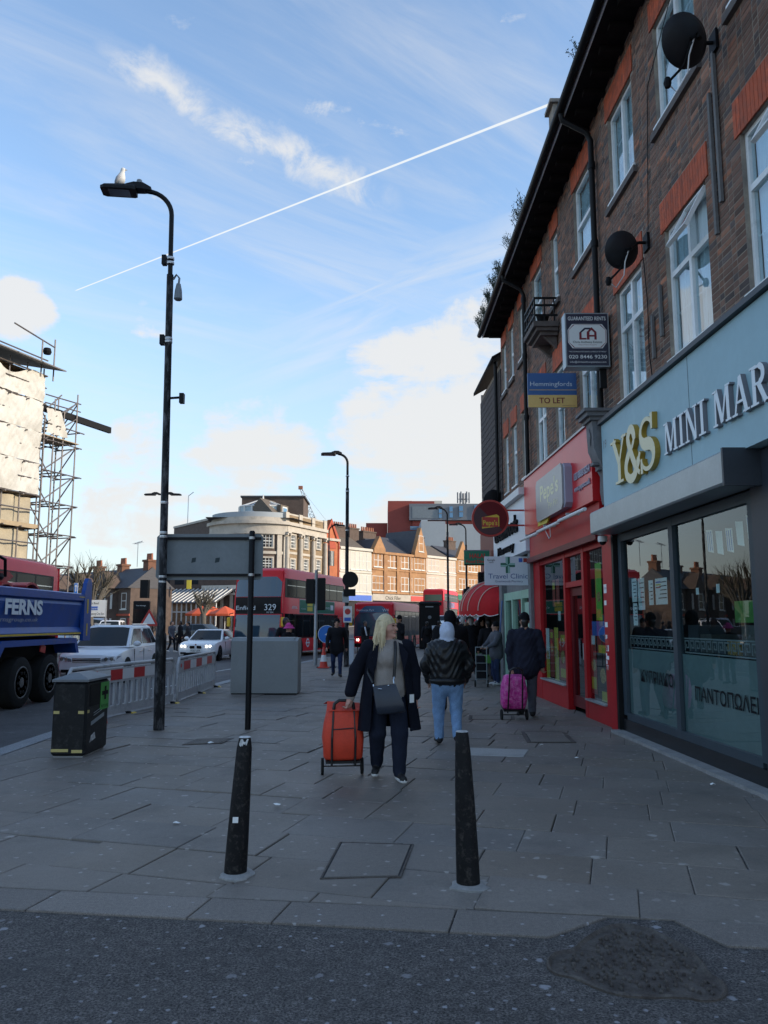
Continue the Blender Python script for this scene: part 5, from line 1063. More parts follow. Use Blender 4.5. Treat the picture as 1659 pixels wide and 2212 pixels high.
def cone(label, x, y, z, s=1.0):
    t = thing('traffic_cone', label, 'traffic cone', (x, y, z), group='traffic cones'); Q = lambda a, c, e: (x + a * s, y + c * s, z + e * s)
    p = MB(Q); p.bbox(-.2, .2, -.2, .2, 0, .04, .015); p.build('base', 'cone_red', t)
    for r0, z0, r1, z1, m in ((.145, .04, .115, .22, 'cone_red'), (.115, .22, .08, .44, 'white'), (.08, .44, .055, .58, 'cone_red'), (.055, .58, .035, .72, 'cone_red')): p = MB(Q); p.lathe([(r0, z0), (r1, z1)], n=14); p.build('cone_band', m, t, smooth=40)
cone('red and white traffic cone behind the litter bin', -4.62, 13.3, -.12)
q = gp(699, 1443); cone('red and white traffic cone under the blue arrow sign', q.x, q.y, 0, 1.05)
# keep left arrow sign
ar = thing('arrow_sign', 'round blue direction sign with white arrow on black frame', 'sign', (q.x, q.y + .5, 0)); sc0 = atY(706, 1370, q.y + .5)
p = MB(); p.lathe([(.33, -.012), (.33, .012)], tuple(sc0), 'y', 32); p.build('rim', 'white', ar); p = MB(); p.lathe([(.31, -.02), (.31, -.0125)], tuple(sc0), 'y', 32); p.build('disc', 'blue_sign', ar)
p = MB(); p.prism([(-.09, -.26), (.03, -.26), (.03, -.06), (.10, -.06), (-.02, .10), (-.16, -.02), (-.09, -.04)], lambda a_, c_, d: (sc0.x + a_ + .08, sc0.y - .021 - d, sc0.z + c_), 0, .002); p.build('arrow', 'white', ar)
p = MB(); p.tube([(sc0.x - .2, sc0.y + .03, 0), (sc0.x - .2, sc0.y + .03, sc0.z)], .02, 6); p.tube([(sc0.x + .2, sc0.y + .03, 0), (sc0.x + .2, sc0.y + .03, sc0.z)], .02, 6); p.box(sc0.x - .35, sc0.x + .35, sc0.y - .25, sc0.y + .3, 0, .03); p.build('frame', 'off_black', ar)
# traffic lights
def signal(label, x, y, z, H, heads, base_m='galv', turn=0.0):
    t = thing('traffic_light', label, 'traffic light', (x, y, z), group='traffic lights')
    p = MB(); p.lathe([(.08, z - .05), (.08, z + 1.1), (.065, z + 1.15), (.065, z + H)], (x, y, 0), n=12); p.build('pole', base_m, t, smooth=40)
    for dx, dy, hz, hh, kind in heads:
        p = MB(); p.bbox(x + dx - .16, x + dx + .16, y + dy - .12, y + dy + .12, z + hz, z + hz + hh, .02); hd = p.build('signal_head', 'off_black', t)
        for k in range(3):
            zz = z + hz + hh * (k + .5) / 3; sgy = -1 if kind == 'f' else 1; p = MB(); p.lathe([(.105, -.01), (.11, .12)] if sgy > 0 else [(.11, -.12), (.105, .01)], (x + dx, y + dy + sgy * .13, zz), 'y', 12); p.build('hood', 'black', hd)
    return t
q = gp(681, 1437); t = signal('grey traffic light pole with black heads beside the bus', q.x, q.y, 0, 3.65, [(.2, .12, 2.1, 1.25, 'b'), (-.22, -.05, 2.35, .95, 'b')]); 
p = MB(); p.bbox(q.x + .05, q.x + .2, q.y - .1, q.y + .05, 1.0, 1.36, .01); p.build('push_button_box', 'off_black', t); p = MB(); p.box(q.x + .03, q.x + .05, q.y - .1, q.y + .05, 1.02, 1.34); p.build('push_button_edge', 'yellow', t)
q = atY(1013, 1330, 40); signal('black traffic light in front of the red bus', q.x, 40, 0, 3.4, [(-.1, 0, 2.2, 1.1, 'b')], 'lamp_black')
q = atY(1042, 1265, 30); t = signal('traffic light showing red beside the clinic sign', q.x, 30, 0, 3.3, [(.0, 0, 2.75, .75, 'f')], 'lamp_black'); mat('red_lamp', (.8, .02, .02), .4, emit=.6); p = MB(); p.lathe([(.09, -.02), (.09, 0)], (q.x, 29.86, 3.36), 'y', 12); p.build('red_lamp', 'red_lamp', t)
# round sign back, pole banner on the second lamp
q2 = atY(754, 1252, 30); dsn = thing('disc_sign', 'back of a round sign clamped on the street lamp beside the bus', 'sign', (q2.x, 30, 3.1)); p = MB(); p.lathe([(.30, -.01), (.30, .01)], (q2.x + .05, 29.95, q2.z), 'y', 28); p.build('disc', 'off_black', dsn); p = MB(); p.box(q2.x - .2, q2.x + .25, 29.8, 29.9, q2.z - .62, q2.z - .36); p.build('lower_box', 'off_black', dsn)
q3 = atY(751, 1327, 29.9); bsn = thing('bus_stop_plate', 'small white notice plate with red print on the lamp', 'sign', (q3.x, 29.9, q3.z)); p = MB(); p.box(q3.x - .16, q3.x + .16, 29.85, 29.87, q3.z - .3, q3.z + .3); p.build('plate', 'paper', bsn); p = MB(); p.lathe([(.11, -.004), (.11, 0)], (q3.x, 29.85, q3.z + .1), 'y', 16); p.build('roundel', 'text_red', bsn); p = MB(); p.box(q3.x - .12, q3.x + .12, 29.844, 29.849, q3.z - .25, q3.z - .12); p.build('print', 'p_blue', bsn)
q4 = atY(747, 1290, 29.9); bsn = thing('notice_plate', 'small grey notice plate high on the lamp beside the bus', 'sign', (q4.x, 29.9, q4.z)); p = MB(); p.box(q4.x - .12, q4.x + .12, 29.85, 29.87, q4.z - .2, q4.z + .2); p.build('plate', 'alu_grey', bsn); p = MB(); p.box(q4.x - .08, q4.x + .08, 29.845, 29.849, q4.z + .02, q4.z + .14); p.build('print', 'ink', bsn)
# pale bin and guard rail behind the woman
q5 = gp(758, 1437); gb_ = thing('grit_bin', 'pale blue grey utility box at the foot of the lamp', 'utility box', (q5.x - .1, q5.y + .6, 0)); p = MB(); p.bbox(q5.x - .25, q5.x + .1, q5.y + .35, q5.y + .75, 0, .95, .02); p.build('body', 'hospital_white', gb_); p = MB(); p.box(q5.x - .27, q5.x + .12, q5.y + .33, q5.y + .77, .951, 1.0); p.build('lid', 'alu_grey', gb_)
gr = thing('guard_rail', 'black pedestrian guard rail beside the lamp', 'railing', (q5.x + .8, q5.y + 1, 0)); p = MB()
for z in (.25, 1.0): p.box(q5.x + .15, q5.x + 1.5, q5.y + 1, q5.y + 1.04, z, z + .04)
for k in range(5): x = q5.x + .2 + k * .32; p.box(x, x + .03, q5.y + .995, q5.y + 1.035, 0, 1.0)
p.build('rail', 'lamp_black', gr)
# kiosk
k0, k1 = atY(907, 1397, 50), atY(950, 1303, 50); kk = thing('phone_kiosk', 'tall black phone and screen kiosk on the pavement', 'kiosk', ((k0.x + k1.x) / 2, 50, 0))
p = MB(); p.bbox(k0.x, k1.x, 50, 50.9, 0, k1.z - .08, .03); p.build('cabinet', 'off_black', kk); p = MB(); p.loft([[(x, y, z) for x, y in ((k0.x - .04 + i, 49.95 + i), (k1.x + .04 - i, 49.95 + i), (k1.x + .04 - i, 50.95 - i), (k0.x - .04 + i, 50.95 - i))] for i, z in ((0, k1.z - .079), (0, k1.z + .02), (.12, k1.z + .12))]); p.build('roof', 'off_black', kk)
p = MB(); p.box(k0.x + .35, k0.x + .85, 49.985, 49.998, k1.z - .25, k1.z - .19); p.build('name_strip', 'alu_grey', kk); p = MB(); p.box(k0.x + .75, k0.x + 1.05, 49.985, 49.998, 1.15, 1.45); p.build('screen', 'hospital_white', kk); p = MB(); p.box(k0.x + .72, k0.x + 1.1, 49.95, 49.998, .7, 1.1); p.build('phone', 'alu_grey', kk); p = MB(); p.lathe([(.11, -.01), (.11, 0)], (k0.x + .62, 49.998, 1.95), 'y', 14); p.build('emblem', 'sign_back', kk)
# bus lane totem and direction signs across the road
t0, t1 = atY(285, 1362, 34), atY(322, 1298, 34); tt = thing('information_totem', 'black information totem with small white print across the road', 'totem', ((t0.x + t1.x) / 2, 34, -.12)); p = MB(); p.bbox(t0.x, t1.x, 34, 34.25, -.12, t1.z, .03); p.build('panel', 'off_black', tt); p = MB(); p.box(t0.x + .06, t1.x - .1, 33.985, 33.998, .9, t1.z - .35); p.build('screen', 'black_gloss', tt); text('lettering', 'Your borough', .05, lambda a_, b_, d: ((t0.x + t1.x) / 2 + a_, 33.98, t1.z - .22 + b_), 'paper', tt)
d0, d1 = atY(190, 1332, 46), atY(229, 1296, 46); dg = thing('direction_sign', 'white road direction sign with blue patch on grey pole', 'sign', (d1.x, 46, -.12)); p = MB(); p.box(d0.x - .3, d1.x, 46, 46.02, d0.z, d1.z); p.build('panel', 'paper', dg); p = MB(); p.box(d0.x - .1, d0.x + .55, 45.985, 45.998, d0.z + .38, d0.z + .58); p.build('blue_patch', 'p_blue', dg)
W_ = d1.x - d0.x
for body, v, w_, m in (('Bury Road', .75, .6, 'ink'), ('Secured', .44, .55, 'paper'), ('Shopping City East', .12, .95, 'ink')): text('lettering', body, .12, (lambda v_: lambda a_, b_, d: (d0.x + a_, 45.982, d0.z + v_ * (d1.z - d0.z) + b_))(v), m, dg, align='LEFT', width=w_ * W_)
p = MB(); p.tube([(d1.x, 46.05, -.12), (d1.x, 46.05, d1.z)], .05, 8); p.build('pole', 'galv', dg)
o0, o1_ = atY(160, 1281, 44), atY(168, 1260, 44); og = thing('one_way_sign', 'small blue one way sign with white arrow', 'sign', (o0.x, 44, -.12)); p = MB(); p.box(o0.x - .02, o1_.x + .02, 44, 44.02, o0.z - .02, o1_.z + .02); p.build('border', 'white', og); p = MB(); p.box(o0.x, o1_.x, 43.99, 43.998, o0.z, o1_.z); p.build('panel', 'blue_sign', og); mx_ = (o0.x + o1_.x) / 2; hz = o1_.z - o0.z
p = MB(); p.prism([(-.025, .08), (.025, .08), (.025, .35), (.08, .35), (0, .48), (-.08, .35), (-.025, .35)], lambda a_, c_, d: (mx_ + a_, 43.988 - d, o0.z + c_), 0, .002); p.build('arrow', 'white', og); p = MB(); p.tube([(mx_, 44.05, -.12), (mx_, 44.05, o1_.z)], .04, 8); p.build('pole', 'galv', og)
q = atY(322, 1340, 30); tw = thing('warning_sign', 'red bordered triangular roadworks warning sign', 'sign', (q.x, 30, -.12)); tri = lambda r: [(-.87 * r, -.5 * r), (.87 * r, -.5 * r), (0, r)]
p = MB(); p.prism(tri(.42), lambda a_, c_, d: (q.x + a_, 30 - d, q.z + c_), 0, .01); p.build('border', 'text_red', tw); p = MB(); p.prism(tri(.27), lambda a_, c_, d: (q.x + a_, 29.985 - d, q.z + c_), 0, .003); p.build('panel', 'paper', tw); p = MB(); p.tube([(q.x - .3, 30.05, -.12), (q.x - .1, 30.03, q.z)], .02, 5); p.tube([(q.x + .3, 30.05, -.12), (q.x + .1, 30.03, q.z)], .02, 5); p.build('stand', 'off_black', tw)

# scraps of litter
for px, py, w_ in ((1540, 1697, .05), (1198, 1480, .06), (455, 1606, .05), (598, 1742, .04), (1170, 1612, .04), (380, 1782, .04), (880, 1410, .06), (1245, 1640, .04), (700, 1470, .05)):
    q = gp(px, py); b_ = MB(); n_ = 7; r_ = random.Random(px); pts = [(q.x + w_ * r_.uniform(.5, 1) * math.cos(k * .9), q.y + .7 * w_ * r_.uniform(.5, 1) * math.sin(k * .9), .006 + .02 * r_.random()) for k in range(n_)]
    b_.add(pts + [(q.x, q.y, .03)], [(k, (k + 1) % n_, n_) for k in range(n_)]); tag(b_.build('litter_scrap', 'paper'), 'small crumpled scrap of white paper on the paving', 'litter', 'scraps of litter')
# ------------------------------------------------------------------ vehicles (front towards local -y, right-hand side of the picture is local +x)
mat('car_glass', (0.014, 0.018, 0.02), .05, spec=.3); mat('bus_glass', (0.010, 0.012, 0.014), .08, spec=.08); mat('screen_glass', (0.03, 0.06, 0.09), .04, spec=1.0)
mat('dest_blue', (.03, .10, .19), .3); mat('chrome', (0.6, 0.62, 0.64), .15, .9); mat('head_lens', (0.35, 0.37, 0.40), .1, .3); mat('headlight_on', (1.0, .95, .82), .3, emit=1.4); mat('rim_grey', (0.13, 0.125, 0.12), .6, .1, var=.2, spec=.3); mat('rim_dark', (0.03, 0.03, 0.033), .35, .4)
mat('paint_white', (0.76, 0.77, 0.78), .3, coat=.4, var=.03); mat('paint_silver', (0.38, 0.40, 0.42), .3, .4, coat=.5); mat('paint_black', (0.012, 0.012, 0.014), .25, coat=.7); mat('paint_blue', (0.14, 0.19, 0.28), .3, coat=.5); mat('paint_grey', (0.16, 0.165, 0.17), .3, coat=.5)
mat('bus_red', (0.72, 0.018, 0.032), .4, var=.05, vscale=1.5, coat=.08, spec=.25); mat('bus_roof_lit', (0.55, 0.30, 0.30), .35, var=.05); mat('bus_dark', (0.014, 0.014, 0.016), .4, spec=.15); mat('amber', (0.7, 0.42, 0.02), .4)  # paler pink bus roof: sunlight and sky reflection put into the colour
mat('truck_blue', (0.014, 0.07, 0.30), .42, spec=.35, var=.12, vscale=2, dirt=(0.07, 0.10, 0.17), dscale=3, damt=-.1); mat('truck_black', (0.02, 0.02, 0.021), .6, var=.2); mat('grab_red', (0.45, 0.03, 0.03), .5, var=.15, vscale=5, dirt=(.15, .05, .04), dscale=6, damt=0); mat('plate_white', (.7, .7, .68), .5); mat('plate_yellow', (.7, .52, .05), .5); mat('seat_blue', (.03, .05, .2), .8)
def wheel(t, x, y, z, r, w_, side, rimm='rim_grey', spokes=8):
    lb = local(t); lb.lathe([(r * .62, -w_ / 2), (r * .93, -w_ / 2), (r, -w_ / 2 + .03), (r, w_ / 2 - .03), (r * .93, w_ / 2), (r * .62, w_ / 2)], (x, y, z + r), 'x', 24); tyre = lb.build('wheel', 'rubber', t, smooth=40)
    xo = x + side * (w_ / 2 + .004); lb = local(t); lb.lathe([(r * .64, -.004), (r * .6, .006), (r * .5, -.03 * side), (r * .15, .0)] if side > 0 else [(r * .15, 0), (r * .5, .03), (r * .6, -.006), (r * .64, .004)], (xo, y, z + r), 'x', 20); lb.build('rim', rimm, tyre, smooth=30)
    for k in range(spokes):
        a = 2 * math.pi * k / spokes; lb = local(t); cx, cz = y + r * .38 * math.cos(a), z + r + r * .38 * math.sin(a); lb.lathe([(r * .075, -.012), (r * .075, .012)], (xo + side * .004, cx, cz), 'x', 6); lb.build('rim_hole', 'black', tyre)
def car(label, loc, rz, L_, W_, H_, paint, hood=1.0, belt=1.02, nose=.78, cowl=1.25, slope=.75, rear_slope=.45, group='cars on the road', lights=False, plate='YC67 ZPX', suv=False, kidney=False, name='car', cat='car', wheels='rim_grey', ds=(.0,)):
    t = thing(name, label, cat, loc, rz, group); h = L_ / 2; hw = W_ / 2
    ys = [(-h, .84, .30, nose * .80, .70), (-h + .06, .90, .24, nose * .93, .78), (-h + .25, .965, .2, nose, .84), (-h + .6, 1.0, .2, nose + (hood - nose) * .6, .86), (-h + cowl, 1.0, .2, hood, .88), (-h + cowl + .6, 1.0, .2, belt, .9), (h - .7, 1.0, .2, belt + .03, .9), (h - .2, .97, .24, belt + .02, .88), (h - .04, .90, .3, belt - .03, .82), (h, .86, .36, belt - .15, .8)]
    rings = []
    for y, kw, z0, zt, kt in ys:
        w_ = hw * kw; zs = z0 + (zt - z0) * .72
        half = [(w_ * .90, z0), (w_ * .985, z0 + .14), (w_, z0 + (zt - z0) * .42), (w_ * .985, zs), (w_ * .95, zt - .035), (w_ * kt, zt), (w_ * .4, zt + .025)]
        rings.append([(x, y, z) for x, z in half] + [(-x, y, z) for x, z in half[::-1]])
    lb = local(t); lb.loft([r[::-1] for r in rings]); lb.build('body', paint, t, smooth=38)
    # cabin
    yb0, yb1 = -h + cowl - .05, h - .10 - (.1 if suv else .25); yt0, yt1 = yb0 + slope, yb1 - rear_slope; wb_, wt = hw * .93, hw * .70; zb, zt = belt - .02, H_
    def cab(y_, f, s=0.0): return wb_ + (wt - wb_) * f + s
    sec = []
    for f, zz in ((0, zb), (.5, zb + (zt - zb) * .5), (.9, zt - .05), (1.0, zt)):
        y0, y1 = yb0 + (yt0 - yb0) * f, yb1 + (yt1 - yb1) * f; w_ = cab(0, f) - (.05 if f == 1 else 0); i = .06 if f == 1 else 0
        sec.append([(-w_, y0 + i + .12 * 0, zz), (0, y0 - .06 + i, zz), (w_, y0 + i, zz), (w_ + .015, (y0 + y1) / 2, zz), (w_, y1 - i, zz), (0, y1 + .05 - i, zz), (-w_, y1 - i, zz), (-w_ - .015, (y0 + y1) / 2, zz)])
    lb = local(t); lb.loft(sec); lb.build('cabin', paint, t, smooth=25)
    P = lambda sx, yf, f, off=.012: (sx * (cab(0, f) + off), yf, zb + (zt - zb) * f)
    lo, hi = .12, .84
    def fy(f): return yb0 + (yt0 - yb0) * f
    def ry_(f): return yb1 + (yt1 - yb1) * f
    lb = local(t); n_ = Vector((0, -1, .6)).normalized() * .016
    q = []
    for f, k in ((.06, .90), (.90, .90)):
        w_ = cab(0, f) * k; q.append([(-w_, fy(f) + n_.y, zb + (zt - zb) * f + n_.z), (0, fy(f) - .06 + n_.y, zb + (zt - zb) * f + n_.z), (w_, fy(f) + n_.y, zb + (zt - zb) * f + n_.z)])
    lb.add(q[0] + q[1], [(0, 1, 4, 3), (1, 2, 5, 4)]); lb.build('windscreen', 'car_glass', t, smooth=True)
    n_ = 3 if suv else 2; cuts = [0, .42, .8, 1.0] if suv else [0, .55, 1.0]
    for sx in (1, -1):
        for i in range(n_):
            def pt(u, f): a_, b_ = fy(f) + .12, ry_(f) - .10; return P(sx, a_ + (b_ - a_) * u, f, .017)
            u0, u1 = cuts[i] + .012, cuts[i + 1] - .012; lb = local(t); lb.add([pt(u0, lo), pt(u1, lo), pt(u1, hi), pt(u0, hi)], [(0, 1, 2, 3) if sx > 0 else (3, 2, 1, 0)]); lb.build('side_window', 'car_glass', t)
        lb = local(t); mx = sx * (hw * .98); my = fy(.1) + .22; lb.sphere((mx + sx * .10, my, zb + .10), (.12, .07, .085), 10, 6); lb.build('mirror', paint, t, smooth=True)
        for i in range(2): lb = local(t); y_ = -h + cowl + .95 + i * .95; lb.bbox(sx * (hw + .012), sx * (hw - .02), y_, y_ + .2, belt - .18, belt - .145, .008); lb.build('door_handle', 'chrome' if suv else paint, t)
        for i in range(2): lb = local(t); y_ = -h + cowl + .35 + i * 1.0; lb.box(sx * (hw * 1.0 + .002), sx * (hw * .98), y_, y_ + .008, .45, belt - .08); lb.build('door_seam', 'black', t)
        for y_ in (-h + .88, h - .82):
            lb = local(t); lb.lathe([(.40 if suv else .37, -.12), (.40 if suv else .37, .004)] if sx > 0 else [(.40 if suv else .37, -.004), (.40 if suv else .37, .12)], (sx * hw * .998, y_, .34), 'x', 20); lb.build('wheel_arch', 'black', t)
            wheel(t, sx * (hw - .10), y_, 0, .345 if suv else .32, .22, sx, wheels, 5)
        # lamps
        if kidney:
            lb = local(t); pts = [(sx * hw * .42, -h - .012, nose * .80), (sx * hw * .82, -h + .10, nose * .86), (sx * hw * .90, -h + .22, nose * .93), (sx * hw * .78, -h + .03, nose * .92), (sx * hw * .44, -h - .008, nose * .89)]; lb.add(pts, [tuple(range(5)) if sx > 0 else tuple(range(5))[::-1]])
        else:
            lb = local(t); pts = [(sx * hw * .46, -h + .015, nose * .74), (sx * hw * .86, -h + .06, nose * .76), (sx * hw * .98, -h + .34, nose * .92), (sx * hw * .80, -h + .06, nose * .91), (sx * hw * .48, -h + .0, nose * .84)]; lb.add([(p_[0], p_[1] - .03, p_[2]) for p_ in pts], [tuple(range(5)) if sx > 0 else tuple(range(5))[::-1]])
        hl = lb.build('headlight', 'head_lens', t)
        for k in ((.56, .74) if kidney else (.62, .78)):
            lb = local(t); lb.lathe([(.052, -.02), (.055, 0)], (sx * hw * k, -h + (.02 if k < .7 else .055) - .045, nose * (.865 if kidney else .83)), 'y', 12); lb.build('lamp_ring', 'headlight_on' if lights else 'chrome', hl)
        lb = local(t); lb.box(sx * hw * .5, sx * hw * .78, -h - .025, -h + .02, .34, .42); lb.build('fog_lamp', 'black', t)
        if suv: lb = local(t); lb.tube([(sx * wt * .93, yt0 + .1, zt + .03), (sx * wt * .95, yt1 - .1, zt + .03)], .018, 5); lb.build('roof_rail', 'chrome', t)
    if kidney:
        for sx in (1, -1): lb = local(t); lb.prism([(sx * .05, nose * .74), (sx * .24, nose * .72), (sx * .28, nose * .80), (sx * .24, nose * .88), (sx * .05, nose * .88)][::sx], lambda a_, c_, d: (a_, -h - .02 - d, c_), 0, .02); lb.build('grille', 'black_gloss', t)
        lb = local(t); lb.lathe([(.04, -.012), (.04, 0)], (0, -h + .0, nose * .94), 'y', 12); lb.build('badge', 'chrome', t)
    else:
        for k in range(3): lb = local(t); lb.box(-hw * .44, hw * .44, -h - .018, -h + .03, nose * (.72 + .055 * k), nose * (.75 + .055 * k)); lb.build('grille_bar', 'chrome' if k % 2 == 0 else 'black', t)
    lb = local(t); lb.box(-hw * .62, hw * .62, -h - .012, -h + .05, .26, .40); lb.build('lower_grille', 'black', t)
    lb = local(t); lb.box(-.26, .26, -h - .035, -h - .02, .43, .54); pl = lb.build('number_plate', 'plate_white', t)
    if plate:
        X = XF[t]; text('plate_text', plate, .075, lambda a_, b_, d: tuple(X @ Vector((a_, -h - .037, .45 + b_))), 'ink', pl, width=.46, bold=.01)
    lb = local(t); lb.box(-hw * .8, hw * .8, h - .01, h + .012, .6, .72); lb.build('rear_bar', 'red_refl', t)
    return t
car('white sport utility car with dark windscreen waiting behind the tipper', (-8.5, 25.4, -.12), R(1), 4.66, 1.82, 1.66, 'paint_white', hood=.99, belt=1.03, nose=.86, cowl=1.2, slope=.98, rear_slope=.5, suv=True, plate=None)
car('white hatchback with lit headlights and paired black grilles', (-8.35, 38.7, -.12), R(-4), 4.33, 1.78, 1.42, 'paint_white', hood=.92, belt=.93, nose=.80, cowl=1.45, slope=.85, rear_slope=.5, lights=True, plate='YC67 ZFA', kidney=True, wheels='rim_dark')
car('black car parked side on beyond the white hatchback', (-13.3, 60, -.12 + rise(60)), R(70), 4.3, 1.8, 1.5, 'paint_black', plate=None)
car('dark car with a lit headlight behind the three walkers', (-18.9, 52, -.12), R(35), 4.3, 1.8, 1.5, 'paint_black', lights=True, plate=None)
car('white car parked beside the black information totem', (-20.3, 60, .03), R(8), 4.5, 1.85, 1.75, 'paint_white', belt=1.1, hood=1.05, nose=.95, suv=True, plate=None)
car('blue grey car parked beneath the direction sign', (-22.6, 63, .08), R(10), 4.4, 1.85, 1.9, 'paint_blue', belt=1.15, hood=1.1, nose=1.0, suv=True, plate=None)
car('silver car standing beyond the direction sign', (-21.4, 55, -.12), R(15), 4.2, 1.75, 1.5, 'paint_silver', plate=None)
car('white car waiting beyond the phone kiosk', (6.2, 84, rise(84) - .12), R(-12), 4.4, 1.8, 1.6, 'paint_white', suv=True, belt=1.08, hood=1.03, nose=.93, plate=None, group='cars far down the street')
car('silver car far down the street behind the crowd', (9.2, 92, rise(92) - .12), R(-14), 4.4, 1.8, 1.55, 'paint_silver', plate=None, group='cars far down the street')
car('grey car far down the street beside the small bus', (4.2, 74, rise(74) - .12), R(-14), 4.4, 1.8, 1.55, 'paint_grey', plate=None, lights=True, group='cars far down the street')
# buses
def bus(label, loc, rz, double, L_, W_, H_, dest=None, route=None, fleet=None, ad=None, group='red buses', hi=0.0, name=None, glassm='bus_glass'):
    t = thing(name or ('double_decker_bus' if double else 'single_decker_bus'), label, 'bus', loc, rz, group); h, w = L_ / 2, W_ / 2; X = XF[t]
    z0 = .28
    def ring(y, kw, zt, zb=z0, r=.16): a_ = w * kw; return [(a_, y, zb), (a_, y, zt - r), (a_ - r * .35, y, zt - r * .3), (a_ - r, y, zt), (-a_ + r, y, zt), (-a_ + r * .35, y, zt - r * .3), (-a_, y, zt - r), (-a_, y, zb)]
    rk = .34 if double else .18
    lb = local(t); lb.loft([ring(y, kw, zt)[::-1] for y, kw, zt in ((-h + rk, .97, H_ - .14), (-h + rk + .25, 1, H_ - .02), (-h + 1.2, 1, H_), (h - .4, 1, H_), (h, .97, H_ - .12))]); lb.build('body', 'bus_red', t, smooth=35)
    lb = local(t); lb.box(-w + .2, w - .2, -h + .9, h - .3, H_ - .004, H_ + .03); lb.build('roof_panel', 'bus_roof_lit', t)  # pale panel carries the painted brightness of the roof
    # raked front: loft from bumper up
    prof = [(z0, -h + .12), (.7, -h + .02), (1.05, -h), (1.9, -h + .08), (2.25, -h + .14)] + ([(2.45, -h + .10), (3.0, -h + .14), (3.9, -h + .30), (H_ - .14, -h + rk + .02)] if double else [(H_ - .12, -h + rk + .02)])
    def front(name_, za, zb, m, kx=.97, off=.012, x0=-1, x1=1, n_=16):
        def yz(z):
            for (a_, ya), (b_, yb) in zip(prof, prof[1:]):
                if a_ <= z <= b_ + 1e-6: return ya + (yb - ya) * (z - a_) / (b_ - a_)
            return prof[-1][1]
        zs = sorted({za, zb} | {z for z, _ in prof if za < z < zb}); lb = local(t); rows = []
        for z in zs: rows.append([(w * kx * (x0 + (x1 - x0) * i / n_), yz(z) - off + .10 * abs(kx * (x0 + (x1 - x0) * i / n_)) ** 3, z) for i in range(n_ + 1)])
        lb.loft(rows, closed=False, cap=False); return lb.build(name_, m, t, smooth=40)
    front('front_panel', z0, prof[-1][0], 'bus_red', 1.0, 0.0)
    for sx in (1, -1):          # close the cheek between raked front and body
        lb = local(t); q = [(sx * w * 1.0, y + .10, z) for z, y in prof]; k = [(sx * w * .985, -h + rk + .03, z) for z, _ in prof]; lb.loft([q, k] if sx > 0 else [k, q], closed=False, cap=False); lb.build('cheek', 'bus_red', t)
    if double:
        front('windscreen', .98, 2.12, 'screen_glass', .93); front('destination_panel', 2.16, 2.98, 'bus_dark', .95, .014); front('upper_windscreen', 3.0, 3.98, 'screen_glass', .95)
        front('bumper', .30, .52, 'bus_dark', .99, .014)
    else:
        front('windscreen', .92, 2.33, 'screen_glass', .98); front('destination_panel', 2.34, 2.74, 'dest_blue', .95, .014); front('bumper', .30, .52, 'bus_dark', .99, .014)
    zd = 2.36 if double else 2.42; yd = -h + .10 - .035
    if dest: text('destination', dest, .20 if double else .13, lambda a_, b_, d: tuple(X @ Vector((-w * .86 + a_, yd - .03, zd + b_))), 'letter_white', t, align='LEFT', width=W_ * (.40 if double else .46))
    if route: text('route_number', route, .30 if double else .17, lambda a_, b_, d: tuple(X @ Vector((w * .80 + a_, yd - .03, zd - .02 + b_))), 'letter_white', t, align='RIGHT', width=W_ * (.24 if double else .16))
    if fleet: text('fleet_number', fleet, .08, lambda a_, b_, d: tuple(X @ Vector((w * .55 + a_, yd - .02, 2.2 + b_))), 'letter_white', t)
    for sx in (1, -1):
        lb = local(t); lb.lathe([(.09, -.02), (.09, 0)], (sx * w * .78, -h + .02, .72), 'y', 12); lb.build('headlight', 'headlight_on' if (not double and sx < 0) else 'head_lens', t)
        lb = local(t); lb.bbox(sx * (w + .06), sx * (w + .24), -h - .12, -h + .0, 1.55, 2.0, .03); lb.build('mirror', 'amber', t); lb = local(t); lb.tube([(sx * w, -h + .1, 2.2), (sx * (w + .15), -h - .05, 2.15), (sx * (w + .15), -h - .05, 2.0)], .025, 5); lb.build('mirror_arm', 'bus_dark', t)
        def sidebox(nm, y0, y1, za, zb, m, off=.006, parent=None): lb = local(t); lb.box(sx * (w - .004), sx * (w + off), y0, y1, za, zb); return lb.build(nm, m, parent or t)
        decks = [(.95 + hi if not double else 1.0, 2.12 if double else 2.42 + hi * .7)] + ([(3.02, 3.86)] if double else [])
        for di, (za, zb) in enumerate(decks):
            sidebox('window_band', -h + .72 if di == 0 else -h + .55, h - (1.6 if di == 0 and double else .45), za - .05, zb + .05, 'bus_dark', .004)
            n_ = 7 if double else 6; ya, yb = (-h + .8, h - (1.7 if di == 0 and double else .55))
            for i in range(n_):
                y0, y1 = ya + (yb - ya) * i / n_ + .05, ya + (yb - ya) * (i + 1) / n_ - .05; gw = sidebox('side_window', y0, y1, za, zb, glassm, .008)
                if i % 2 == 0 or di: sidebox('window_bar', y0, y1, zb - .30, zb - .27, 'chrome', .012, gw)
        # doors on the kerb side, skirts and wheels
        if sx > 0:
            sidebox('entrance_door', -h + .55, -h + 1.65, .36, 2.18, 'bus_glass', .010); sidebox('exit_door', -.2 if double else .2, 1.0 if double else 1.3, .36, 2.2, 'bus_glass', .010)
            for y_ in (-h + 1.09, .38 if double else .74): sidebox('door_edge', y_, y_ + .03, .36, 2.18, 'chrome', .014)
        for y_ in (-h + 2.55, h - 2.6 if double else h - 2.2):
            lb = local(t); lb.lathe([(.56, -.1), (.56, .007)] if sx > 0 else [(.56, -.007), (.56, .1)], (sx * w, y_, .46), 'x', 22); lb.build('wheel_arch', 'black', t); wheel(t, sx * (w - .13), y_, 0, .47, .28, sx, 'rim_grey', 0)
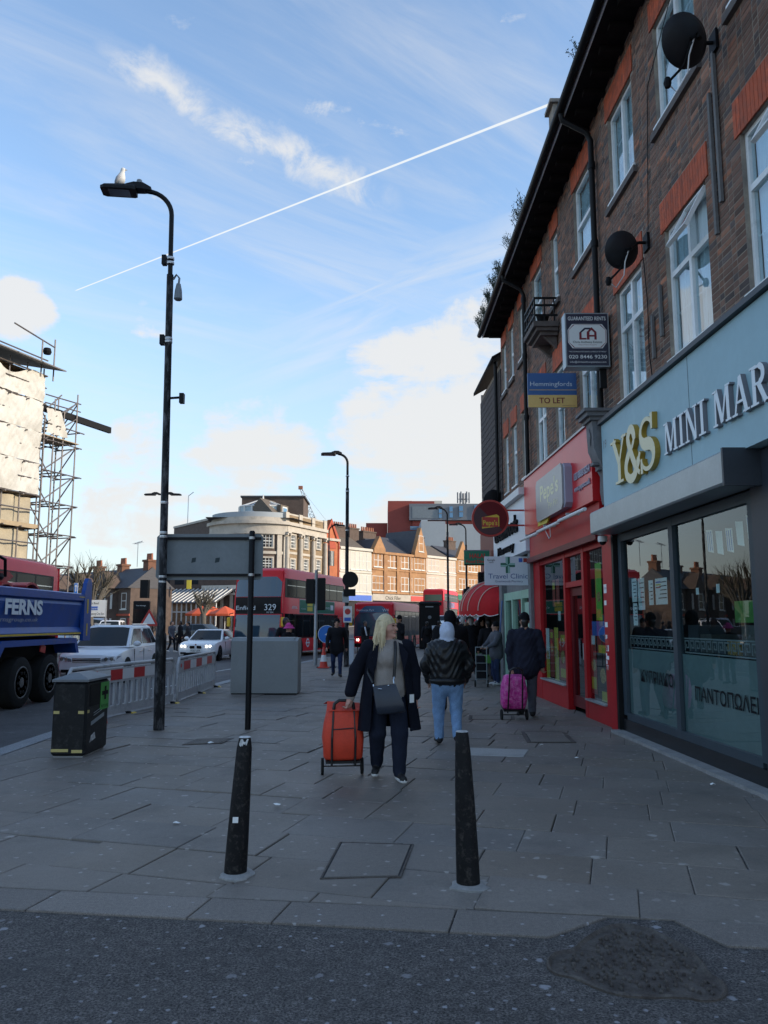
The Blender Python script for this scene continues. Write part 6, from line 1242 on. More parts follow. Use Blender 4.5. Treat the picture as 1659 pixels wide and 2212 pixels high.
        if double:
            lb = local(t); lb.lathe([(.24, -.004), (.24, .006)] if sx > 0 else [(.24, -.006), (.24, .004)], (sx * w, -h + 3.85, .70), 'x', 20); rd = lb.build('roundel', 'letter_white', t); lb = local(t); lb.lathe([(.15, -.004), (.15, .008)] if sx > 0 else [(.15, -.008), (.15, .004)], (sx * w, -h + 3.85, .70), 'x', 20); lb.build('roundel_centre', 'bus_red', rd); sidebox('roundel_bar', -h + 3.55, -h + 4.15, .66, .74, 'letter_white', .010, rd)
            for k in range(12): sidebox('vent_slat', h - 1.35, h - .85, .9 + k * .1, .95 + k * .1, 'alu_grey', .008)
            if ad and sx > 0:
                a0, a1 = -h + 2.6, -h + 8.2; sidebox('advert_frame', a0 - .06, a1 + .06, 2.22, 2.94, 'alu_grey', .007); ap = sidebox('advert_panel', a0, a1, 2.26, 2.90, 'advert_green', .010)
                sidebox('advert_yellow', a0 + 1.1, a0 + 1.9, 2.34, 2.56, 'p_yellow', .0125, ap); sidebox('advert_yellow', a0 + 1.1, a0 + 1.9, 2.60, 2.82, 'p_yellow', .0125, ap); sidebox('advert_badge', a1 - .7, a1 - .2, 2.44, 2.72, 'letter_white', .0125, ap)
                fx = lambda y0, zz, o=.0135: (lambda a_, b_, d: tuple(X @ Vector((w + o, y0 + a_, zz + b_))))
                text('advert_text', 'of great', .14, fx(a0 + 2.9, 2.5), 'letter_white', ap, width=.9); text('advert_text', 'UK Government', .07, fx(a0 + .55, 2.42), 'letter_white', ap, width=.7); text('advert_text', '#goalsavenergy', .15, fx(a0 + 4.1, 2.5), 'letter_white', ap, width=1.3); text('operator_name', 'ARRIVA', .16, fx(-h + 1.85, 2.42, .008), 'letter_white', t, width=.75)
            elif ad: sidebox('advert_panel', -h + 3, -h + 8, 2.26, 2.9, 'advert_violet', .008)
        else: sidebox('skirt_line', -h + .6, h - .3, .62, .66, 'bus_dark', .006)
    # rear
    lb = local(t); lb.box(-w * .84, w * .84, h - .004, h + .012, 3.0 if double else 1.6, 3.75 if double else 2.3); lb.build('rear_window', 'rear_glass', t)
    lb = local(t); lb.box(-w * .8, w * .8, h - .004, h + .012, 2.45 if double else 1.2, 2.85 if double else 1.5); lb.build('rear_grille', 'bus_dark', t)
    for sx in (1, -1): lb = local(t); lb.box(sx * w * .72, sx * w * .9, h - .002, h + .014, 1.0, 1.6); lb.build('tail_light', 'red_refl', t)
    lb = local(t); lb.box(-w * .7, w * .7, h - .003, h + .014, 1.0, 2.2); lb.build('rear_panel', 'bus_red', t)
    return t
mat('advert_green', (0.015, 0.16, 0.10), .45, spec=.2); mat('advert_violet', (0.12, 0.06, 0.2), .4, dirt=(.55, .5, .55), dscale=2.5, damt=.2); mat('rear_glass', (0.10, 0.14, 0.09), .1)
bus('red double decker bus with green side advert waiting at the lights', (-4.87, 44.2, -.12), R(-14.8), True, 10.5, 2.52, 4.42, 'Enfield', '329', 'HV 254', True)
bus('red single decker bus with blue destination panel behind the woman', (.36, 52.4, -.12), R(-13.3), False, 8.9, 2.4, 2.98, 'Oakthorpe Park', 'W4')
c0b = atY(928, 1320, 95); bus('sunlit red double decker bus driving away beyond the kiosk', (c0b.x + 1.8, 100.2, rise(98) - .12), R(165), True, 10.4, 2.5, 4.4, None, None, None, True)
c1b = atY(1016, 1320, 88); bus('red double decker bus partly hidden behind the red awning', (c1b.x + 1.5, 94, rise(92) - .12), R(-12), True, 10.4, 2.5, 4.3, None, None, None, False)
bus('red single decker bus driving away beside the blue tipper', (-11.85, 21.9, -.12), R(180), False, 9.0, 2.5, 3.6, None, None, hi=1.05)
# blue tipper lorry, driving towards the camera
tk = thing('tipper_lorry', 'dirty blue tipper lorry with white lettering loaded with a red grab', 'lorry', (-8.7, 16.0, -.12))
TX = -7.5
p = MB(); sec = [(0, 1.33), (.02, 1.40), (-.05, 1.52), (-.02, 1.78), (.03, 2.05), (.0, 2.12), (.06, 2.16), (.06, 2.31), (-.04, 2.34)]
p.loft([[(TX + a_, y, z) for a_, z in sec] + [(TX - 2.4 - a_, y, z) for a_, z in sec[::-1]] for y in (9.0, 20.35)][::-1]); p.build('tipper_body', 'truck_blue', tk, smooth=20)
p = MB(); p.box(TX - .02, TX + .07, 19.95, 20.42, 1.18, 2.42); p.box(TX - 2.45, TX - 2.36, 19.95, 20.42, 1.18, 2.42); p.box(TX - 2.36, TX - .02, 20.3, 20.4, 1.3, 2.25); p.build('tailgate', 'truck_blue', tk)
p = MB(); p.prism([(20.0, 2.42), (20.4, 2.42), (20.4, 2.62), (20.3, 2.72), (20.15, 2.72), (20.05, 2.6)], lambda a_, c_, d: (TX - .03 + d, a_, c_), .1, 0); p.build('hinge_lug', 'truck_blue', tk)
p = MB(); p.box(TX + .021, TX + .03, 10, 19.9, 1.345, 1.385); p.build('yellow_strip', 'yellow', tk)
p = MB(); p.box(TX + .071, TX + .076, 20.12, 20.2, 1.85, 2.2); p.box(TX + .071, TX + .076, 20.13, 20.2, 1.3, 1.6); p.build('marker_tape', 'yellow', tk)
p = MB(); p.box(TX + .061, TX + .066, 19.6, 20.12, 2.235, 2.255); p.build('marker_tape', 'yellow', tk)
tfx = lambda y0, z0, x_=.0: (lambda a_, b_, d: (TX + .035 + x_, y0 + a_, z0 + b_))
text('lettering', 'FERNS', .285, tfx(16.72, 1.80), 'letter_white', tk, width=1.75, bold=.045); text('lettering', 'www.fernsgroup.co.uk', .085, tfx(16.15, 1.645, -.03), 'alu_grey', tk, width=2.6, shear=.15)
p = MB(); p.prism([(15.3, .85), (15.5, .85), (15.75, 1.14), (19.3, 1.14), (19.45, .9), (19.6, .9), (19.4, 1.26), (15.6, 1.26)], lambda a_, c_, d: (TX - .5 + d, a_, c_), .62, 0); p.build('mudguard', 'truck_blue', tk)
p = MB(); p.box(TX - 2.2, TX - .55, 9, 19.8, .75, 1.3); p.build('chassis', 'truck_black', tk); p = MB(); p.box(TX - .6, TX - .4, 15.2, 19.6, .3, 1.2); p.build('wheel_well', 'black', tk)
for z in (.52, .92): p = MB(); p.box(TX - .05, TX + .0, 11, 15.25, z, z + .09); p.build('side_guard', 'galv', tk)
for y in (12, 14.6): p = MB(); p.box(TX - .09, TX - .05, y, y + .08, .5, 1.3); p.build('guard_post', 'galv', tk)
for y in (16.75, 18.15):
    wheel(tk, -.0 + (TX - .12) + 8.7, y - 16.0, 0, .52, .34, 1, 'rim_grey', 10); wheel(tk, (TX - 2.28) + 8.7, y - 16.0, 0, .52, .34, -1, 'rim_grey', 0)
wheel(tk, (TX - .12) + 8.7, 11.5 - 16, 0, .52, .32, 1, 'rim_grey', 0)
p = MB(); p.prism([(17.55, 1.0), (17.8, .96), (17.85, 1.1), (17.6, 1.2)], lambda a_, c_, d: (TX + .03 + d, a_, c_), .02, 0); p.build('reflector_flap', 'red_refl', tk)
p = MB(); p.bbox(TX - 2.45, TX + .05, 6.6, 8.8, .9, 3.1, .12); p.build('cab', 'truck_blue', tk)
gb2 = thing('crane_grab', 'dark red crane grab with black joint lying in the tipper', 'grab', (-8.4, 17.0, 2.2))
def shell(cx, cy, cz, r, a0, a1, x0, x1, th=.05):
    p = MB(); n_ = 10; P = [(cy + r * math.cos(R(a0 + (a1 - a0) * i / n_)), cz + r * math.sin(R(a0 + (a1 - a0) * i / n_))) for i in range(n_ + 1)] + [(cy + (r - th) * math.cos(R(a1 + (a0 - a1) * i / n_)), cz + (r - th) * math.sin(R(a1 + (a0 - a1) * i / n_))) for i in range(n_ + 1)]
    p.prism(P, lambda a_, c_, d: (x0 + d, a_, c_), x1 - x0, 0); p.build('grab_shell', 'grab_red', gb2, smooth=30)
shell(0, 18.0, 1.9, .62, 10, 120, -8.9, -7.9); shell(0, 17.0, 1.9, .58, 40, 150, -9.0, -8.0)
p = MB(); p.prism([(15.2, 2.3), (16.9, 2.3), (17.6, 2.62), (17.4, 2.72), (16.2, 2.68), (15.2, 2.95)], lambda a_, c_, d: (-8.6 + d, a_, c_), .45, 0); p.build('grab_arm', 'grab_red', gb2)
p = MB(); p.prism([(15.0, 2.85), (16.3, 2.78), (16.5, 2.95), (16.3, 3.08), (15.0, 3.25)], lambda a_, c_, d: (-8.5 + d, a_, c_), .35, 0); p.build('boom', 'grab_red', gb2)
p = MB(); p.tube([(-8.3, 16.3, 3.0), (-8.3, 16.75, 2.95), (-8.3, 16.95, 2.75), (-8.3, 16.9, 2.55)], [.14, .16, .14, .17], 10); p.tube([(-8.1, 16.5, 3.05), (-8.05, 16.95, 2.95), (-8.1, 17.1, 2.6)], .035, 6); p.lathe([(.22, 2.52), (.25, 2.58), (.22, 2.66)], (-8.3, 16.9, 0), n=14); p.build('rotator', 'black', gb2, smooth=40)
# ------------------------------------------------------------------ buildings across the street
mat('brick_orange', (0.36, 0.19, 0.085), .85, var=.22, vscale=1.2, bump=.2, bscale=14, dirt=(.28, .13, .07), dscale=.8, damt=.0); mat('brick_red', (0.42, 0.13, 0.055), .85, var=.2, vscale=1.5); mat('stucco', (0.56, 0.52, 0.44), .8, var=.1, vscale=.8); mat('stucco_pink', (0.55, 0.43, 0.34), .8, var=.1, vscale=.8)
mat('stone_warm', (0.46, 0.41, 0.34), .8, var=.12, vscale=.9, dirt=(.3, .27, .23), dscale=1.3, damt=.0); mat('brick_brown', (0.10, 0.07, 0.055), .9, var=.25, vscale=2.5, bump=.2, bscale=14); mat('brick_tan', (0.24, 0.17, 0.10), .9, var=.2, vscale=2.5); mat('slate', (0.055, 0.055, 0.062), .7, var=.25, vscale=2, stretch=(1, 1, 6)); mat('slate_brown', (0.12, 0.095, 0.07), .75, var=.25, vscale=2, stretch=(1, 1, 6))
mat('far_glass', (0.022, 0.026, 0.03), .12, spec=.15); mat('sash_white', (0.62, 0.61, 0.57), .6); mat('pot', (0.35, 0.13, 0.07), .8, var=.2); mat('modern_red', (0.27, 0.055, 0.04), .85, var=.1, vscale=.6); mat('modern_grey', (0.14, 0.15, 0.165), .6, var=.06, vscale=.4); mat('modern_white', (0.34, 0.37, 0.385), .7, var=.06, vscale=.3); mat('sky_glass', (0.10, 0.22, 0.36), .1); mat('terracotta', (0.38, 0.07, 0.035), .8, var=.15)
def frame_thing(name, label, cat, P0, P1, z0, group=None):
    """thing whose local x runs from P0 to P1 (left to right), local -y faces out"""
    d = Vector((P1[0] - P0[0], P1[1] - P0[1])); rz = math.atan2(d.y, d.x); return thing(name, label, cat, (P0[0], P0[1], z0), rz, group), d.length
def on_line(A, B, x, y=1200):
    d = ray(x, y); r = d.x / d.y; ux, uy = B[0] - A[0], B[1] - A[1]; t = (r * A[1] - A[0]) / (ux - r * uy); return (A[0] + ux * t, A[1] + uy * t)
def zpx(x, y, P): d = ray(x, y); return CAMH + d.z / d.y * P[1]
def sash(t, a, z0, w_, h_, dep=.10, arch=False, frame='sash_white', y=0.0):
    """recessed sash window: surround, two panes, meeting rail, sill"""
    lb = local(t); f = .06
    lb.box(a - w_ / 2, a - w_ / 2 + f, y - .02, y + .05, z0, z0 + h_); lb.box(a + w_ / 2 - f, a + w_ / 2, y - .02, y + .05, z0, z0 + h_); lb.box(a - w_ / 2 + f, a + w_ / 2 - f, y - .02, y + .05, z0 + h_ - f, z0 + h_); lb.box(a - w_ / 2 + f, a + w_ / 2 - f, y - .02, y + .05, z0, z0 + f); lb.box(a - w_ / 2 + f, a + w_ / 2 - f, y - .019, y + .04, z0 + h_ * .5 - .03, z0 + h_ * .5 + .03)
    win = lb.build('window', frame, t)
    for u, v in ((f, h_ * .5 - .03), (h_ * .5 + .03, h_ - f)): lb = local(t); lb.box(a - w_ / 2 + f, a + w_ / 2 - f, y + .005, y + .03, z0 + u, z0 + v); lb.build('pane', 'far_glass', win)
    lb = local(t); lb.box(a - w_ / 2 - .08, a + w_ / 2 + .08, y - .10, y - .002, z0 - .10, z0 - .01); lb.build('sill', frame, win)
    return win
def chimney(t, a, y, z0, w_, d_, h_, pots, m='brick_brown'):
    lb = local(t); lb.box(a - w_ / 2, a + w_ / 2, y - d_ / 2, y + d_ / 2, z0, z0 + h_); lb.box(a - w_ / 2 - .08, a + w_ / 2 + .08, y - d_ / 2 - .08, y + d_ / 2 + .08, z0 + h_ + .001, z0 + h_ + .18); ch = lb.build('chimney', m, t)
    for i in range(pots): lb = local(t); x = a - w_ / 2 + w_ * (i + .5) / pots; lb.lathe([(.13, z0 + h_ + .18), (.10, z0 + h_ + .7), (.12, z0 + h_ + .75)], (x, y, 0), n=8); lb.build('chimney_pot', 'pot', ch)
def pitched(t, a0, a1, y0, y1, ze, zr, m='slate'):
    lb = local(t); ym = (y0 + y1) / 2; lb.add([(a0, y0, ze), (a1, y0, ze), (a1, ym, zr), (a0, ym, zr), (a0, y1, ze), (a1, y1, ze)], [(0, 1, 2, 3), (3, 2, 5, 4), (0, 3, 4), (1, 5, 2), (0, 4, 5, 1)]); return lb.build('roof', m, t)
def cross_roof(t, a0, a1, y0, y1, ze, zr, m='slate'):      # ridge runs front to back
    lb = local(t); am = (a0 + a1) / 2; lb.add([(a0, y0, ze), (a1, y0, ze), (am, y0, zr), (a0, y1, ze), (a1, y1, ze), (am, y1, zr)], [(0, 2, 5, 3), (2, 1, 4, 5), (0, 1, 2), (3, 5, 4), (0, 3, 4, 1)]); return lb.build('roof', m, t)
def boxp(t, nm, m, *b_): lb = local(t); lb.box(*b_); return lb.build(nm, m, t)
ROWA, ROWB = (-7.2, 96.0), (14.5, 121.0)
GR = 'old shop terraces lit by the sun'
def row_house(name, label, x0, x1, ytop, floors, wins, m, sillm=None, fascia='stone_warm', shop='dark_room', depth=9, sub=None, sign=None, cornice='stone_warm', xs=None):
    A, B = on_line(ROWA, ROWB, x0), on_line(ROWA, ROWB, x1); zg = rise(A[1]) - .1; t, L_ = frame_thing(name, label, 'building', A, B, zg, GR)
    H_ = zpx(x0, ytop, A) - zg; boxp(t, 'wall', m, 0.01, L_ - .01, 0, depth, 4.0, H_); boxp(t, 'cornice', cornice, .0, L_, -.22, -.002, H_ - .35, H_ - .05); boxp(t, 'shop_wall', shop, .02, L_ - .02, .1, depth, 0, 3.99); boxp(t, 'shop_fascia', fascia, .02, L_ - .02, -.15, .098, 3.1, 3.95)
    for (ya, yb), wx in zip(floors, wins):
        z0, z1 = zpx((x0 + x1) / 2, yb, ((A[0] + B[0]) / 2, (A[1] + B[1]) / 2)) - zg, zpx((x0 + x1) / 2, ya, ((A[0] + B[0]) / 2, (A[1] + B[1]) / 2)) - zg
        boxp(t, 'string_course', cornice, .02, L_ - .02, -.10, -.002, z0 - .42, z0 - .25)
        for wpx in wx: P = on_line(ROWA, ROWB, wpx); a = (Vector(P) - Vector(A)).length; sash(t, a, z0, .78 if len(wx) > 3 else .9, z1 - z0)
    for k in range(max(1, int(L_ / 3.5))): w_ = L_ / max(1, int(L_ / 3.5)); boxp(t, 'shop_sign', ('advert_green', 'p_blue', 'p_yellow', 'text_red', 'ink', 'paper')[(k * 5 + int(x0)) % 6], w_ * k + .2, w_ * (k + 1) - .2, -.19, -.152, 3.2 if k % 2 else 3.15, 3.85) if not sign or not (sign[2] - sign[3] / 2 - .12 < (k + .5) * w_ / L_ < sign[2] + sign[3] / 2 + .12) else None
    if sign: text('shop_lettering', sign[0], .5, lambda a, b_, d: tuple(XF[t] @ Vector((L_ * sign[2] + a, -.16, 3.25 + b_))), sign[1], t, width=L_ * sign[3])
    return t, L_, H_, zg
# 1 red gabled house
t, L_, H_, zg = row_house('gabled_house', 'narrow red brick house with pointed gable and one tall dark window', 695, 733, 1160, [], [], 'brick_red')
zr = zpx(712, 1122, on_line(ROWA, ROWB, 712)) - zg; lb = local(t); lb.prism([(.02, H_ - .4), (L_ - .02, H_ - .4), (L_ / 2 + .15, zr - .3), (L_ / 2, zr), (L_ / 2 - .15, zr - .3)], lambda a, c, d: (a, .6 - d, c), 0, .62); lb.build('gable', 'brick_red', t)
for s_ in (0, 1):
    lb = local(t); a0, a1 = (0.0, L_ / 2) if s_ == 0 else (L_, L_ / 2); lb.prism([(a0, H_ - .35), (a0 + (.35 if s_ == 0 else -.35), H_ - .55), (a1, zr - .45), (a1, zr + .1)][::(1 if s_ == 0 else -1)], lambda a, c, d: (a, .0 - d, c), .03, .18); lb.build('coping', 'terracotta', t)
cross_roof(t, .05, L_ - .05, .6, 9, H_ - .4, zr - .3); w_ = L_ * .36
lb = local(t); zb, zt_ = zpx(714, 1222, on_line(ROWA, ROWB, 714)) - zg, zpx(714, 1190, on_line(ROWA, ROWB, 714)) - zg; lb.box(L_ * .52 - w_ / 2, L_ * .52 + w_ / 2, -.03, -.005, zb, zt_); win = lb.build('window', 'far_glass', t); lb = local(t); lb.box(L_ * .52 - .04, L_ * .52 + .04, -.05, -.03, zb, zt_); lb.box(L_ * .52 + w_ * .2, L_ * .52 + w_ * .3, -.05, -.03, zb, zt_); lb.build('mullion', 'sash_white', win)
lb = local(t); r_ = w_ * .75; ar_ = [(L_ * .52 + r_ * math.cos(R(k * 12)), zt_ + .3 + r_ * 1.6 * math.sin(R(k * 12))) for k in range(16)]; lb.prism(ar_, lambda a, c, d: (a, -.005 - d, c), 0, .06); lb.build('arch_panel', 'terracotta', t)
for k in (.04, .92): boxp(t, 'pier', 'terracotta', L_ * k, L_ * (k + .05), -.12, -.003, 4.0, H_ - .3)
# 2 white stucco pair
t, L_, H_, zg = row_house('stucco_house', 'white stucco terrace with paired narrow windows', 733.5, 803, 1179, [(1192, 1230), (1241, 1278)], [(741, 762, 773, 781, 789, 796), (741, 762, 773, 781, 789, 796)][:2], 'stucco', cornice='stucco', fascia='stucco')
pitched(t, .1, L_ - .1, .3, 8.8, H_ - .3, H_ + 2.2, 'slate_brown'); chimney(t, L_ * .62, 4.0, H_ + .4, 2.2, .9, 2.5, 6)
# 3 brown brick with two gables
t, L_, H_, zg = row_house('gabled_terrace', 'orange brown brick terrace with two gables and ornate windows', 803.5, 920, 1189, [(1200, 1228), (1247, 1277)], [(812, 821, 839, 847, 855, 870, 878, 886, 899, 906, 913), (808, 816, 824, 839, 847, 855, 870, 878, 886, 899, 906, 913)], 'brick_orange', cornice='brick_orange', sign=('Chick Filler', 'ink', .36, .28), fascia='stone_warm')
def gab(xa, xb, yt):
    P0, P1, Pm = on_line(ROWA, ROWB, xa), on_line(ROWA, ROWB, xb), on_line(ROWA, ROWB, (xa + xb) / 2); A = on_line(ROWA, ROWB, 803.5); a0, a1 = (Vector(P0) - Vector(A)).length, (Vector(P1) - Vector(A)).length; zz = zpx((xa + xb) / 2, yt, Pm) - zg
    lb = local(t); lb.prism([(a0, H_ - .3), (a1, H_ - .3), (a1, H_ + .3), ((a0 + a1) / 2, zz), (a0, H_ + .3)], lambda a, c, d: (a, .35 - d, c), 0, .65); lb.build('gable', 'brick_orange', t); cross_roof(t, a0, a1, .4, 6, H_ + .2, zz - .3, 'slate'); return (a0 + a1) / 2
gab(805, 829, 1158); gm = gab(893, 919, 1140); sash(t, gm, zpx(906, 1192, on_line(ROWA, ROWB, 906)) - zg, 1.0, 2.2, y=-.3); pitched(t, 2.5, L_ - 2, .4, 8.8, H_ - .1, H_ + 2.6); chimney(t, L_ * .33, 4.2, H_ + .6, 2.6, .9, 2.3, 7); chimney(t, L_ * .06, 4.2, H_ + .6, 1.8, .9, 2.5, 5)
for k in (.2, .23, .43, .67): boxp(t, 'pilaster', 'brick_orange', L_ * k, L_ * k + .35, -.14, -.003, 4.0, H_ - .4)
# 4 pink stucco, 5 brown beyond
t, L_, H_, zg = row_house('stucco_house', 'pink cream stucco terrace with narrow windows', 920.5, 984, 1199, [(1211, 1236), (1249, 1273)], [(928, 936, 944, 963, 972, 980), (928, 936, 944, 963, 972, 980)], 'stucco_pink', cornice='stucco', fascia='stone_warm', sign=('BET SHIRT', 'p_yellow', .3, .4))
pitched(t, .1, L_ - .1, .3, 8.8, H_ - .3, H_ + 2.0, 'slate_brown'); chimney(t, L_ * .5, 4.2, H_ + .5, 1.7, .9, 2.4, 0)
t, L_, H_, zg = row_house('brick_terrace_house', 'orange brick terrace with gable behind the halal sign', 984.5, 1062, 1203, [(1214, 1236), (1252, 1275)], [(994, 1001, 1014, 1021, 1028, 1040, 1048), (994, 1001, 1014, 1021, 1028, 1040, 1048)], 'brick_orange', cornice='brick_orange')
pitched(t, .1, L_ - .1, .3, 8.8, H_ - .3, H_ + 2.0); chimney(t, L_ * .45, 4.2, H_ + .5, 1.9, .9, 2.3, 5); lb = local(t); lb.prism([(.1, H_ - .2), (3.2, H_ - .2), (1.6, H_ + 2.4)], lambda a, c, d: (a, .3 - d, c), 0, .5); lb.build('gable', 'brick_orange', t)
# ---- corner building: curved front, columned wing
zg = rise(88) - .1; WA, WB = (-10.9, 88.0), (-7.25, 95.7)
cbd = thing('corner_building_columns', 'stone corner building with curved front, pilastered wing and glass lantern on its roof', 'building', (-12, 90, zg))
del cbd['label']; cbd['label'] = 'stone corner building with curved front and rooftop glass conservatory'; 
hz = lambda y, Y=88.0, x=622: zpx(x, y, (0, Y))
# wing
d_ = Vector((WB[0] - WA[0], WB[1] - WA[1])); LW = d_.length; u_ = d_ / LW; n_ = Vector((u_.y, -u_.x))
WQ = lambda a, c, z: (WA[0] + u_.x * a - n_.x * c, WA[1] + u_.y * a - n_.y * c, z)     # c into the wall
def wbx(nm, m, *b_): p = MB(WQ); p.box(*b_); return p.build(nm, m, cbd)
zc_ = hz(1131); zp_ = hz(1111)
wbx('wing_wall', 'brick_tan', 0, LW, 0, 8, zg, zc_ - .9); wbx('entablature', 'stone_warm', -.1, LW + .1, -.35, 8, zc_ - .9, zc_ - .2); wbx('cornice', 'stone_warm', -.25, LW + .3, -.6, 8, zc_ - .199, zc_ + .15); wbx('parapet', 'brick_tan', 0, LW, -.1, 1.0, zc_ + .151, zp_)
for k in range(4): a = LW * k / 3; wbx('parapet_pier', 'stone_warm', a - .35, a + .35, -.25, 1.05, zc_ + .152, zp_ + .25)
wbx('parapet_rail', 'stone_warm', 0, LW, -.14, 1.02, zp_, zp_ + .18)
def wsash(Q, a, z0, w_, h_, t=cbd):
    p = MB(Q); f = .16; p.box(a - w_ / 2 - f, a - w_ / 2, -.14, .1, z0 - f, z0 + h_ + f); p.box(a + w_ / 2, a + w_ / 2 + f, -.14, .1, z0 - f, z0 + h_ + f); p.box(a - w_ / 2, a + w_ / 2, -.14, .1, z0 + h_, z0 + h_ + f); p.box(a - w_ / 2, a + w_ / 2, -.16, .1, z0 - f, z0); win = p.build('window', 'stone_warm', t)
    p = MB(Q); p.box(a - w_ / 2, a + w_ / 2, -.03, .02, z0, z0 + h_); p.build('pane', 'far_glass', win)
    p = MB(Q); p.box(a - w_ / 2, a + w_ / 2, -.06, -.032, z0 + h_ * .5 - .05, z0 + h_ * .5 + .05)
    for s_ in (-1, 1): p.box(a + s_ * w_ / 6 - .025, a + s_ * w_ / 6 + .025, -.055, -.033, z0, z0 + h_)
    for q in (.25, .75): p.box(a - w_ / 2, a + w_ / 2, -.054, -.034, z0 + h_ * q - .025, z0 + h_ * q + .025)
    for s_ in (-1, 1): p.box(a + s_ * (w_ / 2 - .05) - .05, a + s_ * (w_ / 2 - .05) + .05, -.058, -.033, z0, z0 + h_)
    p.build('sash_bar', 'sash_white', win)
for k in range(3):
    a = LW * (k + .5) / 3
    for yb, yt in ((1185, 1158), (1233, 1210)): wsash(WQ, a, hz(yb, 90 + 2 * k, 660), .95, hz(yt, 90 + 2 * k, 660) - hz(yb, 90 + 2 * k, 660))
    wbx('spandrel', 'stone_warm', LW * k / 3 + .45, LW * (k + 1) / 3 - .45, -.06, -.002, hz(1195), hz(1190))
for k in range(4):
    a = LW * k / 3; z0, z1 = zg + 3.5, zc_ - .95; p = MB(WQ); p.lathe([(.36, z0), (.36, z0 + .3), (.30, z0 + .35), (.26, z1 - .55), (.27, z1 - .5)], (a, -.22, 0), n=14); p.build('column', 'stone_warm', cbd, smooth=40); p = MB(WQ); p.box(a - .34, a + .34, -.6, -.003, z1 - .16, z1); p.lathe([(.14, -.16), (.14, .16)], (a - .3, -.4, z1 - .28), 'y', 10); p.lathe([(.14, -.16), (.14, .16)], (a + .3, -.4, z1 - .28), 'y', 10); p.build('capital', 'stone_warm', cbd)
# curved front
C0 = Vector((-14.6, 91.6)); RR = 5.2
def CQ(a, c, z): th = R(-90) + a / RR; r_ = RR - c; return (C0.x + r_ * math.cos(th), C0.y + r_ * math.sin(th), z)
a0, a1 = -RR * R(68), RR * R(47)
def cring(nm, m, c0, c1, z0, z1, aa=a0, ab=a1, n_=26):
    p = MB(CQ); p.loft([[(aa + (ab - aa) * i / n_, c, z) for c, z in ((c0, z0), (c0, z1), (c1, z1), (c1, z0))] for i in range(n_ + 1)][::-1]); return p.build(nm, m, cbd, smooth=30)
cring('front_wall', 'brick_brown', 0, 1.0, zg, zc_ - .9); cring('front_entablature', 'stone_warm', -.3, 1, zc_ - 1.3, zc_ - .2); cring('front_cornice', 'stone_warm', -.62, 1, zc_ - .199, zc_ + .15); cring('blocking_course', 'stone_warm', -.1, 1, zc_ + .151, zc_ + .6); cring('balcony_screen', 'modern_white', -.02, .08, zc_ + .601, zc_ + 1.15)
p = MB(); p.add([(C0.x - 5, C0.y - 4.8, zc_ + .58), (C0.x + 4.5, C0.y - 4.2, zc_ + .58), (C0.x + 8, C0.y + 6, zc_ + .58), (C0.x - 6, C0.y + 6, zc_ + .58)], [(0, 1, 2, 3)]); p.build('flat_roof', 'slate', cbd)
for a in (a1 - 1.0, a1 - .2, a1 - 4.3): p = MB(CQ); p.box(a - .28, a + .28, -.2, -.002, zg + 3.5, zc_ - 1.31); p.build('pilaster', 'stone_warm', cbd)
for yb, yt in ((1181, 1155), (1228, 1205)):
    z0, z1 = hz(yb, 86.6, 585), hz(yt, 86.6, 585)
    for a in (a1 - 2.35, a1 - 5.6, a0 + 1.2): wsash(CQ, a, z0, 1.15, z1 - z0)
cring('front_band', 'stone_warm', -.12, -.002, hz(1196, 86.6), hz(1190, 86.6)); cring('shop_band', 'stucco', -.2, -.002, zg + 3.3, zg + 4.2); cring('shop_window', 'far_glass', -.03, -.002, zg + .6, zg + 3.0)
# rooftop room and lantern
p = MB(); zt_ = hz(1074, 92, 560); p.box(-16.6, -9.4, 92.2, 98, zc_ + .2, zt_); p.build('rooftop_room', 'brick_brown', cbd); p = MB(); p.box(-16.75, -9.2, 92.05, 98.2, zt_ + .001, zt_ + .2); p.build('rooftop_coping', 'slate', cbd)
cx, cy = -14.0, 91.4; zb, ze = zc_ + .62, hz(1092, 90, 560); zr = hz(1074, 90, 560); r_ = 2.75; oc = [(cx + r_ * math.cos(R(180 + k * 22.5)), cy + 1.6 * math.sin(R(180 + k * 22.5))) for k in range(9)]
p = MB(); p.loft([[(a, c, z) for a, c in oc] for z in (zb, ze)], closed=False, cap=False); con = p.build('conservatory', 'con_glass' if 'con_glass' in MATS else mat('con_glass', (.28, .36, .40), .12, var=.3, vscale=.9), cbd)
p = MB()
for a, c in oc: p.tube([(a, c, zb), (a, c, ze)], .09, 6); p.tube([(a, c, ze), (cx, cy, zr)], .08, 5)
for z in (zb + 1.0, ze): p.tube([(a, c, z) for a, c in oc], .08, 5)
p.lathe([(.12, zr), (.1, zr + .2), (.02, zr + .6)], (cx, cy, 0), n=8); p.build('conservatory_frame', 'sash_white', con)
p = MB(); p.add([(a, c, ze) for a, c in oc] + [(cx, cy, zr)], [(i, i + 1, 9) for i in range(8)]); p.build('conservatory_roof', 'modern_grey', con)
for a in (2.2, 5.4): p = MB(WQ); z = zp_ - .3; p.box(a - .8, a + .8, 1.6, 3.6, z, z + 1.7); dm = p.build('dormer', 'slate_brown', cbd); p = MB(WQ); p.box(a - .5, a + .5, 1.54, 1.598, z + .3, z + 1.5); p.build('dormer_frame', 'sash_white', dm); p = MB(WQ); p.box(a - .36, a + .36, 1.50, 1.538, z + .45, z + 1.35); p.build('dormer_pane', 'sky_glass', dm)
